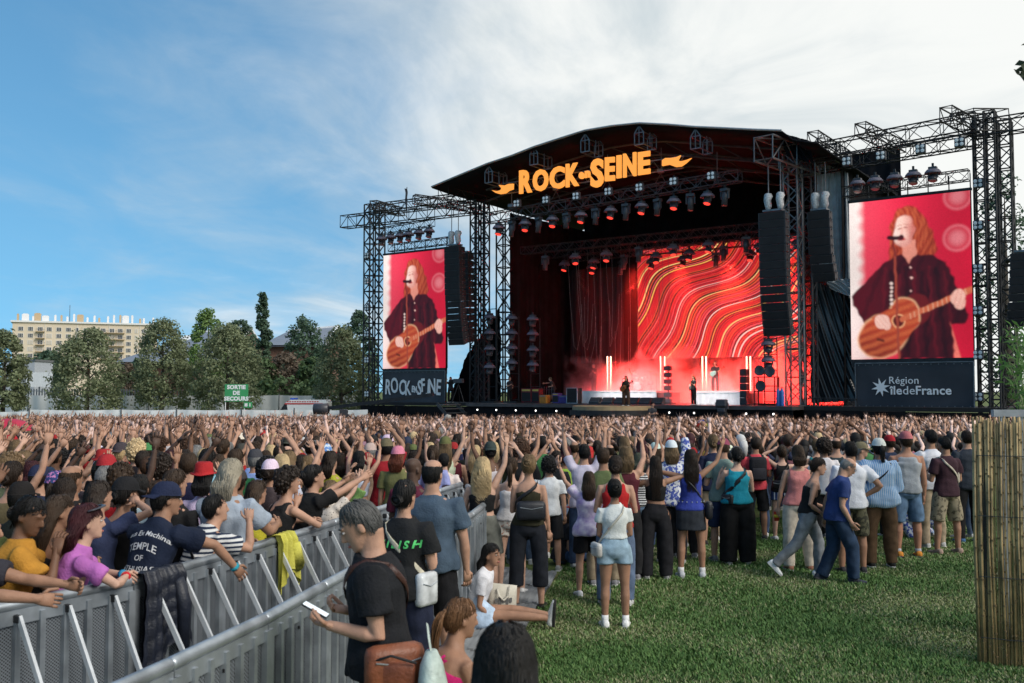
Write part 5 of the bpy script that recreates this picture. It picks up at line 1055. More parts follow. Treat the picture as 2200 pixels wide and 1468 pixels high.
def body_mb(J, hands=((.35, .10, None), (.35, .10, None)), fat=1.0, feet=True, face=True):
 k, sex, bk = J['k'], J['sex'], J['bulk']; m = MB(); m_ = sex == 'm'
 ringpath(m, torso_rings(J, -.10, .67), 16)
 H, HF = J['head'], J['HF']; rs = [(H + HF @ Vector((0, y * k * .94, z * k * .96)), HF, rx * k * .94, ry * k * .94) for z, rx, ry, y in HEADR]; ringpath(m, rs, 18)
 m.path([J['spine'](.50)[0], J['spine'](.60)[0], H + HF @ Vector((0, -.02 * k, -.05 * k))], [(.07 if m_ else .058) * k, (.058 if m_ else .048) * k, (.054 if m_ else .046) * k], 12)
 if face:
  m.path([H + HF @ Vector((0, .092 * k, .028 * k)), H + HF @ Vector((0, .108 * k, -.005 * k)), H + HF @ Vector((0, .116 * k, -.026 * k)), H + HF @ Vector((0, .100 * k, -.036 * k))], [.007 * k, .011 * k, .014 * k, .010 * k], 8)
  m.ell(H + HF @ Vector((0, .088 * k, .03 * k)), (.05 * k, .016 * k, .012 * k), 10, 6, HF); m.ell(H + HF @ Vector((0, .092 * k, -.068 * k)), (.022 * k, .014 * k, .011 * k), 8, 6, HF); m.ell(H + HF @ Vector((0, .082 * k, -.098 * k)), (.024 * k, .018 * k, .016 * k), 8, 6, HF)
  for s_ in (1, -1): m.ell(H + HF @ Vector((.076 * k * s_, -.006 * k, -.012 * k)), (.011 * k, .020 * k, .032 * k), 8, 6, HF)
 a0, a1, a2, a3, a4 = ((.052, .046, .037, .040, .027) if m_ else (.044, .038, .031, .034, .0225)); bb = 1 + (bk - 1) * .7
 for i, n in enumerate('RL'):
  s, e, w = J['sh' + n], J['el' + n], J['wr' + n]; ctr = J['spine'](.43)[0]
  m.path([s.lerp(ctr, .35), s, s.lerp(e, .25), s.lerp(e, .6), e, e.lerp(w, .25), e.lerp(w, .6), w, w + J['fa' + n] * .03 * k], [a0 * 1.0 * k * bb, a0 * 1.06 * k * bb, a0 * k * bb, a1 * k * bb, a2 * k * bb, a3 * k * bb, a3 * .86 * k, a4 * k, a4 * .95 * k], 12)
  h, kn, ak = J['hip' + n], J['knee' + n], J['ankle' + n]; l = (.088, .080, .054, .057, .038) if m_ else (.096, .086, .054, .056, .035)
  back = Vector((0, -.012 * k, 0)); m.path([h + Vector((0, 0, .05 * k)), h, h.lerp(kn, .4), kn.lerp(h, .12), kn, kn.lerp(ak, .3) + back, kn.lerp(ak, .65), ak, ak + Vector((0, 0, -.04 * k))], [l[0] * k * bb * .9, l[0] * k * bb, l[1] * k * bb, l[2] * 1.08 * k * bb, l[2] * k * bb, l[3] * k * bb, l[3] * .82 * k * bb, l[4] * k, l[4] * 1.0 * k], 14)
  if feet: m.path([ak + Vector((0, -.04 * k, -.04 * k)), ak + Vector((0, .06 * k, -.045 * k)), ak + Vector((0, .15 * k, -.055 * k))], [(.032 * k, .03 * k), (.036 * k, .026 * k), (.03 * k, .014 * k)], 10)
 return m
_sins = np.random.RandomState(3).normal(size=(14, 3)); _ph = np.random.RandomState(4).uniform(0, 6.28, 14)
def join_hands(me, J, hands, fat):
 """the hands keep their own fine surface and join the body at the wrist"""
 m = MB()
 for i, n in enumerate('RL'): add_hand(m, J, n, hands[i][0], hands[i][1], fat, hands[i][2] if len(hands[i]) > 2 else None)
 hm = m.mesh('hand_part', MT['skin'], True); bm = bmesh.new(); bm.from_mesh(me); bm.from_mesh(hm); bm.to_mesh(me); bm.free(); bpy.data.meshes.remove(hm)
 for p in me.polygons: p.use_smooth = True
 return me
def remesh(mb, name, voxel, mats, smooth=4, folds_=0.0, fscale=14.0, cut=None):
 me0 = mb.mesh('remesh_source', []); o = bpy.data.objects.new('remesh_source', me0); COL.objects.link(o)
 md = o.modifiers.new('r', 'REMESH'); md.mode = 'VOXEL'; md.voxel_size = voxel; md.use_smooth_shade = True
 if smooth: s = o.modifiers.new('s', 'SMOOTH'); s.factor = .5; s.iterations = smooth
 dg = bpy.context.evaluated_depsgraph_get(); me = bpy.data.meshes.new_from_object(o.evaluated_get(dg)); me.name = name
 bpy.data.objects.remove(o); bpy.data.meshes.remove(me0); me.materials.clear()
 for m in (mats if isinstance(mats, (list, tuple)) else [mats]): me.materials.append(m)
 n = len(me.vertices); co = np.empty(n * 3, np.float32); me.vertices.foreach_get('co', co); co = co.reshape(-1, 3)
 if folds_:
  nr = np.empty(n * 3, np.float32); me.vertices.foreach_get('normal', nr); nr = nr.reshape(-1, 3); d = np.zeros(n)
  for i in range(14):
   kk = _sins[i] * fscale * np.array([1, 1, .55]) * (1 + (i % 4) * .6); d += np.sin(co @ kk + _ph[i]) / (1 + (i % 4) * .5)
  d = np.sign(d) * np.abs(d / 3.2) ** .8; co = co + nr * (d * folds_)[:, None]; me.vertices.foreach_set('co', co.astype(np.float32).ravel())
 me.polygons.foreach_set('use_smooth', [True] * len(me.polygons)); me.update(); return me
def top_mb(J, typ, fit=.014):
 k = J['k']; m = MB(); m_ = J['sex'] == 'm'; a0, a1, a2 = (.052, .046, .037) if m_ else (.044, .038, .031); bb = 1 + (J['bulk'] - 1) * .7
 lo = {'crop': .20, 'tank': -.02, 'tee': -.055, 'shirt': -.09, 'polo': -.05, 'top': .0, 'croptee': .13, 'tube': .17, 'camisole': .02, 'apron': -.1}.get(typ, -.05)
 if typ in ('tank', 'top', 'crop', 'camisole', 'tube'):
  ringpath(m, torso_rings(J, lo, .40, fit, .02 if typ != 'crop' else 0)); wid = {'tank': .105, 'top': .12, 'crop': .085, 'camisole': .075, 'tube': 0}[typ]
  if typ in ('tank', 'top'): ringpath(m, torso_rings(J, .36, .47, fit * .8, 0, .82))
  if wid:
   r = {'tank': (.028, .014), 'top': (.04, .016), 'crop': (.016, .010), 'camisole': (.0085, .008)}[typ]
   for s_ in (1, -1):
    pts = []
    for (x, y, t) in ((wid * .9, -.088, .37), (wid * .92, -.086, .44), (wid * .85, -.055, .488), (wid * .8, .0, .505), (wid * .85, .06, .47), (wid * .9, .10, .38)): p, Fm = J['spine'](t); pts.append(p + Fm @ Vector((x * s_ * k, y * k * (1 if m_ else .95), 0)))
    m.path(pts, [(r[0] * k, r[1] * k)] * 6, 8, up=J['F'] @ Vector((1, 0, 0)))
 else:
  ringpath(m, torso_rings(J, lo, .535, fit, .035)); ringpath(m, torso_rings(J, .42, .545, fit * .9))
  for n in 'RL':
   s, e, w = J['sh' + n], J['el' + n], J['wr' + n]; ctr = J['spine'](.42)[0]; g = fit + .006; ff = .62 if typ != 'croptee' else .45
   pts = [s.lerp(ctr, .45), s, s.lerp(e, .3), s.lerp(e, ff)]; rr = [(a0 + g) * k * bb, (a0 + g + .004) * k * bb, (a0 + g + .002) * k * bb, (a1 + g + .010) * k * bb]
   if typ in ('shirt', 'jacket'): pts += [e, e.lerp(w, .3), e.lerp(w, .92)]; rr = rr[:3] + [(a1 + g) * k * bb, (a2 + g + .006) * k * bb, (a2 + g + .004) * k * bb, (.028 + g) * k]
   m.path(pts, rr, 14)
 if typ == 'polo':
  p, Fm = J['spine'](.535); m.path([p - Fm @ Vector((0, 0, .012 * k)), p + Fm @ Vector((0, .004, .03 * k))], [(.072 * k, .074 * k), (.064 * k, .066 * k)], 14)
 return m
def bottom_mb(J, typ, fit=.012):
 k = J['k']; m = MB(); m_ = J['sex'] == 'm'; l = (.088, .080, .054, .057, .038) if m_ else (.096, .086, .054, .056, .035); bb = 1 + (J['bulk'] - 1) * .7
 wt = .15 if not m_ else .10
 if typ == 'skirt':
  ringpath(m, [*reversed(torso_rings(J, -.02, wt, fit))][::-1]); c = (J['kneeR'] + J['kneeL']) / 2; P = J['P']; w0 = .178 * k * bb + fit
  ringpath(m, [(P.lerp(c, f), Matrix.Identity(3), w0 * (1 + .10 * f), (.13 * k * bb + fit) * (1 + .1 * f)) for f in (.62, .4, .15, -.05)]); return m
 ringpath(m, torso_rings(J, -.10, wt, fit))
 for n in 'RL':
  h, kn, ak = J['hip' + n], J['knee' + n], J['ankle' + n]; up = Vector((0, 0, .05 * k)); g = fit
  if typ == 'shorts': pts = [h + up, h, h.lerp(kn, .35), h.lerp(kn, .72)]; rr = [(l[0] + g * .5) * .95, l[0] + g, l[1] + g + .012, l[1] + g + .016]
  elif typ == 'hotpants': pts = [h + up, h, h.lerp(kn, .25), h.lerp(kn, .40)]; rr = [(l[0] + g * .5) * .95, l[0] + g, l[1] + g + .008, l[1] + g + .012]
  elif typ == 'long_shorts': pts = [h + up, h, h.lerp(kn, .5), h.lerp(kn, .98)]; rr = [(l[0] + g * .5) * .95, l[0] + g, l[1] + g + .01, l[2] + g + .032]
  elif typ == 'wide': pts = [h + up, h, h.lerp(kn, .5), kn, kn.lerp(ak, .5), ak + Vector((0, 0, -.02 * k))]; rr = [(l[0] + g * .5) * .95, l[0] + g, l[1] + g + .022, l[2] + g + .045, l[3] + g + .042, l[4] + g + .056]
  elif typ == 'capri': pts = [h + up, h, h.lerp(kn, .5), kn, kn.lerp(ak, .6)]; rr = [(l[0] + g * .5) * .95, l[0] + g, l[1] + g, l[2] + g + .02, l[3] + g + .018]
  elif typ == 'legging': pts = [h + up, h, h.lerp(kn, .5), kn, kn.lerp(ak, .35), ak]; rr = [(l[0]) * .95, l[0] + .006, l[1] + .006, l[2] + .006, l[3] + .008, l[4] + .008]
  else: pts = [h + up, h, h.lerp(kn, .5), kn, kn.lerp(ak, .45), ak + Vector((0, -.005, -.01 * k))]; rr = [(l[0] + g * .5) * .95, l[0] + g, l[1] + g + .004, l[2] + g + .018, l[3] + g + .012, l[4] + g + .022]
  m.path(pts, [r_ * k * bb for r_ in rr], 16)
 return m
_shoe = {}
def shoe_mesh(k, style='sneaker'):
 key = (round(k, 2), style)
 if key in _shoe: return _shoe[key]
 m = MB(); n = 14; prof = [(-.085, .030, .060), (-.07, .037, .085), (-.02, .038, .088), (.04, .040, .066), (.09, .046, .050), (.135, .042, .042), (.165, .026, .034), (.172, .012, .026)]; vs = []
 if style == 'sandal': prof = [(y, w * .95, h * .34) for y, w, h in prof]
 for y, w, h in prof:
  for j in range(n):
   a = 2 * math.pi * j / n; ca, sa = math.cos(a), math.sin(a); vs.append((w * 1.06 * math.copysign(abs(ca) ** .7, ca) * k, y * k, (h / 2 + .004 + h / 2 * math.copysign(abs(sa) ** .75, sa)) * k))
 kk = len(prof); m.add(vs, [(i * n + j, (i + 1) * n + j, (i + 1) * n + (j + 1) % n, i * n + (j + 1) % n) for i in range(kk - 1) for j in range(n)] + [tuple(range(n)), tuple(reversed(range((kk - 1) * n, kk * n)))])
 s = MB(); vs = []
 for z in (0, .026):
  for y, w, h in [(-.092, .02, 0), (-.08, .037, 0), (-.02, .042, 0), (.04, .045, 0), (.09, .052, 0), (.14, .047, 0), (.172, .028, 0), (.18, .01, 0)]: vs.append((w * k, y * k, z * k))
  for y, w, h in reversed([(-.092, .02, 0), (-.08, .037, 0), (-.02, .042, 0), (.04, .045, 0), (.09, .052, 0), (.14, .047, 0), (.172, .028, 0), (.18, .01, 0)]): vs.append((-w * k, y * k, z * k))
 s.add(vs, [tuple(reversed(range(16))), tuple(range(16, 32))] + [(i, (i + 1) % 16, 16 + (i + 1) % 16, 16 + i) for i in range(16)])
 _shoe[key] = (m.mesh('shoe', MT['fabric'], True), s.mesh('sole', MT['fabric'])); return _shoe[key]
def hair_mb(typ, seed=0, L=.38):
 hid = typ.startswith('under_'); typ = typ[6:] if hid else typ
 rng = random.Random(seed + hash_(typ)); m = MB(); puff = {'short': .008, 'long': .006, 'wavy': .010, 'pony': .005, 'bun': .006, 'curly': .030, 'afro': .045, 'bob': .010, 'bald': .004, 'updo': .009, 'blonde_curls': .018, 'mid': .014}.get(typ, .01)
 E = (.079 + puff, .103 + puff, .122 + puff)
 def surf(a, z, off=0.0):
  zz = max(-1, min(1, z)); off -= (puff * .85 + .002) * max(0, 1 - max(0, z - low(a)) / .45) if typ in ('short', 'bald') and not hid else 0; c = math.sqrt(max(0, 1 - zz * zz)) ** .85; c = max(c, .0); return Vector(((E[0] + off) * c * math.sin(a), (E[1] + off) * c * math.cos(a) - .008, (E[2] + off) * zz + .008))
 def low(a):   # lower edge by direction: forehead, temples, nape
  c = math.cos(a); back = {'short': -.62, 'bald': -.62, 'curly': -.75, 'afro': -.6, 'bun': -.72, 'pony': -.7, 'updo': -.72}.get(typ, -.9); f = .60 if typ != 'bald' else .42
  return f * max(0, c) ** .8 + (.02 if c > -.2 else back) * 1.0 * (0 if c > 0 else 1) * min(1, abs(c) * 2.2) + (.0 if c > 0 else 0)
 top = .40 if typ == 'bald' else .34 if hid else 1.0
 if hid: puff = min(puff, .010); E = (.089, .113, .132)
 nu, nv = 28, 9; vs = []
 for j in range(nv + 1):
  for i in range(nu):
   a = 2 * math.pi * i / nu; lo = low(a); hi = top if typ != 'bald' else max(lo + .02, .48 - .5 * max(0, math.cos(a))); z = lo + (hi - lo) * (j / nv) ** .8; nz_ = mnoise.noise(Vector((math.sin(a) * 4, math.cos(a) * 4, z * 5 + seed))) * (puff * .45 + .002)
   vs.append(surf(a, z, nz_))
 m.add(vs, [(j * nu + (i + 1) % nu, j * nu + i, (j + 1) * nu + i, (j + 1) * nu + (i + 1) % nu) for j in range(nv) for i in range(nu)])
 m.f = [tuple(reversed(f)) for f in m.f]
 if hid: _low = low; low = lambda a: min(_low(a), .12)
 def strand(pts, r, n=3): m.path(pts, [r * (1 - .75 * i / (len(pts) - 1)) for i in range(len(pts))], n, cap=False)
 ns = 330
 for s in range(ns):
  a = rng.uniform(0, 6.283); lo = low(a) - rng.uniform(0, .10); hi = rng.uniform(.25, .98) * (top if typ != 'bald' else .5) if not hid else rng.uniform(.2, .34); tw = rng.uniform(-.25, .25); pts = []
  if typ == 'bald' and lo > .3: continue
  for q in range(6):
   f = q / 5; z = hi + (lo - hi) * f; pts.append(surf(a + tw * f, z, .003 + rng.uniform(0, .004) + (puff * .25 * math.sin(f * 9 + s) if typ in ('curly', 'afro', 'blonde_curls') else 0)))
  strand(pts, rng.uniform(.0025, .005))
 if typ in ('curly', 'afro') and not hid:
  for s in range(170):
   a = rng.uniform(0, 6.283); z = rng.uniform(low(a), 1); c = surf(a, z, rng.uniform(-.012, .012)); m.ell(c, tuple(rng.uniform(.012, .024) for _ in range(3)), 6, 4)
 if typ in ('long', 'wavy', 'blonde_curls', 'bob', 'mid'):
  L = {'bob': .14, 'mid': .19}.get(typ, L); wv = {'wavy': .012, 'blonde_curls': .036, 'mid': .012}.get(typ, .003)
  rings = []
  for q in range(9):
   f = q / 8; z = -.01 - (L + .02) * f; wx = (.080 + .02 * math.sin(f * 2.6)) * (1 - .35 * f * f); rings.append((Vector((0, -.045 - .055 * min(1, f * 2.2) - .01 * f, z)), Matrix.Identity(3), wx, .052 - .018 * f))
  mm = MB(); ringpath(mm, rings[::-1], 16); m.add(mm.v, mm.f)
  for s in range(380):
   u = rng.uniform(-1, 1); a = math.pi + u * 1.75; d = rng.uniform(.0, .012); l = L * rng.uniform(.8, 1.12); ph = rng.uniform(0, 6.28); pts = [surf(a * .98, rng.uniform(.5, .8) if not hid else .3, .004)]; pts.append(surf(a, .1, .006)); fr = rng.uniform(22, 34)
   for q in range(1, 12):
    f = q / 11; z = -.02 - l * f; x = -math.sin(a) * -1; wx = (.087 + .02 * math.sin(f * 2.6)) * (1 - .32 * f * f); y0 = -.045 - .055 * min(1, f * 2.2) - .01 * f; dep = .055 - .018 * f
    pts.append(Vector((math.sin(a) * wx + wv * math.sin(z * fr + ph), y0 + math.cos(a) * dep - d + wv * math.cos(z * fr + ph), z)))
   strand(pts, rng.uniform(.003, .0065))
 if typ == 'pony':
  base = Vector((0, -.112, .035)); m.ell(base, (.024, .022, .024), 8, 6)
  for s in range(90):
   ph = rng.uniform(0, 6.28); rr = rng.uniform(0, .03); l = L * rng.uniform(.75, 1.05); pts = []
   for q in range(10):
    f = q / 9; w = math.sin(min(1, f * 1.4) * 2.2) * .9 + .25; pts.append(base + Vector((rr * w * math.cos(ph) + .006 * math.sin(f * 8 + s), -.035 * math.sin(f * 2.2) - .012 + rr * w * math.sin(ph), .02 * math.sin(f * 3) - l * f ** 1.25)))
   strand(pts, rng.uniform(.006, .010), 4)
 if typ in ('bun', 'updo'):
  c = Vector((0, -.108, -.028 if typ == 'bun' else .03)); m.ell(c, (.043, .034, .040), 14, 9)
  for s in range(34):
   ph = rng.uniform(0, 6.28); tl = rng.uniform(-.5, .5); pts = [c + Matrix.Rotation(tl, 3, 'X') @ Vector((.046 * math.cos(ph + q * .35), -.012 + .018 * math.sin(q * .5 + s), .043 * math.sin(ph + q * .35))) for q in range(8)]; strand(pts, .007)
  for s in range(14):
   a = math.pi + rng.uniform(-.7, .7); p = surf(a, -.7, .002); strand([p, p + Vector((rng.uniform(-.01, .01), -.004, -.02)), p + Vector((rng.uniform(-.02, .02), -.002, -.05))], .003)
 return m
def hash_(s): return sum(ord(c) * (i + 3) for i, c in enumerate(s))
_hair = {}
def hair_mesh(typ, seed=0, L=.38):
 key = (typ, seed, L)
 if key not in _hair: _hair[key] = hair_mb(typ, seed, L).mesh('hair', MT['hair'], True)
 return _hair[key]
def cap_mesh(style, mat_=None):
 key = ('cap', style, mat_.name if mat_ else '')
 if key in _hair: return _hair[key]
 m = MB(); n = 24; E = (.100, .126, .142); rows = []
 if style in ('cap', 'cap_back'):
  for j, z in enumerate((.22, .30, .45, .62, .78, .90, .975, 1.0)):
   c = math.sqrt(max(0, 1 - (z * .98) ** 2)) ** .75; rows.append([(E[0] * c * math.sin(2 * math.pi * i / n), E[1] * c * math.cos(2 * math.pi * i / n) - .008, E[2] * z + .004) for i in range(n)])
  vs = [p for r_ in rows for p in r_]; m.add(vs, [(j * n + (i + 1) % n, j * n + i, (j + 1) * n + i, (j + 1) * n + (i + 1) % n)[::-1] for j in range(len(rows) - 1) for i in range(n)] + [tuple(range(n))])
  s_ = 1 if style == 'cap' else -1; bv = []
  for k_ in range(2):
   for i in range(9):
    a = (i / 8 - .5) * 2.0; bv += [(E[0] * .98 * math.sin(a), s_ * (E[1] * .93 * math.cos(a)) - .008, .038 - k_ * .006), (E[0] * 1.0 * math.sin(a), s_ * (E[1] * .93 * math.cos(a) + .075 * math.cos(a * .75)) - .008, .024 - .022 * abs(a) ** 1.5 * .6 - k_ * .006)]
  fs = []
  for i in range(8): fs += [(2 * i, 2 * i + 1, 2 * i + 3, 2 * i + 2), (18 + 2 * i + 2, 18 + 2 * i + 3, 18 + 2 * i + 1, 18 + 2 * i), (2 * i + 1, 18 + 2 * i + 1, 18 + 2 * i + 3, 2 * i + 3)]
  m.add(bv, fs); m.ell((0, -.008, .144), (.009, .009, .006), 8, 4)
 else:      # brimmed hat
  h = .125 if style == 'hat' else .10; h += .03; prof = [(.155, .035), (.152, .045), (.114, .05), (.110, .075), (.098, h), (.07, h + .02), (.02, h + .008)]; m.lathe(prof, 26, (0, -.008, 0)); m.v = [(x * .88, y * 1.08, z + (abs(x) * .12 if style == 'hat' and math.hypot(x, y) > .12 else 0)) for x, y, z in m.v]
 _hair[key] = m.mesh('cap' if 'cap' in style else 'hat', mat_ or MT['fabric'], True); return _hair[key]
SKIN = {'pale': (.50, .305, .225), 'light': (.43, .245, .17), 'tan': (.31, .168, .108), 'brown': (.16, .082, .05), 'dark': (.075, .042, .03)}
HAIRC = {'black': (.010, .009, .009), 'darkbrown': (.022, .014, .010), 'brown': (.042, .025, .015), 'chestnut': (.065, .032, .018), 'blonde': (.55, .41, .23), 'darkblonde': (.16, .105, .055), 'grey': (.20, .20, .20), 'red': (.13, .035, .018), 'burgundy': (.045, .010, .014)}
def mesh_set(pose, sex='m', bulk=1.0, H=1.72, top='tee', bottom='jeans', fit=.014, bfit=.012, voxel=.013, hands=((.35, .1), (.35, .1)), fat=1.0, tmat=None, bmat=None, feet=False, face=True):
 J = skel(sex, H, bulk, **pose); D = {'J': J}
 D['body'] = join_hands(remesh(body_mb(J, hands, fat, feet, face), 'body', voxel, MT['skin'], 3), J, hands, fat)
 if top: D['top'] = remesh(top_mb(J, top, fit), top, voxel * 1.1, tmat or MT['fabric'], 3, .011, 13)
 if bottom: D['bottom'] = remesh(bottom_mb(J, bottom, bfit), bottom, voxel * 1.1, bmat or MT['denim'], 3, .009, 12)
 return D
NAMES = {'tee': 'tee_shirt', 'croptee': 'tee_shirt', 'tank': 'tank_top', 'top': 'sleeveless_top', 'crop': 'crop_top', 'camisole': 'camisole', 'tube': 'strapless_top', 'shirt': 'shirt', 'polo': 'polo_shirt', 'jeans': 'trousers', 'wide': 'trousers', 'capri': 'trousers', 'legging': 'leggings', 'shorts': 'shorts', 'hotpants': 'shorts', 'long_shorts': 'shorts', 'skirt': 'skirt'}
def person(label, loc, rz, D, top='tee', bottom='jeans', skin='light', tcol=(.5, .5, .5), bcol=(.05, .06, .1), hair=('short', 'brown'), hat=None, shoes=(.5, .5, .5), sole=(.6, .6, .6), socks=None, group=None, scale=1.0, shoe_style='sneaker', root=None):
 J = D['J']; k = J['k']; t = root or thing('person', label, 'person', loc, rz, group); t.scale = (scale,) * 3
 sk = SKIN[skin] if isinstance(skin, str) else skin
 ocolor(link('body', D['body'], t), sk)
 if 'top' in D and D['top']: ocolor(link(NAMES[top], D['top'], t), tcol)
 if 'bottom' in D and D['bottom']: ocolor(link(NAMES[bottom], D['bottom'], t), bcol)
 hm = Matrix.Translation(J['head']) @ J['HF'].to_4x4() @ Matrix.Scale(k * .94, 4)
 if hair and hair[0] != 'none':
  hc = HAIRC[hair[1]] if isinstance(hair[1], str) else hair[1]; hair = ('under_' + hair[0], *hair[1:]) if hat and not hair[0].startswith('under_') else hair; ocolor(link('hair', hair_mesh(hair[0], hair[2] if len(hair) > 2 else 0, hair[3] if len(hair) > 3 else .38), t, mw=hm), hc)
 if hat: ocolor(link('cap' if 'cap' in hat[0] else 'hat', cap_mesh(hat[0], hat[2] if len(hat) > 2 else None), t, mw=hm), hat[1])
 if shoes is not None and bottom:
  sm_, so_ = shoe_mesh(k, shoe_style)
  for n, sgn in (('R', 1), ('L', -1)):
   a = J['ankle' + n]; b = (a - J['knee' + n]).normalized(); pit = math.atan2(-b.y, -b.z)
   mw = Matrix.Translation(a) @ Matrix.Rotation(R(-9 * sgn), 4, 'Z') @ Matrix.Rotation(-pit * (1.0 if abs(pit) > .35 else 0), 4, 'X') @ Matrix.Translation((0, 0, -.075 * k)); s = ocolor(link('shoe', sm_, t, mw=mw), shoes); ocolor(link('sole', so_, s), sole)
   if socks: ocolor(link('sock', MB().path([a + Vector((0, 0, -.02)), a + b * -.07 * k], [.045 * k, .041 * k], 12).mesh('sock', MT['fabric'], True), t), socks)
 return t
def face_bits(t, J, eye=(.02, .015, .012), lip=(.32, .11, .09), brow=None, glasses=False):
 k = J['k']; H, HF = J['head'], J['HF']
 for s_ in (1, -1):
  e = MB().ell(H + HF @ Vector((.031 * s_ * k, .088 * k, .010 * k)), (.014 * k, .010 * k, .0065 * k), 8, 6, HF).build('eye', MT['skin'], t, True); ocolor(e, (.55, .5, .47)); e2 = MB().ell(H + HF @ Vector((.031 * s_ * k, .0955 * k, .010 * k)), (.0062 * k, .004 * k, .0062 * k), 8, 6, HF).build('iris', MT['skin'], e, True); ocolor(e2, eye)
  if brow: ocolor(MB().path([H + HF @ Vector(((.015) * s_ * k, .101 * k, .033 * k)), H + HF @ Vector((.034 * s_ * k, .098 * k, .038 * k)), H + HF @ Vector((.052 * s_ * k, .085 * k, .032 * k))], [.004 * k, .0055 * k, .003 * k], 6).build('eyebrow', MT['hair'], t, True), brow)
 ocolor(MB().ell(H + HF @ Vector((0, .101 * k, -.066 * k)), (.023 * k, .009 * k, .008 * k), 10, 6, HF).build('lips', MT['skin'], t, True), lip)
 if glasses:
  m = MB()
  for s_ in (1, -1): m.path([H + HF @ Vector((.033 * s_ * k + .022 * k * math.cos(q * .628), .108 * k, .008 * k + .018 * k * math.sin(q * .628))) for q in range(11)], .002, 4); m.path([H + HF @ Vector((.054 * s_ * k, .106 * k, .01 * k)), H + HF @ Vector((.08 * s_ * k, .01 * k, .012 * k))], .002, 4)
  m.build('glasses', MT['black'], t)
def decal(t, target, txt, size, centre, direction, up, mat_, name='lettering', ext=.001, offset=.01, shear=0, sx=1.0, arc=0.0):
 """printed lettering laid on a garment's surface (figure coordinates)"""
 tm = text_mb(txt, size, 0.0, offset, shear); d = Vector(direction).normalized(); u = Vector(up); u = (u - d * u.dot(d)).normalized(); x = d.cross(u); c = Vector(centre)
 me = target.data if hasattr(target, 'data') else target; bvh = BVHTree.FromPolygons([v.co for v in me.vertices], [tuple(p.vertices) for p in me.polygons]); out = []
 bm = bmesh.new(); vv = [bm.verts.new((p[0], p[1], p[2])) for p in tm.v]
 for f in tm.f:
  try: bm.faces.new([vv[i] for i in f])
  except ValueError: pass
 bmesh.ops.triangulate(bm, faces=list(bm.faces))
 for _ in range(2): bmesh.ops.subdivide_edges(bm, edges=[e for e in bm.edges if e.calc_length() > size * .16], cuts=1)
 bmesh.ops.triangulate(bm, faces=list(bm.faces)); bm.verts.index_update(); m = MB(); vs = []
 for v in bm.verts:
  px, pz = v.co.x * sx, v.co.z + arc * (v.co.x * sx) ** 2 - size * .35; p = c + x * px + u * pz; h = bvh.ray_cast(p - d * .6, d)
  vs.append((h[0] - d * .0045) if h[0] is not None else p)
 m.add(vs, [tuple(v.index for v in f.verts) for f in bm.faces]); bm.free(); return m.build(name, mat_, t)
def hero_at(px, head_py, foot_py=None, H=None):
 """ground position and height of a person from the head top and either the foot line or the height"""
 if foot_py is not None:
  p = gp(px, foot_py); d = ray(px, head_py); z = CAMZ + d.z * p.y / d.y; return p, z - p.z
 lo, hi = 1.5, 80.0
 for _ in range(50):
  Y = (lo + hi) / 2; q = at(px, head_py, Y); h = q.z - gz(q.x, Y)
  if (h > H) == (head_py > 838): lo = Y
  else: hi = Y
 q = at(px, head_py, Y); return Vector((q.x, Y, gz(q.x, Y))), H
def face_dir(p, tx, ty): return math.atan2(-(tx - p.x), ty - p.y)
# ================================================================== FOREGROUND: barriers, reed screen, mats, people one can tell apart
BACK = [(-3.75, 5.2), (-3.16, 6.15), (-2.64, 7.06), (-2.21, 8.5), (-1.77, 10.2), (-.96, 13.2), (-.72, 14.2)]
NEAR = [(-2.15, 3.0), (-1.77, 4.51), (-1.49, 5.6), (-1.34, 6.51), (-1.15, 7.68), (-.435, 10.7)]
def xb(line, y): return float(np.interp(y, [p[1] for p in line], [p[0] for p in line]))
MT['bright_alu'] = mat('bright_aluminium', (.60, .63, .66), .45, .3, .1, 7)
def perf_mat():
 m = mat('perforated_steel', (.40, .43, .46), .45, .4, .2, 5); nt = m.node_tree; N = nt.nodes; L = nt.links; b = _b(m); tc = N.new('ShaderNodeTexCoord'); s = N.new('ShaderNodeSeparateXYZ'); L.new(tc.outputs['Object'], s.inputs[0])
 def sine(o, k):
  a = N.new('ShaderNodeMath'); a.operation = 'MULTIPLY'; a.inputs[1].default_value = k; L.new(o, a.inputs[0]); c = N.new('ShaderNodeMath'); c.operation = 'SINE'; L.new(a.outputs[0], c.inputs[0]); return c.outputs[0]
 p = N.new('ShaderNodeMath'); p.operation = 'MULTIPLY'; L.new(sine(s.outputs[0], 2 * math.pi / .026), p.inputs[0]); L.new(sine(s.outputs[2], 2 * math.pi / .022), p.inputs[1])
 r = N.new('ShaderNodeMapRange'); r.inputs[1].default_value = .05; r.inputs[2].default_value = .35; L.new(p.outputs[0], r.inputs[0]); mx = N.new('ShaderNodeMix'); mx.data_type = 'RGBA'; mx.inputs[6].default_value = (.23, .255, .285, 1); mx.inputs[7].default_value = (.035, .04, .045, 1); L.new(r.outputs[0], mx.inputs[0]); L.new(mx.outputs[2], b.inputs['Base Color'])
 return m
PERF = perf_mat()
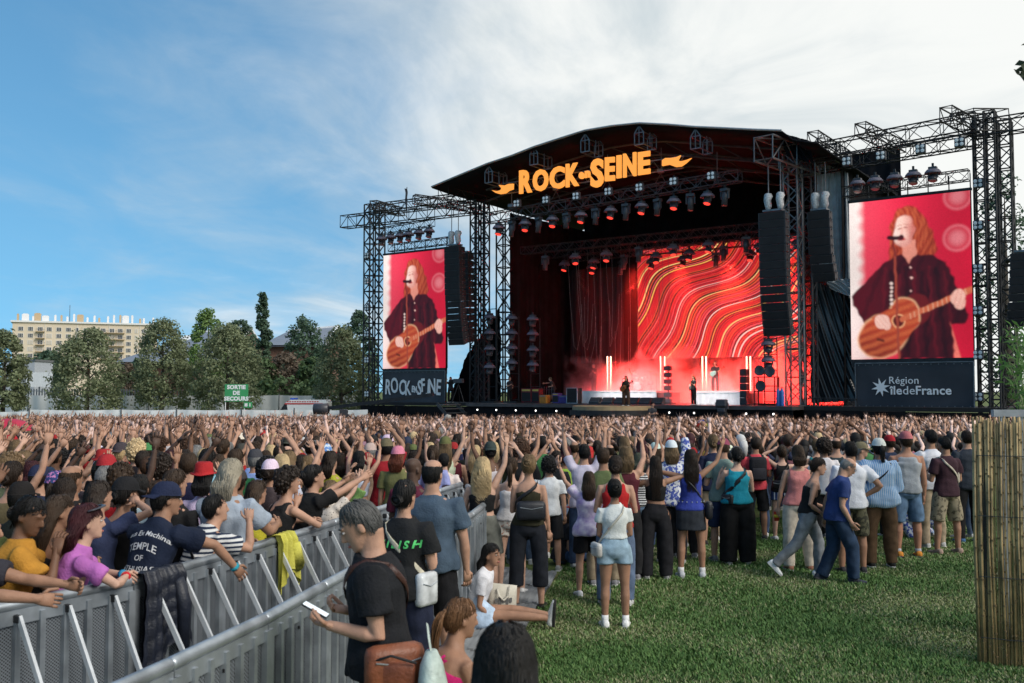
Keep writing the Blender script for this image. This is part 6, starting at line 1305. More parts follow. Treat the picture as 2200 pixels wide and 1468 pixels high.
def barrier(p, q, label, group, brace_side, h=1.2, first=True):
 p, q = Vector((*p, 0)), Vector((*q, 0)); d = q - p; L = d.length; rz = math.atan2(d.y, d.x); t = thing('crowd_barrier', label, 'barrier', p, rz, group); al = MT['alu']; s = brace_side
 m = MB(); m.path([(0, 0, h - .035), (.02, 0, h - .035), (L - .02, 0, h - .035), (L, 0, h - .035)], [.030, .036, .036, .030], 12); m.build('top_rail', al, t, True)
 MB().box((L / 2, 0, (h - .12) / 2 + .03), (L - .02, .012, h - .14)).build('perforated_panel', PERF, t)
 m = MB(); n = 6
 for i in range(n + 1): x = .02 + (L - .04) * i / n; m.box((x, -.026, (h - .1) / 2 + .02), (.05 if i in (0, n) else .038, .036, h - .13)); m.box((x, .026, (h - .1) / 2 + .02), (.05 if i in (0, n) else .038, .036, h - .13))
 m.build('post', al, t); m = MB(); m.box((L / 2, 0, h - .11), (L - .01, .055, .09)); m.build('top_plate', al, t)
 if s:
  for x in (L * .17, L * .5, L * .83):
   m = MB(); m.bar((x, s * .06, h - .10), (x + .03, s * .62, .05), .022, .034); m.build('brace', MT['bright_alu'], t); MB().bbox((x, s * .045, h - .115), (.035, .06, .05), .008).build('hinge', MT['black_metal'], t)
  MB().box((L / 2, s * .47, .02), (L - .04, 1.0, .03)).build('base_plate', mat('tread_plate', (.25, .26, .27), .5, .7, .3, 9), t)
 else:
  MB().box((L / 2, -.03, h - .19), (.05, .012, .02)).build('bolt', MT['black_metal'], t)
def run(line, n, labelf, group, side):
 seg = [0];
 for a, b in zip(line, line[1:]): seg.append(seg[-1] + math.dist(a, b))
 P = [(float(np.interp(s, seg, [a[0] for a in line])), float(np.interp(s, seg, [a[1] for a in line]))) for s in np.linspace(0, seg[-1], n + 1)]
 for i in range(n): barrier(P[i], P[i + 1], labelf(i), group, side)
run(BACK, 9, lambda i: ['steel barrier section that the clasped forearms at the very edge rest on', 'steel barrier section in front of the girl in pink', 'steel barrier section with a navy padded jacket hung over it', 'steel barrier section in front of the man in striped tee', 'steel barrier section with a yellow jacket hung over it', 'steel barrier section in front of the curly haired woman in black', 'steel barrier section below the reaching tattooed arms', 'steel barrier section beside the security man in maroon', 'farthest steel barrier section, behind the balding man'][i], 'crowd barrier with slanting braces', -1)
run(NEAR, 8, lambda i: '%s section of the smooth faced steel barrier, counted from the frame bottom' % ORD[i], 'smooth faced barrier beside the phone man', 0)
run([(-.435, 10.7), (-.30, 11.9), (-.62, 13.9)], 3, lambda i: ['steel barrier section beside the curly blonde', 'steel barrier section behind the curly blonde', 'steel barrier section farthest behind the curly blonde'][i], 'barrier by the curly blonde', 0)
def mats():
 woodm = mat('grey_trackway', (.20, .21, .22), .7, .1, .3, 3, .4, 20); k = 0
 names = ['grey slatted ground panel under the seated girl', 'grey slatted ground panel under the tote bag', 'grey slatted ground panel at the edge of the grass', 'grey slatted ground panel under the curly blonde', 'grey slatted ground panel under the sandals of the woman in olive', 'grey slatted ground panel behind the woman in olive', 'grey slatted ground panel beside the pink kneeling woman', 'grey slatted ground panel between barrier and grass, closest', 'grey slatted ground panel behind the barrier end']
 for r_, y in enumerate((8.55, 9.6, 10.65, 11.7, 12.75)):
  xr = .15 + (y + .5 - 10.65) * .154
  for c in range(2):
   w = 1.0; x = xr - w * (c + .5); t = thing('trackway_panel', names[k] if k < len(names) else 'grey slatted ground panel farthest along the barrier', 'ground panel', (x, y + .5, .004), R(-8), 'grey slatted ground panels'); k += 1
   MB().box((0, 0, .015), (w * .985, 1.03, .03)).build('panel', woodm, t); m = MB()
   for i in range(9): m.box((-.44 + i * .11, 0, .036), (.05, 1.0, .014))
   m.build('slats', woodm, t)
mats()
def reeds():
 A = gp(2106, 1428); A.z = 0; t = thing('reed_screen', 'tall tan bamboo cane screen at the end of the lawn', 'fence', A, 0); rng = random.Random(2)
 cane = mat('tan_cane', (.38, .27, .13), .65, 0, .5, 5, .3, 30); nodem = mat('cane_node', (.16, .11, .05), .6); Z = at(2106, 905, A.y).z; m = MB(); mn = MB()
 for i in range(220):
  x = (i % 110) * .0162 + rng.uniform(-.004, .004); y = -x * .5 + rng.uniform(-.008, .008) + (.028 if i > 109 else 0); h = Z + rng.uniform(-.03, .05); b = rng.uniform(-.02, .02); r = rng.uniform(.0065, .0108); pts = [(x, y, 0), (x + b, y + .01, h * .5), (x + b * .3, y, h)]; m.path(pts, r, 8)
  z = rng.uniform(.05, .3)
  while z < h - .05: f = z / h; mn.path([(x + b * 2 * min(f, 1 - f), y, z - .008), (x + b * 2 * min(f, 1 - f), y, z + .008)], r * 1.25, 8); z += rng.uniform(.2, .34)
 m.build('reeds', cane, t, True); mn.build('reed_nodes', nodem, t); m = MB()
 for z in (.25, .8, 1.35, 1.9): m.path([(x_ * .1, -x_ * .05 - .022, z + .004 * math.sin(x_ * 3)) for x_ in range(18)], .004, 5)
 m.build('binding_wire', MT['dark_metal'], t); m = MB()
 for x in (.1, .9): m.bar((x, -x * .5 + .06, 0), (x, -x * .5 + .06, Z - .1), .06)
 m.build('support_post', BARK, t)
 g = thing('metal_railing', 'grey steel railing top just behind the reed screen', 'railing', (at(2152, 838, A.y + 1).x, A.y + 1.0, 0)); z1 = at(2180, 888, A.y + 1).z; m = MB(); m.bar((-.1, 0, z1), (1.6, -.1, z1), .07)
 for x in (0, .18, .36, .8): m.bar((x, 0, 0), (x, 0, z1), .05)
 m.build('rail', MT['alu'], g)
reeds()
def lawn():
 rng = np.random.RandomState(5); n = 330000; y = 6.0 + 15 * rng.rand(n) ** 1.35; x = rng.uniform(-.05, 1, n) * (0.53 * y) ; keep = (x > .2 + (y - 10.65) * .154 - .02) & ((y > 8) | (x > .1)) ; x, y = x[keep], y[keep]; n = len(x)
 zz = np.array([gz(0, v) for v in y]); patch = np.array([mnoise.noise(Vector((a * .8, b * .8, 0))) for a, b in zip(x, y)]); L = (.022 + .022 * rng.rand(n)) * (1 + .7 * patch); th = rng.rand(n) * 6.283; lean = rng.uniform(.2, 1.1, n); wv = rng.uniform(.0035, .0065, n) * (1 + (y - 6) * .05); dx, dy = np.cos(th), np.sin(th); px_, py_ = -dy * wv, dx * wv
 base = np.stack([x, y, zz], 1); tip = base + np.stack([dx * L * lean, dy * L * lean, L], 1); mid = base + np.stack([dx * L * lean * .3, dy * L * lean * .3, L * .62], 1); sd = np.stack([px_, py_, 0 * px_], 1)
 v = np.stack([base - sd, base + sd, mid + sd * .75, mid - sd * .75, tip], 1).reshape(-1, 3); i = np.arange(n)[:, None] * 5; q = i + np.array([[0, 1, 2, 3]]); me = bpy.data.meshes.new('grass')
 tri = i + np.array([[3, 2, 4]]); loops = np.concatenate([q, tri], 1).ravel(); me.vertices.add(len(v)); me.vertices.foreach_set('co', v.astype(np.float32).ravel()); me.loops.add(len(loops)); me.loops.foreach_set('vertex_index', loops.astype(np.int32)); ls = (np.arange(n)[:, None] * 7 + np.array([[0, 4]])).ravel(); me.polygons.add(2 * n); me.polygons.foreach_set('loop_start', ls.astype(np.int32)); me.update(calc_edges=True)
 pal = np.array([[.08, .165, .042], [.115, .195, .058], [.195, .225, .10], [.31, .305, .175], [.06, .13, .034]]); mixv = np.clip(.5 - patch * .9 + rng.normal(0, .25, n), 0, 1); c = pal[rng.choice([0, 1, 4, 0], n)] * (1 - (mixv > .62)[:, None]) + pal[rng.choice([1, 2, 3], n)] * (mixv > .62)[:, None]; c = c * rng.uniform(.75, 1.25, n)[:, None]
 at_ = me.color_attributes.new('tone', 'FLOAT_COLOR', 'POINT'); at_.data.foreach_set('color', np.repeat(np.concatenate([c, np.ones((n, 1))], 1), 5, axis=0).astype(np.float32).ravel()); me.materials.append(amat('grass_blade', 'tone', .6, 0, .25)); kind(link('grass', me), 'stuff')
lawn()
PLACED = []
STG = (5.5, 60.0)
GREEN = mat('print_green', (.09, .55, .16), .7, 0, .05); YEL = mat('print_yellow', (.62, .42, .04), .7, 0, .05); WHT = mat('print_white', (.55, .56, .58), .8, 0, .1)
def hero(label, px, hpy, fpy=None, H=None, turn=0, pos=None, top='tee', bottom='jeans', pose=None, sex='m', voxel=.0115, group=None, hscale=None, **kw):
 if pos is not None: p = Vector((pos[0], pos[1], gz(*pos[:2]) + (pos[2] if len(pos) > 2 else 0))); h = H
 else: p, h = hero_at(px, hpy, fpy, H)
 ms = {k: kw.pop(k) for k in ('bulk', 'fit', 'bfit', 'hands', 'fat', 'tmat', 'bmat', 'feet') if k in kw}
 D = mesh_set(pose or {}, sex, H=h, top=top, bottom=bottom, voxel=voxel, **ms); rz = face_dir(p, *STG) + R(turn)
 t = person(label, p, rz, D, top, bottom, group=group, **kw); PLACED.append((p.x, p.y)); return t, D, p
def part_of(t, n): return next(c for c in t.children if c.name.split('.')[0] == n)
def follow(name, label, cat, t): return thing(name, label, cat, t.location.copy(), t.rotation_euler[2])
def strap_pts(J, sgn=1, out=.036, t0=.49, t1=.04, back_only=False):
 """loop from the shoulder on side sgn across the back to the other hip and up the front"""
 k = J['k']; P = []
 def ring(t, ang):
  T = TORSO[J['sex']]; rx = np.interp(t, [r[0] for r in T], [r[1] for r in T]) * J['bulk']; ry = np.interp(t, [r[0] for r in T], [r[2] for r in T]) * J['bulk']; p, Fm = J['spine'](t); return p + Fm @ Vector(((rx + out) * k * math.sin(ang) * sgn, -(ry + out) * k * math.cos(ang), 0))
 n = 9
 for i in range(n + 1): f = i / n; P.append(ring(t0 + (t1 - t0) * f, R(42) + (R(-95) - R(42)) * f))
 if not back_only:
  for i in range(1, n + 1): f = i / n; P.append(ring(t1 + (t0 - t1) * f, R(-95) + (R(-222) - R(-95)) * f))
  top, Fm = J['spine'](.515); P.append(top + Fm @ Vector((.10 * k * sgn, .02, .0))); P.append(P[0])
 return P
def strap(t, J, col, sgn=1, w=.014, name='strap', m_=None, **kw): return ocolor(MB().path(strap_pts(J, sgn, **kw), [(w, .004)] * len(strap_pts(J, sgn, **kw)), 6, up=(0, 0, 1)).build(name, m_ or MT['leather'], t, True), col)
def pouch(t, J, col, tt=.02, ang=-60, size=(.24, .10, .17), sgn=1, out=.07, m_=None, name='pouch'):
 k = J['k']; T = TORSO[J['sex']]; rx = np.interp(tt, [r[0] for r in T], [r[1] for r in T]); p, Fm = J['spine'](tt); a = R(ang); c = p + Vector(((rx + out) * math.sin(a) * sgn, -(rx * .75 + out) * math.cos(a), 0)) * k; m = MB(); rot = Matrix.Rotation(-a * sgn * -1, 3, 'Z')
 m.bbox(c, size, min(size) * .42, rot); o = ocolor(m.build(name, m_ or MT['leather'], t, True), col); z = MB(); z.path([c + rot @ Vector((-size[0] * .38, -size[1] * .53, size[2] * .2)), c + rot @ Vector((0, -size[1] * .55, size[2] * .1)), c + rot @ Vector((size[0] * .38, -size[1] * .53, size[2] * .2))], .004, 5); z.build('zip', MT['alu'], o); return c
hold2 = dict(armR='hold', armL='hold')
t, D, p = hero('person in white cropped tee and pale denim shorts standing alone on the lawn', 1322, 1036, 1347, sex='f', top='croptee', bottom='hotpants', pose=dict(armR=((.10, .10, -1), (-.5, .55, -.1)), armL=((.10, .10, -1), (-.4, .55, -.2)), head=(4, 4), spread=.05), skin='tan', tcol=(.62, .65, .64), bcol=(.27, .38, .47), hair=('updo', 'black'), shoes=(.72, .72, .72), socks=(.7, .7, .7), turn=4)
b = follow('crossbody_bag', 'pale cross body bag hanging at the hip of the person in white tee', 'bag', t); strap(b, D['J'], (.48, .46, .40), 1); pouch(b, D['J'], (.45, .44, .42), .0, -70, (.20, .07, .15))
t, D, p = hero('person with long brown hair in lilac tie dyed top and black shorts', 1266, 1018, 1281, sex='f', top='tee', fit=.03, bottom='shorts', pose=dict(armL=((.75, .25, .75), (.35, .25, .9)), armR=((.45, .1, -1), (.25, .3, -.8)), twist=-6), tmat=PAT['tie_dye'], skin='light', bcol=(.012, .012, .014), hair=('long', 'brown', 1, .34), shoes=(.72, .72, .72), turn=8)
t, D, p = hero('person in dark olive camisole and black trousers with a black shoulder bag', 1136, 983, 1304, sex='f', top='camisole', bottom='capri', bfit=.014, pose=dict(armR=((.16, .0, -1), (.1, .25, -1)), armL=((.12, .1, -1), (-.35, .8, .25)), head=(-6, 3)), skin='light', tcol=(.028, .026, .014), bcol=(.016, .018, .024), hair=('updo', 'darkblonde', 2), shoes=(.015, .013, .012), sole=(.02, .02, .02), shoe_style='sandal', turn=0)
b = follow('shoulder_bag', 'black zipped shoulder bag on the back of the person in olive camisole', 'bag', t); strap(b, D['J'], (.012, .013, .017), 1, .02, t1=.2); pouch(b, D['J'], (.012, .014, .02), .20, 12, (.34, .11, .22))
t, D, p = hero('person with long curly blonde hair, black crop top and grey cargo shorts', 1036, 990, 1300, sex='f', top='crop', fit=.016, bottom='shorts', bfit=.026, pose=dict(armR='up', armL='hold', head=(-4, -4)), skin='pale', tcol=(.012, .012, .013), bcol=(.13, .135, .12), hair=('blonde_curls', 'blonde', 0, .40), shoes=(.5, .5, .48), turn=2, bulk=1.08)
t, D, p = hero('person with brown ponytail, white strap top and floral shorts beside the curly blonde', 1098, 988, 1276, sex='f', top='camisole', bottom='hotpants', bmat=PAT['floral'], pose=dict(armR='upin', armL='hold'), skin='pale', tcol=(.6, .58, .58), hair=('pony', 'brown', 3, .30), shoes=(.6, .6, .6), turn=0)
t, D, p = hero('person in plain white tee and black shorts half behind the woman in olive', 1180, 990, 1226, top='tee', bottom='long_shorts', pose={}, skin='light', tcol=(.62, .64, .66), bcol=(.02, .02, .022), hair=('afro', 'black'), shoes=(.3, .3, .3), turn=5)
t, D, p = hero('person in wide slate trousers with a lime green backpack', 1216, 962, 1184, sex='f', top='camisole', bottom='wide', bfit=.025, pose=dict(armR='up', armL='hold'), skin='tan', tcol=(.15, .18, .15), bcol=(.05, .06, .085), hair=('bob', 'burgundy'), shoes=(.4, .4, .4))
b = follow('backpack', 'lime green backpack on the person in wide slate trousers', 'backpack', t); k = D['J']['k']; c = D['J']['spine'](.28)[0]; mm = MB(); mm.bbox(c + Vector((0, -.21, 0)), (.28, .16, .34), .06); ocolor(mm.build('pack', MT['fabric'], b, True), (.26, .42, .06)); mm = MB(); mm.bbox(c + Vector((0, -.30, -.06)), (.2, .06, .16), .03); ocolor(mm.build('front_pocket', MT['fabric'], b, True), (.5, .3, .2))
for s_ in (1, -1): ocolor(MB().path([c + Vector((.09 * s_, -.13, .16)), c + Vector((.10 * s_, -.03, .235)), c + Vector((.12 * s_, .12, .12)), c + Vector((.13 * s_, .08, -.12)), c + Vector((.12 * s_, -.13, -.14))], [(.018, .006)] * 5, 6).build('strap', MT['fabric'], b), (.2, .3, .06))
t, D, p = hero('person in red strap top with dark hair pinned up, behind the person in white tee', 1322, 985, H=1.70, sex='f', top='tank', fit=.012, bottom='jeans', bulk=1.12, pose=dict(armR='hold', armL='hold', head=(0, 6)), skin='light', tcol=(.42, .018, .02), bcol=(.10, .14, .22), hair=('bun', 'darkbrown', 1))
t, D, p = hero('person in black and white zigzag top and denim shorts, hair greenish brown', 1374, 978, 1212, sex='f', top='top', bottom='hotpants', tmat=PAT['zig_stripe'], pose=dict(armR='fwdup', armL='down'), skin='light', bcol=(.16, .24, .36), hair=('bob', (.09, .10, .07), 2), shoes=(.5, .5, .5))
t, D, p = hero('person with very long dark hair, black crop top and black wide trousers', 1410, 984, 1244, sex='f', top='crop', fit=.012, bottom='wide', bfit=.006, pose=dict(armL=((.95, .35, -.35), (.75, .6, .1)), armR=((.85, .3, .25), (.3, .4, .85))), skin='tan', tcol=(.013, .013, .014), bcol=(.016, .016, .019), hair=('long', 'darkbrown', 0, .46), shoes=(.25, .25, .26))
t, D, p = hero('person with long wavy dark hair, blue top and black denim skirt, one arm raised', 1486, 971, 1241, sex='f', top='top', bottom='skirt', pose=dict(armR=((.8, .25, .65), (.35, .25, .9)), armL=((.9, .3, .2), (.6, .6, .5))), skin='tan', tcol=(.035, .055, .30), bcol=(.028, .032, .040), hair=('wavy', 'darkbrown', 0, .42), shoes=(.45, .47, .5), socks=(.6, .6, .6))
b = follow('shoulder_bag', 'black chain strap bag at the hip of the person in blue top', 'bag', t); strap(b, D['J'], (.01, .01, .012), -1, .009, m_=MT['dark_metal']); pouch(b, D['J'], (.012, .013, .018), .0, -85, (.20, .10, .24), -1)
b = follow('studded_belt', 'black studded belt worn with the black denim skirt', 'belt', t); ringpath(mb := MB(), torso_rings(D['J'], .10, .145, .022)); ocolor(mb.build('belt_band', MT['leather'], b, True), (.01, .01, .01)); mb = MB()
for q in range(16): a = q * .3925; pp, Fm = D['J']['spine'](.12); mb.ell(pp + Vector((.176 * math.sin(a), -.132 * math.cos(a), 0)), (.009, .009, .009), 6, 4)
mb.build('studs', MT['alu'], b)
t, D, p = hero('person in blue and white leaf print shirt with a white cap over blond hair', 1442, 952, H=1.76, top='shirt', fit=.025, bottom='jeans', tmat=PAT['leaf_print'], pose=dict(armR='fwdup', armL='hold'), skin='light', bcol=(.02, .02, .025), hair=('mid', 'darkblonde'), hat=('cap', (.60, .66, .70)))
t, D, p = hero('person in teal sleeveless top and black balloon trousers wearing black headphones', 1586, 966, 1213, sex='f', top='top', bottom='wide', fit=.02, bfit=.02, bulk=1.2, pose=dict(armL=((.35, .35, -.8), (-.25, .35, 1)), armR=((.2, .25, -1), (-.4, .8, .3)), head=(12, 4)), skin='pale', tcol=(.012, .22, .30), bcol=(.010, .010, .011), hair=('bun', 'black', 4), shoes=(.5, .5, .5))
h = follow('headphones', 'large black headphones on the person in teal top', 'headphones', t); Jh = D['J']; hm = Matrix.Translation(Jh['head']) @ Jh['HF'].to_4x4(); m = MB(); m.path([(.098 * math.cos(q * .2618), -.005, .128 * math.sin(q * .2618) + .005) for q in range(13)], .011, 8); o = m.build('headband', MT['plastic'], h, True); o.matrix_basis = hm
for s_ in (1, -1): o = MB().ell((s_ * .098, -.005, -.005), (.03, .045, .052), 14, 10).build('ear_cup', MT['black'], h, True); o.matrix_basis = hm
b = follow('crossbody_bag', 'black cross body pouch on the back of the person in teal top', 'bag', t); strap(b, D['J'], (.01, .01, .012), 1, .03); pouch(b, D['J'], (.012, .012, .014), .06, -55, (.22, .06, .14), out=.04)
t, D, p = hero('person in sage green tee and navy shorts with a burgundy cap, beside the headphone wearer', 1556, 948, 1206, top='tee', bottom='long_shorts', pose=dict(armR='hold', armL='hold', head=(-20, 12)), skin='light', tcol=(.16, .23, .21), bcol=(.02, .03, .07), hair=('short', 'brown'), hat=('cap', (.22, .05, .09)), shoes=(.2, .2, .2))
t, D, p = hero('person in black tank and navy striped shorts, one hand behind the head', 1682, 962, 1161, sex='f', top='tank', bottom='hotpants', bmat=PAT['short_stripe'], pose=dict(armL='head', armR=((.95, .2, -.05), (.9, .4, .15))), skin='pale', tcol=(.012, .012, .013), hair=('updo', 'brown', 5), shoes=(.7, .7, .7))
b = follow('crossbody_bag', 'black cross body pouch on the person with navy striped shorts', 'bag', t); strap(b, D['J'], (.012, .012, .014), 1, .022); pouch(b, D['J'], (.015, .015, .017), .12, -30, (.24, .08, .15), out=.04)
t, D, p = hero('person in coral red tee with a black backpack', 1625, 944, 1160, top='tee', bottom='long_shorts', pose=dict(armR='hold', armL='down'), skin='tan', tcol=(.55, .06, .08), bcol=(.015, .015, .017), hair=('short', 'darkbrown', 2), shoes=(.05, .05, .05))
def backpack(t, D, label, col):
 b = follow('backpack', label, 'backpack', t); c = D['J']['spine'](.30)[0]; ocolor(MB().bbox(c + Vector((0, -.20, 0)), (.30, .15, .42), .06).build('pack', MT['fabric'], b, True), col); ocolor(MB().bbox(c + Vector((0, -.285, -.08)), (.24, .05, .2), .025).build('front_pocket', MT['fabric'], b, True), tuple(q * 1.6 for q in col))
 for s_ in (1, -1): ocolor(MB().path([c + Vector((.10 * s_, -.13, .19)), c + Vector((.115 * s_, -.02, .235)), c + Vector((.13 * s_, .13, .1)), c + Vector((.14 * s_, .06, -.14)), c + Vector((.12 * s_, -.13, -.18))], [(.022, .007)] * 5, 6).build('strap', MT['fabric'], b), col)
backpack(t, D, 'black backpack on the person in coral red tee', (.016, .016, .02))
t, D, p = hero('person in blue tee with a navy backpack, in front of the stage edge crowd', 1662, 922, H=1.84, top='tee', bottom='jeans', pose={}, skin='light', tcol=(.03, .12, .24), hair=('short', 'brown', 4)); backpack(t, D, 'navy backpack on the person in blue tee', (.02, .028, .045))
WALK = (((.02, .50, -.9), (.0, .02, -1)), ((.02, -.30, -.92), (.0, -.62, -.78)))
t, D, p = hero('person with tied up brown hair walking past in black camisole and grey jeans', 1738, 982, 1241, sex='f', top='camisole', bottom='jeans', bfit=.010, pose=dict(lean=16, head=(0, 8), armR=((.15, .0, -1), (-.35, .75, -.3)), armL=((.1, .15, -1), (-.3, .8, .0)), legs=(((.02, -.42, -.9), (.0, -.70, -.72)), ((.02, .36, -.93), (.0, -.02, -1)))), skin='light', tcol=(.013, .013, .014), bcol=(.20, .215, .23), hair=('updo', 'darkbrown', 6), shoes=(.72, .73, .74), turn=-96); face_bits(t, D['J'], brow=(.02, .014, .01))
t, D, p = hero('bald grey haired person walking with bowed head in blue tee and dark jeans', 1800, 978, 1251, top='tee', bottom='jeans', bfit=.02, bulk=1.08, pose=dict(lean=12, head=(0, 34), armR=((.12, .05, -1), (-.05, .65, -.75)), armL='swing_b', legs=(((.03, .40, -.91), (.0, .04, -1)), ((.03, -.05, -1), (.0, -.40, -.92)))), skin='light', tcol=(.024, .045, .15), bcol=(.022, .04, .075), hair=('bald', 'grey'), shoes=(.03, .035, .05), sole=(.05, .05, .05), turn=-92); face_bits(t, D['J'], brow=(.15, .15, .15), glasses=True)
t, D, p = hero('person in salmon top and beige trousers behind the walking couple', 1718, 962, 1226, sex='f', top='top', bottom='jeans', bulk=1.1, pose=dict(armL=((.28, .05, -1), (.12, .2, -1)), armR='hold'), skin='light', tcol=(.55, .20, .19), bcol=(.52, .46, .38), hair=('bob', 'brown', 4), shoes=(.25, .12, .08))
c = follow('drink_cup', 'red and yellow printed cup held low by the person in salmon top', 'cup', t); w = D['J']['wrL'] + D['J']['faL'] * .09 + Vector((0, .03, -.02)); ocolor(MB().lathe([(.034, 0), (.042, .13), (.042, .132), (.036, .12)], 16, w - Vector((0, 0, .07))).build('cup_wall', MT['fabric'], c, True), (.5, .06, .03)); ocolor(MB().lathe([(.0395, .05), (.0415, .09)], 16, w - Vector((0, 0, .07))).build('yellow_band', MT['fabric'], c, True), (.6, .45, .05))
t, D, p = hero('person in white polo shirt and camouflage shorts with a hand on the hip', 1832, 954, 1231, top='polo', bottom='long_shorts', bmat=PAT['camo'], bulk=1.1, pose=dict(armR='hip', armL='down'), skin='tan', tcol=(.60, .62, .68), hair=('short', 'black', 3), shoes=(.04, .04, .045), sole=(.4, .4, .4))
t, D, p = hero('person in loose blue pinstripe shirt and brown trousers with a white cap', 1893, 948, 1219, sex='f', top='shirt', fit=.04, bottom='jeans', bulk=1.22, tmat=PAT['blue_pin'], pose=dict(armL='hip', armR='hold'), skin='tan', bcol=(.10, .06, .035), hair=('pony', 'black', 2, .24), hat=('cap', (.62, .64, .60)), shoes=(.02, .02, .02))
b = follow('crossbody_bag', 'thin black strap bag over the blue pinstripe shirt', 'bag', t); strap(b, D['J'], (.01, .01, .012), 1, .012, out=.05); pouch(b, D['J'], (.012, .012, .014), .0, -80, (.16, .08, .14), out=.09)
t, D, p = hero('broad person in grey tank top and denim shorts with a washed red cap', 1951, 933, 1197, top='tank', bottom='long_shorts', bulk=1.14, pose=dict(armR='down', armL='hold'), skin=(.34, .17, .11), tcol=(.28, .30, .33), bcol=(.09, .15, .24), hair=('short', 'brown', 5), hat=('cap', (.42, .13, .14)), shoes=(.55, .22, .04), sole=(.05, .03, .12), socks=(.4, .42, .45))
t, D, p = hero('person in dark maroon tee and camouflage khaki shorts with a beige strap', 2036, 942, 1190, top='tee', bottom='long_shorts', bfit=.022, bmat=PAT['khaki_camo'], pose=dict(armR='hold', armL='hold', head=(8, 8), spread=.16), skin='tan', tcol=(.040, .018, .026), hair=('short', 'black', 6), shoes=(.30, .22, .18), sole=(.35, .25, .18), turn=12)
b = follow('crossbody_bag', 'beige strapped sling bag over the dark maroon tee', 'bag', t); strap(b, D['J'], (.50, .44, .36), -1, .016); pouch(b, D['J'], (.45, .40, .33), .22, -95, (.14, .06, .18), -1, out=.03)
hero('person in dark navy shirt and black trousers between the reed screen and the maroon tee', 2082, 930, 1166, top='shirt', bottom='jeans', pose=dict(armR='hold', armL='hold'), skin='light', tcol=(.028, .035, .048), bcol=(.012, .012, .013), hair=('short', 'darkbrown', 7), shoes=(.05, .12, .25))
hero('person in white tee and khaki trousers reaching sideways, beside the grey tank top', 2004, 928, 1176, top='tee', bottom='jeans', pose=dict(armL=((.6, .5, -.5), (.5, .7, .1)), armR='hold'), skin='tan', tcol=(.60, .61, .66), bcol=(.30, .24, .17), hair=('short', 'black', 8), shoes=(.4, .4, .4), turn=14)
SQ = dict(pelvis=.30, lean=30, legs=(((.35, .85, .15), (.1, -.65, -.85)), ((.25, .9, .1), (.05, -.6, -.85))), armR=((.2, .6, -.7), (-.3, .8, .2)), armL=((.2, .6, -.7), (-.3, .8, .2)), head=(30, 20))
hero('crouching person with long blonde hair in blue patterned dress', 1994, 1060, pos=(*gp(1996, 1158).xy,), H=1.62, sex='f', top='tee', fit=.03, bottom='jeans', bfit=.03, tmat=PAT['leaf_print'], bmat=PAT['leaf_print'], pose=SQ, skin='light', hair=('long', 'blonde', 3, .36), shoes=(.3, .4, .55), turn=35)
hero('person in grey tee with an olive flat cap and glasses looking sideways', 1848, 955, H=1.70, top='tee', bottom='jeans', pose=dict(head=(-70, 0)), skin='light', tcol=(.30, .33, .36), hair=('short', 'grey'), hat=('cap', (.15, .13, .08)), turn=-30)
t, D, p = hero('balding person in slate blue tee and black shorts seen from behind', 928, 995, H=1.86, top='tee', fit=.022, bottom='long_shorts', bulk=1.14, pose=dict(armR=((.24, .05, -1), (.05, .2, -1)), armL=((.24, .05, -1), (.05, .2, -1)), head=(-14, 4)), skin='light', tcol=(.055, .085, .125), bcol=(.012, .012, .014), hair=('bald', 'black'), turn=0, voxel=.010)
t, D, p = hero('person in black tee with green back lettering, dark hair in a low bun', 868, 1040, H=1.76, sex='f', top='tee', fit=.03, bottom='jeans', bulk=1.12, bfit=.03, pose=dict(armR='hold', armL='hold', head=(-10, 2)), skin='light', tcol=(.012, .013, .015), bcol=(.016, .02, .04), hair=('bun', 'black', 9), turn=-10, voxel=.010)
J = D['J']; decal(t, part_of(t, 'tee_shirt'), 'E I L I S H', .080, J['spine'](.36)[0] + Vector((.02, 0, 0)), (0, 1, 0), (0, 0, 1), GREEN, shear=.25, offset=.003, sx=1.0)
b = follow('shoulder_bag', 'clear plastic bag on a cream strap behind the phone holding man', 'bag', t); strap(b, J, (.50, .46, .36), -1, .022, out=.04); pouch(b, J, (.45, .45, .40), .02, -72, (.22, .08, .26), -1, out=.05, m_=MT['clear_plastic'])
t, D, p = hero('security person in maroon polo with yellow back lettering', 886, 990, H=1.76, top='polo', bottom='jeans', pose=dict(head=(-18, 0)), skin='dark', tcol=(.085, .012, .03), bcol=(.012, .012, .014), hair=('none', 'black'), turn=-14, voxel=.010); J = D['J']
decal(t, part_of(t, 'polo_shirt'), 'S Q U A D', .085, J['spine'](.38)[0], (0, 1, 0), (0, 0, 1), YEL, shear=.15, offset=.003, sx=1.0); decal(t, part_of(t, 'polo_shirt'), 'SECURITE', .045, J['spine'](.31)[0], (0, 1, 0), (0, 0, 1), YEL, offset=.001)
t, D, p = hero('grey haired person in black tee looking down at a phone beside the barrier', 800, 1080, pos=(-.735, 5.6), H=1.87, top='tee', fit=.028, bottom='jeans', bulk=.98, pose=dict(armL=((.12, -.12, -1), (-.16, .95, .26), None), armR=((.16, -.10, -1), (-.42, .86, .30), None), head=(6, 30), lean=5), hands=((.75, .05, (-.4, .2, 1)), (.85, .05, (.4, .2, 1))), skin='light', tcol=(.011, .012, .015), bcol=(.014, .015, .02), hair=('short', (.085, .085, .085), 11), turn=94, voxel=.0085)
J = D['J']; face_bits(t, J, brow=(.08, .08, .08)); PT = t
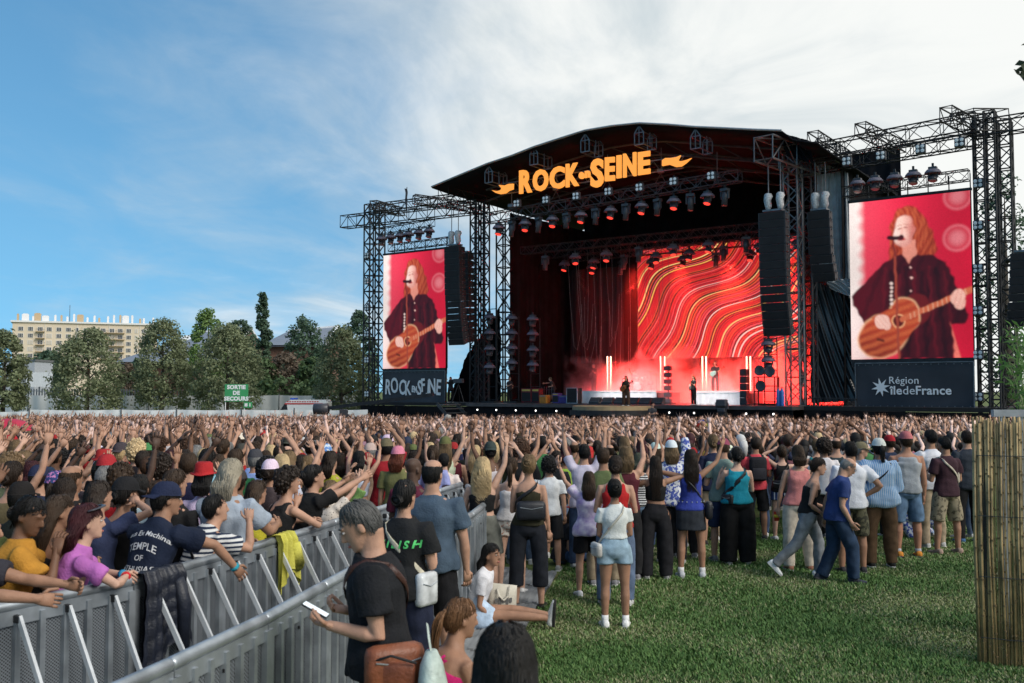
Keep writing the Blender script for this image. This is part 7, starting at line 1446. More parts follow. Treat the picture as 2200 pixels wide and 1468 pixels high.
ph = follow('mobile_phone', 'pale screened phone held in both hands of the grey haired man', 'phone', t); a = (J['wrL'] + J['faL'] * .10 + J['wrR'] + J['faR'] * .10) / 2 + Vector((0, .045, .025)); rm = Matrix.Rotation(R(28), 3, 'X'); ocolor(MB().bbox(a, (.076, .158, .010), .004, rm).build('case', MT['leather'], ph), (.01, .01, .012)); MB().box(a + rm @ Vector((0, 0, .0065)), (.068, .148, .002), rm).build('screen', emat('phone_screen', (.75, .85, .9), .75), ph)
b = follow('leather_bag', 'brown leather messenger bag slung behind the man looking at his phone', 'bag', t); strap(b, J, (.045, .018, .014), -1, .019, out=.045); c = pouch(b, J, (.20, .062, .028), .03, 60, (.33, .12, .25), -1, out=.11, name='satchel'); ocolor(MB().bbox(c + Vector((-.07, 0, -.03)), (.05, .24, .15), .022).build('front_pocket', MT['leather'], b, True), (.17, .05, .024)); m = MB(); m.path([c + Vector((-.10, -.13, .05)), c + Vector((-.115, .0, .09)), c + Vector((-.10, .12, .05))], .007, 6); m.build('piping', MT['black'], b, True)
b = follow('mint_bag', 'pale mint leather bag hanging beside the brown messenger bag', 'bag', t); c2 = c + Vector((-.04, -.20, -.02)); m = MB(); m.path([c2 + Vector((0, 0, -.24)), c2 + Vector((0, 0, -.22)), c2 + Vector((0, -.01, -.1)), c2 + Vector((0, 0, .05)), c2 + Vector((0, 0, .12))], [(.10, .05), (.15, .075), (.16, .085), (.11, .06), (.05, .03)], 16, up=(1, 0, 0)); ocolor(m.build('body', MT['leather'], b, True), (.42, .50, .46)); ocolor(MB().path([c2 + Vector((0, 0, .1)), c2 + Vector((.05, .02, .17)), c2 + Vector((.14, .04, .22))], [(.018, .006)] * 3, 6).build('strap', MT['leather'], b), (.40, .47, .44))
KN = dict(pelvis=.50, lean=16, head=(-10, 6), legs=(((.12, .1, -1), (.05, -1, -.05)), ((.12, .1, -1), (.05, -1, -.05))), armR=((.1, .5, -.8), (-.4, .9, .1)), armL=((.15, .45, -.9), (-.4, .9, .1)))
t, D, p = hero('person with tawny ponytail kneeling in bright pink strap top', 962, 1280, pos=(-.42, 5.85), H=1.64, sex='f', top='tank', fit=.015, bottom='legging', bulk=1.28, pose=KN, skin='tan', tcol=(.52, .02, .15), bcol=(.013, .013, .015), hair=('pony', (.15, .075, .035), 5, .30), shoes=(.05, .05, .05), turn=-48, voxel=.010); J = D['J']
m = MB();
for x0, x1 in ((-.09, .05), (.09, -.05)):
 pts = []
 for q in range(5): f = q / 4; tt = .485 - .14 * f; pp, Fm = J['spine'](tt); T = TORSO['f']; ry = np.interp(tt, [r[0] for r in T], [r[2] for r in T]) * 1.28; pts.append(pp + Fm @ Vector(((x0 + (x1 - x0) * f), -(ry + .012), 0)))
 m.path(pts, .008, 6)
ocolor(m.build('cross_straps', MT['fabric'], t, True), (.52, .02, .15)); b = follow('crossbody_bag', 'thin dark strap bag worn by the kneeling person in pink', 'bag', t); strap(b, J, (.06, .02, .018), -1, .011, out=.03); pouch(b, J, (.06, .02, .018), .0, -75, (.2, .08, .14), -1)
t, D, p = hero('person with glossy black hair, only the head showing at the bottom of the view', 1086, 1352, pos=(-.02, 2.86), H=1.80, sex='f', top='tee', bottom='jeans', pose={}, skin='tan', tcol=(.012, .012, .013), hair=('long', 'black', 6, .36), voxel=.010)
SIT = dict(pelvis=.10, lean=27, head=(-30, -4), legs=(((.05, 1, .06), (.0, 1, -.06)), ((.05, 1, .10), (.0, 1, -.14))), armR=((.15, .3, -.9), (-.2, .8, -.3)), armL=((.15, .3, -.9), (-.2, .8, -.3)))
t, D, p = hero('person with black hair and white tee sitting with bare legs stretched over the panels', 1020, 1180, pos=(-.42, 10.6, .03), H=1.62, sex='f', top='tee', bottom='hotpants', pose=SIT, skin='tan', tcol=(.62, .62, .66), bcol=(.03, .03, .035), hair=('mid', 'black', 2), shoes=(.6, .6, .58), sole=(.02, .02, .02), turn=-84); face_bits(t, D['J'], brow=(.02, .014, .01))
t, D, p = hero('person in blue jeans sitting on the ground behind the person in lilac', 1190, 1140, pos=(*gp(1205, 1212).xy, .02), H=1.64, sex='f', top='tee', bottom='jeans', pose=dict(SIT, head=(10, 10)), skin='light', tcol=(.03, .03, .035), bcol=(.05, .09, .18), hair=('long', 'brown', 7, .3), hat=('hat', (.45, .015, .015)), turn=-80)
def tote():
 g = gp(1078, 1335); t = thing('tote_bag', 'cream canvas tote bag with dark print standing on the ground panels', 'bag', (g.x, g.y, .04), R(12)); s = 2139 / g.y; w = 62 / s; h = 70 / s; m = MB()
 m.path([(0, 0, 0), (0, 0, .02), (0, 0, h * .5), (.01, 0, h * .8), (.02, 0, h)], [(w * .42, .07), (w * .5, .09), (w * .52, .09), (w * .5, .05), (w * .48, .02)], 18, up=(1, 0, 0)); ocolor(m.build('bag_body', MT['fabric'], t, True), (.50, .47, .40)); m = MB(); m.path([(-.06, -.05, h * .9), (-.05, -.10, h * .72), (.0, -.115, h * .58), (.06, -.10, h * .72), (.08, -.05, h * .98)], [(.012, .004)] * 5, 6); ocolor(m.build('handle', MT['fabric'], t, True), (.52, .49, .42))
 m = MB()
 for i, s_ in enumerate(('Shakespeare', 'and Company')): merge(m, text_mb(s_, .058, .002, .0005), Matrix.Translation((0, -.098, h * .27 - i * .06)))
 m.build('lettering', MT['black'], t); m = MB()
 for i in range(5): m.box((-.08 + i * .04, -.096 + .004 * abs(i - 2), h * .56), (.03, .004, .05 + .03 * (i % 2)))
 m.build('print', mat('grey_print', (.12, .12, .12), .8), t)
 g = gp(1032, 1355); t = thing('plastic_bag', 'pale blue thin plastic carrier bag slumped beside the tote bag', 'bag', (g.x, g.y, .04)); m = MB(); rng = random.Random(8); m.path([(0, 0, 0), (0, 0, .05), (.02, 0, .16), (-.03, 0, .24), (-.09, 0, .33)], [(.14, .10), (.17, .12), (.14, .10), (.08, .05), (.03, .015)], 22, up=(1, 0, 0)); m.v = [(x + .018 * mnoise.noise(Vector((x * 22, y * 22, z * 22))), y + .018 * mnoise.noise(Vector((x * 22 + 7, y * 22, z * 22))), z) for x, y, z in m.v]; ocolor(m.build('bag_body', MT['leather'], t, True), (.42, .54, .70)); MB().path([(-.09, 0, .31), (-.12, 0, .40), (-.08, 0, .44), (-.06, 0, .33)], .008, 5).build('handle', MT['clear_plastic'], t)
 g = gp(1052, 1318); t = thing('cardboard_carton', 'open brown cardboard carton behind the plastic bag', 'carton', (g.x - .02, g.y + .05, .04), R(10)); m = MB(); cb = mat('cardboard', (.28, .17, .09), .8)
 for c, d in (((0, 0, .005), (.26, .2, .01)), ((0, -.1, .07), (.26, .008, .14)), ((0, .1, .07), (.26, .008, .14)), ((-.13, 0, .07), (.008, .2, .14)), ((.13, 0, .07), (.008, .2, .14))): m.box(c, d)
 m.build('carton_box', cb, t); MB().box((0, -.135, .16), (.26, .09, .006), Matrix.Rotation(R(-35), 3, 'X')).build('flap', cb, t)
 g = gp(1060, 1340); t = thing('drink_can', 'dark blue drink can between the carrier bag and the tote', 'can', (g.x - .03, g.y - .08, .04)); MB().lathe([(.026, 0), (.033, .012), (.033, .10), (.027, .115)], 18).build('can_wall', mat('blue_can', (.02, .05, .11), .3, .6), t, True); MB().lathe([(.026, .1155), (.024, .117)], 18).build('lid', MT['alu'], t)
tote()
RL = dict(armR='rail', armL='rail')
def lean_x(px, d=.27):
 lo, hi = 5.0, 14.0
 for _ in range(40):
  Y = (lo + hi) / 2
  if (px - 1100) / F * Y > xb(BACK, Y) - d: lo = Y
  else: hi = Y
 return Y
def leaner(label, px, hpy, d=.27, **kw):
 kw['pose'] = dict(kw.get('pose') or {}, flat=True)
 Y = lean_x(px, d); X = (px - 1100) / F * Y; z = at(px, hpy, Y).z; ln = kw.get('pose', {}).get('lean', 0); H = kw.pop('H', None) or z / (1 - .42 * (1 - math.cos(R(ln * .8)))); return hero(label, px, hpy, pos=(X, Y), H=H, **kw)
t, D, p = leaner('person with dark red hair and sunglasses, leaning on the barrier in pink tee', 140, 1100, sex='f', top='tee', bottom='jeans', fit=.010, pose=dict(lean=20, head=(-2, -4), armR='rail', armL='rail'), hands=((.6, .05), (.6, .05)), skin='pale', tcol=(.38, .12, .38), hair=('mid', 'burgundy', 3), turn=-48, voxel=.009); face_bits(t, D['J'], brow=(.04, .01, .01))
J = D['J']; g = follow('sunglasses', 'sunglasses pushed up on the dark red hair', 'sunglasses', t); m = MB(); m.path([(.09 * math.cos(q * .31 + .02), .12 * math.sin(q * .31 + .02) - .01, .085 + .025 * math.sin(q * .31)) for q in range(11)], [(.006, .014)] * 11, 8, up=(0, 0, 1)); o = m.build('frame', MT['plastic'], g, True); o.matrix_basis = Matrix.Translation(J['head']) @ J['HF'].to_4x4()
for q, c_ in ((0, (.5, .02, .03)), (1, (.03, .22, .4))): ocolor(MB().path([J['wr' + 'RL'[q]] - J['fa' + 'RL'[q]] * .012, J['wr' + 'RL'[q]] + J['fa' + 'RL'[q]] * .012], .034, 12).build('bracelet', MT['fabric'], t, True), c_)
t, D, p = leaner('person in navy tee and backwards navy cap leaning over the barrier', 318, 1056, top='tee', bottom='jeans', fit=.02, pose=dict(lean=26, head=(-34, 2), armR=((.6, .75, -.32), (.3, .6, -.75)), armL=((.3, .9, -.35), (-.4, .9, -.05))), skin='tan', tcol=(.010, .016, .036), hair=('short', 'black', 9), hat=('cap_back', (.014, .020, .050)), turn=-12, voxel=.009); face_bits(t, D['J'], brow=(.02, .02, .02)); J = D['J']
tt = part_of(t, 'tee_shirt'); Fm = J['F']
for s_, sz, tz, ar in (('Deus Ex Machina', .056, .405, -.8), ('TEMPLE', .075, .31, -1.2), ('OF', .06, .225, 0), ('ENTHUSIASM', .062, .14, 1.0)): decal(t, tt, s_, sz, J['spine'](tz)[0], Fm @ Vector((0, 1, -.05)), Fm @ Vector((0, 0, 1)), WHT, offset=.0005, arc=ar, shear=.2 if sz == .056 else 0)
ocolor(MB().path([J['wrR'] - J['faR'] * .012, J['wrR'] + J['faR'] * .012], .037, 12).build('bracelet', MT['fabric'], t, True), (.03, .3, .4))
t, D, p = leaner('person in navy striped tee with slicked black hair, propping chin on fist at the barrier', 418, 1080, top='tee', bottom='jeans', tmat=PAT['navy_stripe'], pose=dict(lean=30, head=(-14, -8), armR=((.25, .9, -.35), (-.2, .1, 1)), armL=((.3, .9, -.35), (-.5, .9, .0))), hands=((1.3, .02), (.4, .05)), skin='light', hair=('short', 'black', 10), turn=-30, voxel=.010)
b = follow('shoulder_strap', 'black bag strap across the navy striped tee', 'bag', t); strap(b, D['J'], (.01, .01, .013), -1, .02); pouch(b, D['J'], (.012, .012, .014), .05, -120, (.2, .1, .15), -1)
leaner('tall person in pale grey tee with shaggy grey blond hair at the barrier', 487, 998, top='tee', fit=.02, bottom='jeans', bulk=1.1, pose=dict(lean=8, head=(-4, 2), armR=((.25, .7, -.7), (-.3, .9, .1)), armL='rail'), skin='tan', tcol=(.30, .35, .42), hair=('mid', (.30, .27, .21), 4), turn=-10, voxel=.010)
t, D, p = leaner('person with big dark curls and black tank leaning at the barrier', 597, 1018, sex='f', top='tank', bottom='jeans', pose=dict(lean=16, head=(-12, -4), armR='rail', armL='rail'), skin='light', tcol=(.013, .013, .014), hair=('curly', 'darkbrown', 2), turn=-34); face_bits(t, D['J'], brow=(.02, .014, .01))
t, D, p = leaner('person in black tee with green lettering stretching tattooed arms over the barrier', 655, 1008, top='tee', bottom='jeans', pose=dict(lean=14, head=(-10, -6), armR=((.1, .85, .35), (-.1, .9, .42)), armL=((.15, .85, .1), (-.1, .8, .5))), hands=((.2, .12), (.2, .12)), skin='light', tcol=(.012, .012, .013), hair=('updo', 'black', 8), turn=-42)
J = D['J']; decal(t, part_of(t, 'tee_shirt'), 'ILLEH', .085, J['spine'](.34)[0], J['F'] @ Vector((.3, 1, 0)), (0, 0, 1), GREEN, shear=.25, offset=.003)
leaner('person in cream dotted top beside the tattooed arms', 705, 1040, d=.5, sex='f', top='tee', bottom='skirt', tmat=PAT['dots'], pose=dict(lean=8, armR='fwdup', armL='hold', head=(-10, 0)), skin='pale', hair=('mid', 'darkblonde', 5), turn=-20)
leaner('person in fresh green tee raising an arm at the barrier', 745, 1028, d=.5, sex='f', top='tee', bottom='jeans', pose=dict(lean=6, armR='up', armL='fwdup'), skin='light', tcol=(.18, .32, .10), hair=('wavy', 'darkblonde', 2, .28), turn=-16)
leaner('person in yellow strap top holding up a phone beside the grey tee', 548, 1040, d=.45, sex='f', top='camisole', bottom='jeans', pose=dict(lean=4, armR='phone_up', armL='hold'), skin='light', tcol=(.62, .55, .05), hair=('wavy', 'brown', 3, .3), turn=-26)
leaner('person with long brown hair and black straps, beside the pink tee', 108, 1076, d=.62, sex='f', top='camisole', bottom='jeans', pose=dict(lean=10, head=(-20, 0), armR='rail', armL='down'), skin='tan', tcol=(.013, .013, .014), hair=('long', 'brown', 4, .36), turn=-24)
leaner('person in black tank with black cap and low bun, arm stretched along the rail', 246, 1040, d=.92, sex='f', top='tank', bottom='jeans', pose=dict(lean=16, head=(-8, 2), armR=((.4, .9, -.35), (.1, .9, -.1)), armL='down'), skin='tan', tcol=(.012, .012, .013), hair=('bun', 'black', 6), hat=('cap', (.012, .012, .014)), turn=-16)
leaner('person in mustard shirt holding a phone to the ear at the frame edge', 28, 1076, d=.5, sex='f', top='tee', fit=.03, bottom='jeans', pose=dict(lean=10, head=(-40, 20), armR=((.3, .5, -.6), (-.35, .2, 1)), armL='rail'), skin='brown', tcol=(.42, .20, .03), hair=('bun', 'black', 7), turn=-50)
leaner('person whose clasped braceleted forearms rest on the rail at the frame edge', -112, 1112, d=.30, top='tee', bottom='jeans', pose=dict(lean=26, armR=((.4, .9, -.30), (-.1, 1, -.14)), armL=((.1, .9, -.30), (-.1, 1, -.14))), hands=((.6, .06), (.6, .06)), skin='tan', tcol=(.03, .03, .04), hair=('short', 'black', 12), turn=-72, voxel=.009)
leaner('person with brown ponytail and black tee behind the striped tee', 378, 1016, d=.75, sex='f', top='tee', bottom='jeans', pose=dict(head=(-14, 0)), skin='light', tcol=(.013, .013, .014), hair=('pony', 'brown', 8, .32), turn=-8)
leaner('person with long dark hair shading the face with a flat hand', 215, 1042, d=.85, sex='f', top='tee', bottom='jeans', pose=dict(armR=((.5, .5, .3), (-.8, .45, .25)), armL='down', head=(-14, 0)), hands=((.1, .05), (.3, .1)), skin='light', tcol=(.03, .04, .09), hair=('long', 'darkbrown', 5, .36), turn=-6)
def jacket(label, y, col, w, drop, quilt, seed):
 x = xb(BACK, y); x2 = xb(BACK, y + .1); t = thing('hung_jacket', label, 'jacket', (x, y, 0), math.atan2(.1, x2 - x)); m = MB()
 def f(u, v, o=0.0):
  s = (v - .28) * (drop + .35); fold = .02 * math.sin(u * 21 + seed) + .012 * math.sin(u * 47 + v * 4); q = quilt * abs(math.sin(v * 26)) * .009
  if s < 0: return (u * w - w / 2, .055 + fold * .6 + q + o * .6, 1.2 + s)
  k_ = min(1, s / .1); return (u * w - w / 2 + .10 * s * (u - .5) * 2, -.05 * k_ - .035 - fold - q - .05 * s - o, 1.222 - max(0, s - .04) * (1 + .25 * math.sin(u * 5 + seed)))
 m.grid(lambda u, v: f(u, v), 40, 60); m.grid(lambda u, v: f(1 - u, v, -.02), 40, 60); o = ocolor(m.build('jacket_body', MT['leather'] if quilt else MT['fabric'], t, True), col)
 m = MB(); m.path([(w * .3, -.1, 1.12), (w * .42, -.12, .92), (w * .36, -.14, 1.2 - drop * .95)], [.05, .06, .045], 12); m.v = [(a, b, c + quilt * .006 * math.sin(c * 130)) for a, b, c in m.v]; ocolor(m.build('sleeve', MT['leather'] if quilt else MT['fabric'], t, True), col)
jacket('navy padded jacket hung over the barrier below the navy cap man', 7.25, (.012, .015, .026), .46, .62, 1, 1); jacket('yellow jacket hung over the barrier beside the grey tee', 9.0, (.55, .52, .10), .30, .30, 0, 2)
# ================================================================== CROWD, BAND AND CREW
TPL = [dict(sex='f', top='camisole', pose=dict(armR='up', armL='up')), dict(sex='m', top='tee', pose=dict(armR='up', armL='up', head=(6, -4))), dict(sex='f', top='tee', pose=dict(armR='upout', armL='upin')), dict(sex='m', top='tee', pose=dict(armR='upin', armL='upout', head=(-8, 0))), dict(sex='f', top='tank', pose=dict(armR='up', armL='down')), dict(sex='m', top='tee', pose=dict(armR='hold', armL='up')),
       dict(sex='f', top='tee', pose=dict(head=(10, 0))), dict(sex='m', top='tee', pose=dict(head=(-6, 0))), dict(sex='f', top='top', pose=dict(armR='hold', armL='hold')), dict(sex='m', top='shirt', pose=dict(armR='phone_up', armL='phone_up')), dict(sex='f', top='crop', pose=dict(armR='fwdup', armL='fwdup')), dict(sex='m', top='tank', pose=dict(armR='fwdup', armL='hold'))]
PPH = ['arms raised', 'arms up', 'arms swaying', 'arms waving', 'right arm raised', 'left arm raised', 'arms down', 'arms hanging', 'hands joined', 'hands near face', 'reaching forward', 'right arm reaching']
for i, s in enumerate(TPL): s['D'] = mesh_set(s['pose'], s['sex'], top=s['top'], bottom='jeans' if i % 3 else 'shorts', voxel=.015, hands=((.10, .22), (.14, .20)), fat=1.15, face=True)
TC = {'black': (.013, .013, .014), 'white': (.58, .59, .6), 'navy': (.018, .025, .06), 'grey': (.20, .21, .23), 'red': (.36, .02, .025), 'olive': (.12, .13, .06), 'teal': (.03, .2, .24), 'pink': (.5, .2, .26), 'maroon': (.10, .015, .03), 'azure': (.25, .40, .58), 'mustard': (.42, .28, .04), 'beige': (.42, .36, .28), 'green': (.06, .22, .08), 'charcoal': (.045, .047, .052)}
HT = {'m': ['short', 'short', 'short', 'afro', 'bald', 'mid'], 'f': ['long', 'pony', 'bun', 'wavy', 'bob', 'curly', 'updo']}
HW = {'short': 'short', 'afro': 'bushy', 'bald': 'thinning', 'mid': 'shaggy', 'long': 'long', 'pony': 'ponytailed', 'bun': 'bunned', 'wavy': 'wavy', 'bob': 'bobbed', 'curly': 'curly', 'updo': 'pinned'}
HC = {'black': 'black', 'darkbrown': 'dark', 'brown': 'brown', 'chestnut': 'chestnut', 'blonde': 'blonde', 'darkblonde': 'sandy', 'grey': 'grey', 'burgundy': 'burgundy'}
MT['phone_lit'] = emat('phone_lit', (.35, .2, .25), .5)
rc = random.Random(21); SEEN = set(); NP = [len(PLACED)]
def zone(x, y):
 px = 1100 + x / y * F
 if y > 24: return 'far into the crowd'
 if px < 330: return 'behind the pink tee'
 if px < 640: return 'behind the striped tee'
 if px < 960: return 'behind the security man'
 if px < 1300: return 'beyond the lilac top'
 if px < 1640: return 'beyond the headphone wearer'
 return 'beyond the pinstripe shirt'
def extra(p, ti=None, hair=None, hat=None, col=None, skin=None, h=None, turn=None, label=None):
 for _ in range(300):
  i = ti if ti is not None else rc.choice((0, 1, 2, 3, 4, 5, 6, 7, 7, 8, 9, 10, 11) if p.y > 13 else (2, 4, 6, 6, 7, 7, 7, 8, 8, 9, 11, 10)); s = TPL[i]; ht = hair or (rc.choice(HT[s['sex']]), rc.choice(('black', 'black', 'black', 'darkbrown', 'darkbrown', 'darkbrown', 'darkbrown', 'brown', 'brown', 'brown', 'chestnut', 'blonde', 'darkblonde', 'grey' if s['sex'] == 'm' else 'burgundy'))); hc = hat
  if hat is None and hair is None and rc.random() < .17: hc = rc.choice((('cap', 'black'), ('cap', 'navy'), ('cap', 'white'), ('cap_back', 'charcoal'), ('cap', 'red'), ('cap', 'olive')))
  c = col or rc.choice(('black',) * 6 + ('white', 'white', 'navy', 'navy', 'grey', 'charcoal', 'charcoal') + tuple(TC)); kd = {'camisole': 'strap top', 'tee': 'tee', 'tank': 'tank top', 'top': 'sleeveless top', 'shirt': 'long shirt', 'crop': 'crop top'}[s['top']]
  lb = label or ('person in %s %s and %s %s, %s, %s' % (hc[1], {'cap': 'cap', 'cap_back': 'backwards cap', 'hat': 'brimmed hat'}[hc[0]], c, kd, PPH[i], zone(p.x, p.y)) if hc else 'person with %s %s hair in %s %s, %s, %s' % (HW.get(ht[0], ht[0]), HC.get(ht[1], 'dark'), c, kd, PPH[i], zone(p.x, p.y)))
  if lb not in SEEN: break
 SEEN.add(lb); sc = (h or rc.uniform(1.57, 1.82)) / 1.72
 jit = lambda q: tuple(min(1, v * rc.uniform(.8, 1.2)) for v in q)
 t = person(lb, p, face_dir(p, *STG) + R(turn if turn is not None else rc.uniform(-14, 14)), s['D'], s['top'], 'jeans', skin=skin or rc.choice(('pale', 'light', 'light', 'light', 'tan', 'tan', 'brown', 'dark')), tcol=jit(TC[c]), bcol=rc.choice(((.02, .02, .022), (.05, .08, .15), (.10, .14, .22), (.25, .2, .14))), hair=(('under_' if hc else '') + ht[0], ht[1], rc.randint(0, 2), .34), hat=(hc[0], jit(TC[hc[1]])) + tuple(hc[2:]) if hc else None, shoes=rc.choice(((.6, .6, .6), (.03, .03, .03), (.2, .2, .22))), group='people in the crowd', scale=sc)
 if i == 9 and label is None:
  ph = follow('mobile_phone', 'dark phone held up between two hands in the crowd', 'phone', t); ph['group'] = 'phones held up in the crowd'; w = ((s['D']['J']['wrR'] + s['D']['J']['wrL']) / 2 + Vector((0, .02, .11))); MB().bbox(w, (.15, .01, .075), .004).build('case', MT['black'], ph); MB().box(w - Vector((0, .006, 0)), (.138, .002, .066)).build('screen', MT['phone_lit'], ph); ph.scale = (sc,) * 3
 PLACED.append((p.x, p.y)); NP[0] += 1; return t, s['D'], sc
for px, py, ti, hair, hat, col, lb in ((84, 1008, 7, ('short', 'darkbrown'), ('cap', 'navy'), 'navy', 'person in navy blue cap seen from behind, next to the floral cap'), (120, 1022, 6, ('pony', 'darkbrown'), ('cap', 'navy', PAT['cap_floral']), 'black', 'person wearing a blue and purple floral cap over dark hair'), (218, 996, 7, ('short', 'black'), ('cap', 'black'), 'charcoal', 'tall person in plain black cap in front of the red brimmed hat'), (45, 1046, 7, ('short', 'black'), ('cap', 'black'), 'black', 'person in black cap behind the mustard shirt at the edge'),
  (438, 1008, 6, ('bob', 'black'), ('hat', 'red'), 'white', 'person in bright red brimmed hat with a bead band, beside the shaggy grey blond head'), (222, 978, 6, ('mid', 'chestnut'), ('hat', 'red'), 'black', 'person in bright red hat behind the tall black cap'), (422, 962, 7, ('short', 'grey'), None, 'navy', 'grey haired person in navy blue jacket beyond the ponytail'), (548, 972, 9, ('short', 'grey'), ('cap', 'charcoal'), 'azure', 'person in dark flat cap and blue shirt holding up a phone with both hands'), (490, 955, 7, ('short', 'grey'), None, 'white', 'white haired person near the one in a dark flat cap'), (206, 946, 7, ('short', 'darkbrown'), ('cap', 'olive'), 'grey', 'person in khaki olive cap amid raised arms'), (318, 958, 6, ('bun', 'darkbrown'), ('cap', 'green'), 'green', 'person in dark green cap amid raised arms'),
  (700, 960, 6, ('pony', 'brown'), ('cap', 'white', PAT['cap_tie']), 'white', 'person in blue and white tie dyed bucket cap'), (855, 965, 7, ('mid', 'red'), ('cap', 'pink'), 'olive', 'red haired person in pale pink cap and olive tee'), (795, 958, 7, ('short', 'grey'), ('cap', 'beige'), 'beige', 'person in beige cap near the pale pink cap'), (970, 950, 7, ('short', 'black'), None, 'black', 'bearded looking dark haired person in black tee with a cord backpack'), (930, 962, 6, ('pony', 'brown'), None, 'azure', 'person with brown ponytail in pale blue tee beyond the balding man'), (1060, 955, 4, ('wavy', 'blonde'), None, 'white', 'platinum blonde person in white tank, beyond the curly blonde'), (1255, 960, 1, ('short', 'black'), None, 'white', 'dark haired person in white tee with both arms up beyond the lilac top'), (1296, 968, 7, ('short', 'brown'), None, 'olive', 'brown haired person in camouflage coloured tee beyond the red strap top'), (1345, 965, 11, ('mid', 'darkblonde'), None, 'maroon', 'sandy haired person in maroon tank reaching up beyond the red strap top'),
  (1470, 955, 7, ('short', (.16, .20, .19)), None, 'grey', 'person with greenish grey slicked hair beside the blue top'), (1390, 938, 6, ('bob', 'burgundy'), None, 'azure', 'person with burgundy bob in denim blue tee'), (1510, 940, 6, ('bob', 'black'), None, 'white', 'black bobbed person in white tee beyond the blue top'), (1575, 925, 7, ('short', 'black'), None, 'mustard', 'short haired person in bright yellow tee beyond the sage green tee'), (1770, 950, 7, ('afro', 'darkbrown'), None, 'white', 'person with bushy dark hair in white tee beyond the walking couple'), (1715, 930, 7, ('short', 'black'), None, 'charcoal', 'broad dark haired person in charcoal tee beyond the salmon top'), (1905, 935, 7, ('short', 'darkbrown'), None, 'navy', 'dark haired person in navy tee between pinstripe shirt and grey tank top'), (1930, 930, 6, ('bun', 'brown'), None, 'black', 'person with brown bun beside the washed red cap'), (2052, 918, 7, ('short', 'black'), None, 'azure', 'person in bright blue tee beyond the maroon tee'), (1820, 915, 6, ('long', 'black'), None, 'black', 'person with a sheet of long black hair before the stage wing'), (1872, 916, 6, ('bob', 'brown'), ('hat', 'red'), 'black', 'person in small red hat before the stage wing')):
 p, _ = hero_at(px, py, H=1.72); t, D, sc = extra(p, ti, hair, hat, col, None, 1.72, 0, lb)
 if 'phone' in lb:
  ph = follow('mobile_phone', 'phone held up sideways by the person in dark flat cap', 'phone', t); w = (D['J']['wrR'] + D['J']['wrL']) / 2 + Vector((0, .03, .12)); MB().bbox(w, (.16, .01, .078), .004).build('case', MT['black'], ph); MB().box(w - Vector((0, .006, 0)), (.146, .002, .068)).build('screen', emat('phone_display', (.2, .22, .28), .6), ph)
p = Vector(at(10, 838, 21)); p.z = gz(p.x, 21); t, D, sc = extra(p, 5, ('long', 'brown'), None, 'black', 'light', 1.70, 0, 'person holding a red umbrella over the crowd'); u = thing('umbrella', 'open crimson umbrella held over the crowd', 'umbrella', at(18, 924, 21)); m = MB(); n = 48; rr = 1.0
def um(i, f): a = 6.283 * i / n; sc_ = 1 - .07 * abs(math.sin(a * 4)) * f; return (.62 * f * math.cos(a) * sc_, .62 * f * math.sin(a) * sc_, .24 * (1 - f ** 2.1) - .0)
vs = [um(i, f) for f in (.02, .25, .5, .75, .9, 1.0) for i in range(n)] + [(x, y, z - .008) for f in (.02, .25, .5, .75, .9, 1.0) for i in range(n) for x, y, z in [um(i, f)]]; k = 6 * n
m.add(vs, [(j * n + i, j * n + (i + 1) % n, (j + 1) * n + (i + 1) % n, (j + 1) * n + i)[::-1] for j in range(5) for i in range(n)] + [(k + j * n + i, k + j * n + (i + 1) % n, k + (j + 1) * n + (i + 1) % n, k + (j + 1) * n + i) for j in range(5) for i in range(n)]); m.build('canopy', mat('crimson_nylon', (.42, .02, .05), .5, 0, .1, 3), u, True); MB().path([(0, 0, .28), (0, 0, -.55), (.03, 0, -.62), (.06, 0, -.58)], .009, 6).build('shaft', MT['dark_metal'], u)
def inside(x, y):
 px = 1100 + x / y * F
 if px < -140 or px > 2330: return False
 v = Vector((x, y, 0)) - SO_; a, b = v.dot(SU), v.dot(SB)
 if b > -5.4 or (-13 < a < -1 and b > -8.6) or (y > 66 and a < -14): return False
 if a < -14.5 and b > -3.5 and y > 66: return False
 if y < 14.3: return x < xb(BACK, y) - .85
 if px < 960: return True
 if px < 1010 and y < 15: return False
 f = 14.4 if px < 1230 else 16.2 if px < 1560 else 17.8 if px < 1960 else 17.2
 return y > f and (px < 2085 or y > 30)
cand = []; y = 6.6
while y < 67:
 s = .47 if y < 26 else .60 if y < 42 else .66; x = -.60 * y
 while x < .57 * y:
  q = (x + rc.uniform(-.17, .17), y + rc.uniform(-.17, .17)); x += s
  if inside(*q) and rc.random() < .93: cand.append(q)
 y += s * .92
def free(q, d=.37): return all((q[0] - a) ** 2 + (q[1] - b) ** 2 > d * d for a, b in PLACED[-400:])
cand.sort(key=lambda q: q[1]); rest = []; MAXP = 291
for q in cand:
 if not free(q): continue
 if NP[0] < MAXP: extra(Vector((q[0], q[1], gz(*q))))
 else: rest.append(q)
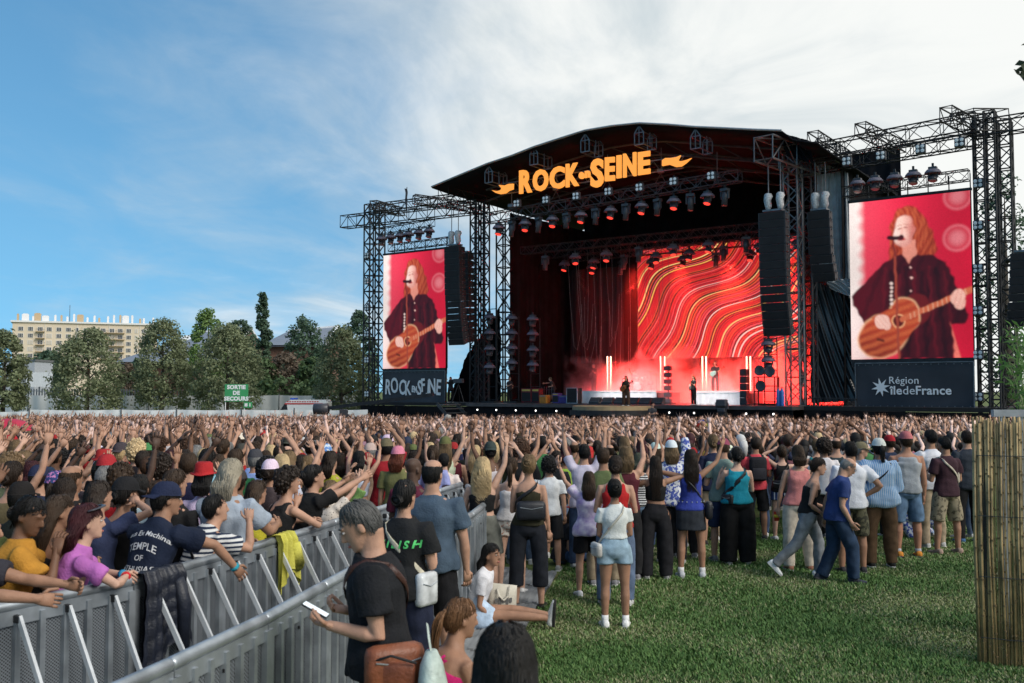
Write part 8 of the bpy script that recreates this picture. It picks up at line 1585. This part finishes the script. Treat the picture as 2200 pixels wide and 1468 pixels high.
def low_person(arms, rng, far):
 """triangles of a small figure with a zone per vertex: 0 skin, 1 hair, 2 top, 3 cap"""
 V, T, Zn = [], [], []
 def put(mb, z):
  o = len(V); V.extend(mb.v); Zn.extend([z] * len(mb.v))
  for f in mb.f:
   for i in range(1, len(f) - 1): T.append((o + f[0], o + f[i], o + f[i + 1]))
 m = MB(); m.ell((0, .01, 1.61), (.078, .095, .125), 7, 5); m.path([(0, 0, 1.42), (0, 0, 1.54)], .05, 5, False); put(m, 0)
 m = MB(); m.ell((0, -.018, 1.635), (.094, .108, .122), 8, 5); r_ = rng.random()
 if r_ < .5: m.path([(0, -.08, 1.62), (0, -.11, 1.5), (0, -.11, 1.32)], [.075, .08, .04], 6)
 put(m, 1); m = MB(); zb = 1.15 if far else .95
 m.path([(0, 0, zb), (0, 0, 1.2), (0, 0, 1.36), (0, 0, 1.44)], [(.16, .11), (.17, .115), (.20, .11), (.09, .07)], 7, up=(1, 0, 0)); put(m, 2)
 for s in (1, -1):
  a, b = [np.array(ARM[n]) for n in [arms]][0] if s > 0 or rng.random() < .7 else np.array(ARM[rng.choice(['down', 'fwdup', 'up'])]); a = a + np.array([rng.uniform(-.25, .25), rng.uniform(-.2, .3), 0]); b = b + np.array([rng.uniform(-.4, .4), rng.uniform(-.2, .3), 0]); a, b = a / np.linalg.norm(a), b / np.linalg.norm(b); a[0] *= s; b[0] *= s
  S = np.array([.175 * s, 0, 1.41 + .05 * max(0, a[2])]); E = S + a * .285; Wp = E + b * .245; d = Vector(b); sd = d.cross(Vector((0, 1, .3))).normalized(); w = Vector(Wp)
  m = MB(); m.path([S, S + a * .15], [.06, .05], 5); put(m, 2); m = MB(); m.path([S + a * .10, E, E + b * .07, Wp], [.040, .034, .036, .023], 5); m.path([w, w + d * .095], [(.030, .016), (.046, .014)], 5, up=sd)
  for o in (-.034, -.011, .012, .035): m.add([w + d * .085 + sd * (o - .0095), w + d * .085 + sd * (o + .0095), w + d * (.20 - abs(o) * .8) + sd * o * 2.6], [(0, 1, 2), (2, 1, 0)])
  m.add([w + d * .01 + sd * .028, w + d * .06 + sd * .035, w + d * .085 + sd * .085], [(0, 1, 2), (2, 1, 0)]); put(m, 0)
 return np.array([tuple(v) for v in V], float), np.array(T), np.array(Zn)
LP = [low_person(rc.choice(('up', 'upin', 'upout', 'upout', 'fwdup', 'down', 'down', 'down', 'hold', 'head')), rc, True) for _ in range(40)]
def far_crowd():
 VV, TT, CC = [], [], []; off = 0; sk = list(SKIN.values())[:3] + [(.74, .52, .45), (.66, .44, .37), (.74, .52, .45), SKIN['pale'], SKIN['light'], SKIN['light'], SKIN['tan'], SKIN['brown']]; hr = [HAIRC[k] for k in ('black', 'black', 'black', 'darkbrown', 'darkbrown', 'darkbrown', 'brown', 'brown', 'chestnut', 'blonde', 'darkblonde', 'burgundy', 'grey')]; tp = list(TC.values()) + [TC['black']] * 6 + [TC['white']] * 3 + [TC['navy'], TC['grey']]
 for x, y in rest:
  v, t, z = rc.choice(LP); a = math.atan2(-(STG[0] - x), STG[1] - y) + rc.uniform(-.5, .5); s = rc.uniform(.90, 1.06); c, sn = math.cos(a), math.sin(a)
  p = np.stack([(v[:, 0] * c - v[:, 1] * sn) * s + x, (v[:, 0] * sn + v[:, 1] * c) * s + y, v[:, 2] * s + gz(x, y)], 1); cap = rc.random() < .12
  pal = np.array([rc.choice(sk), rc.choice(((.4, .02, .02), (.02, .03, .07), (.5, .5, .5), (.02, .02, .02))) if cap else rc.choice(hr), rc.choice(tp)]) * rc.uniform(.85, 1.15); VV.append(p); TT.append(t + off); CC.append(pal[z]); off += len(v)
 v, t, c = np.concatenate(VV), np.concatenate(TT), np.concatenate(CC); me = np_mesh('distant_crowd', v, t, amat('crowd_colours', 'tone', .7)); me.polygons.foreach_set('use_smooth', [True] * len(me.polygons)); at_ = me.color_attributes.new('tone', 'FLOAT_COLOR', 'POINT'); at_.data.foreach_set('color', np.concatenate([c, np.ones((len(c), 1))], 1).astype(np.float32).ravel()); kind(link('distant_crowd', me), 'stuff'); print('people', NP[0], 'far', len(rest), 'tris', len(t))
far_crowd()
def player(label, px, b, top, tcol, hair, pose, z=DECK, H=1.76, sex='m', bcol=(.013, .013, .014), turn=0, bottom='jeans', skin='light'):
 a = sp(px, 850, b)[0]; D = mesh_set(pose, sex, H=H, top=top, bottom=bottom, voxel=.016); t = person(label, st(a, b, z), PHI + math.pi + R(turn), D, top, bottom, skin=skin, tcol=tcol, bcol=bcol, hair=hair, shoes=(.03, .03, .03)); NP[0] += 1; return t, D
GU = dict(armR='guitar_r', armL='guitar_l')
def guitar(t, D, label, col, acoustic=False):
 J = D['J']; g = follow('guitar', label, 'guitar', t); c = J['spine'](.10)[0] + Vector((.10, .19, 0)); n = J['wrL'] + J['faL'] * .07 + Vector((0, .01, .02)); d = (n - c).normalized(); m = MB(); w = .07 if acoustic else .03
 q = d.to_track_quat('X', 'Z').to_matrix(); m.path([c - d * .24, c - d * .18, c - d * .06, c + d * .04, c + d * .16, c + d * .22], [(w * .8, .08), (w, .17), (w, .165), (w, .115), (w, .135), (w * .8, .07)], 16, up=(0, 1, 0)); ocolor(m.build('guitar_body', MT['leather'], g, True), col); ocolor(MB().bar(c + d * .18, n + d * .22, .045, .025).build('guitar_neck', MT['leather'], g), (.12, .06, .03)); ocolor(MB().bbox(n + d * .28, (.08, .03, .14), .01, q).build('headstock', MT['leather'], g), (.05, .03, .02))
 if acoustic: MB().lathe([(.0, 0), (.045, 0), (.045, .004), (.0, .005)], 14, c + d * .08 + Vector((0, w + .001, 0)), Matrix.Rotation(R(-90), 3, 'X')).build('sound_hole', MT['black'], g)
t, D = player('singer with long red brown hair in dark jacket and brown trousers playing at the podium', 1345, -4.1, 'shirt', (.03, .022, .016), ('wavy', 'chestnut', 1, .3), GU, DECK - .03, 1.70, 'f', (.06, .035, .025), 6, 'wide'); guitar(t, D, 'warm brown acoustic guitar held by the singer', (.30, .10, .03), True)
t, D = player('bass player in black tee standing on the drum riser', 1276, 3.2, 'tee', (.013, .013, .014), ('short', 'grey'), GU, R1[2], 1.8, turn=-20); guitar(t, D, 'dark bass guitar of the player on the drum riser', (.08, .05, .05))
t, D = player('guitarist in black tee with sandy hair beside the second riser', 1490, .2, 'tee', (.013, .013, .014), ('mid', 'darkblonde'), GU, DECK, 1.72, turn=-30); guitar(t, D, 'cream electric guitar beside the second riser', (.6, .56, .46))
t, D = player('capped guitarist in black tee and trousers standing on the second riser', 1537, 2.6, 'tee', (.013, .013, .014), ('short', 'darkbrown'), GU, R2[2], 1.82, turn=14); guitar(t, D, 'sea green electric guitar of the capped guitarist', (.22, .5, .42))
player('drummer seated behind the pale drum kit', 1365, 4.2, 'tee', (.05, .04, .04), ('short', 'brown'), dict(pelvis=.55, legs=(((.3, 1, -.05), (.1, .1, -1)), ((.3, 1, -.05), (.1, .1, -1))), armR='fwdup', armL='reach'), R1[2], 1.76)
player('camera operator in dark tee standing at the stage lip below the singer', 1401, -6.0, 'tee', (.03, .032, .04), ('short', 'black'), dict(armR='phone_low', armL='phone_low', head=(20, 10)), .0, 1.8, turn=60)
ca = thing('camera_platform', 'dark box platform under the camera operator before the stage', 'platform', st(sp(1401, 900, -6.0)[0], -6.0, ZG), PHI); MB().bbox((0, 0, .485), (1.2, 1.2, .95), .03).build('box', MT['black'], ca); m = MB(); m.bar((-.6, -.62, .9), (.6, -.62, .9), .06); m.build('edge_rail', dm_, ca)
player('stage hand in dark clothes standing by the red amplifiers', 1095, .6, 'tee', (.03, .03, .035), ('short', 'brown'), dict(armR='hold', armL='hip'), turn=80)
player('stage hand bending over the guitar rack beside the purple amplifier', 1190, 1.6, 'tee', (.03, .03, .03), ('short', 'darkblonde'), dict(lean=30, armR='reach', armL='hold'), turn=-70)
player('film camera operator on the wing deck beside the white lettered banner', 968, -.6, 'tee', (.03, .03, .035), ('short', 'black'), dict(armR='phone_up', armL='phone_up'), turn=30, skin='tan')
c = thing('film_camera', 'film camera on a tripod on the wing deck beside the stairs', 'camera', st(sp(985, 860, -.9)[0], -.9, DECK), PHI); m = MB()
for k in range(3): m.tube((0, 0, 1.3), (.5 * math.cos(k * 2.1), .5 * math.sin(k * 2.1), 0), .03, 6)
m.build('tripod', bm_, c); MB().bbox((0, 0, 1.5), (.8, .25, .3), .03).build('camera_body', MT['plastic'], c); MB().lathe([(.09, 0), (.11, .1), (.11, .4)], 12, (-.4, 0, 1.5), Matrix.Rotation(R(-90), 3, 'Y')).build('lens', MT['black'], c)
rk = thing('guitar_rack', 'rack of upright guitars between the red and purple amplifiers', 'rack', st(sp(1175, 860, 1.4)[0], 1.4, DECK), PHI); m = MB(); m.bar((-.6, 0, .1), (.6, 0, .1), .06); m.bar((-.6, 0, .9), (.6, 0, .9), .05); m.bar((-.6, 0, 0), (-.6, 0, .95), .05); m.bar((.6, 0, 0), (.6, 0, .95), .05); m.build('frame', bm_, rk)
for i in range(5): g = ocolor(MB().path([(-.4 + i * .2, -.05, .15), (-.4 + i * .2, -.05, .3), (-.4 + i * .2, -.05, .5), (-.4 + i * .2, -.05, .56)], [(.04, .1), (.05, .15), (.05, .11), (.02, .04)], 12, up=(0, 1, 0)).build('guitar', MT['leather'], rk, True), ((.35, .2, .08), (.3, .05, .04), (.05, .05, .05), (.4, .3, .15), (.2, .08, .03))[i]); MB().bar((-.4 + i * .2, -.05, .5), (-.4 + i * .2, -.02, 1.1), .04, .02).build('neck', MT['plastic'], g)
w = thing('microphone_windshield', 'grey furry microphone windshield on a pole before the stage wing', 'microphone', at(962, 902, 52)); m = MB(); m.ell((0, 0, 0), (.22, .22, .28), 14, 10); rng_ = random.Random(3); m.v = [tuple(q * (1 + .12 * rng_.uniform(-1, 1)) for q in v) for v in m.v]; m.build('fur_cover', mat('grey_fur', (.3, .29, .27), .95, 0, .3, 20, .8, 60), w, True); MB().tube((0, 0, -.25), (0, 0, -1.6), .03, 6).build('pole', bm_, w)
pl = thing('plush_toy', 'rainbow coloured plush toy held up above the crowd', 'toy', at(1512, 914, 30))
for c_, q, r_ in (((.5, .03, .02), (-.10, 0, -.04), (.13, .1, .12)), ((.55, .18, .02), (-.02, -.03, -.14), (.12, .1, .09)), ((.03, .08, .4), (-.06, 0, .09), (.11, .09, .08)), ((.05, .35, .08), (.10, 0, .06), (.10, .09, .09)), ((.5, .45, .05), (.04, -.05, 0), (.08, .07, .07))): ocolor(MB().ell(q, r_, 12, 8).build('plush_patch', MT['fabric'], pl, True), c_)
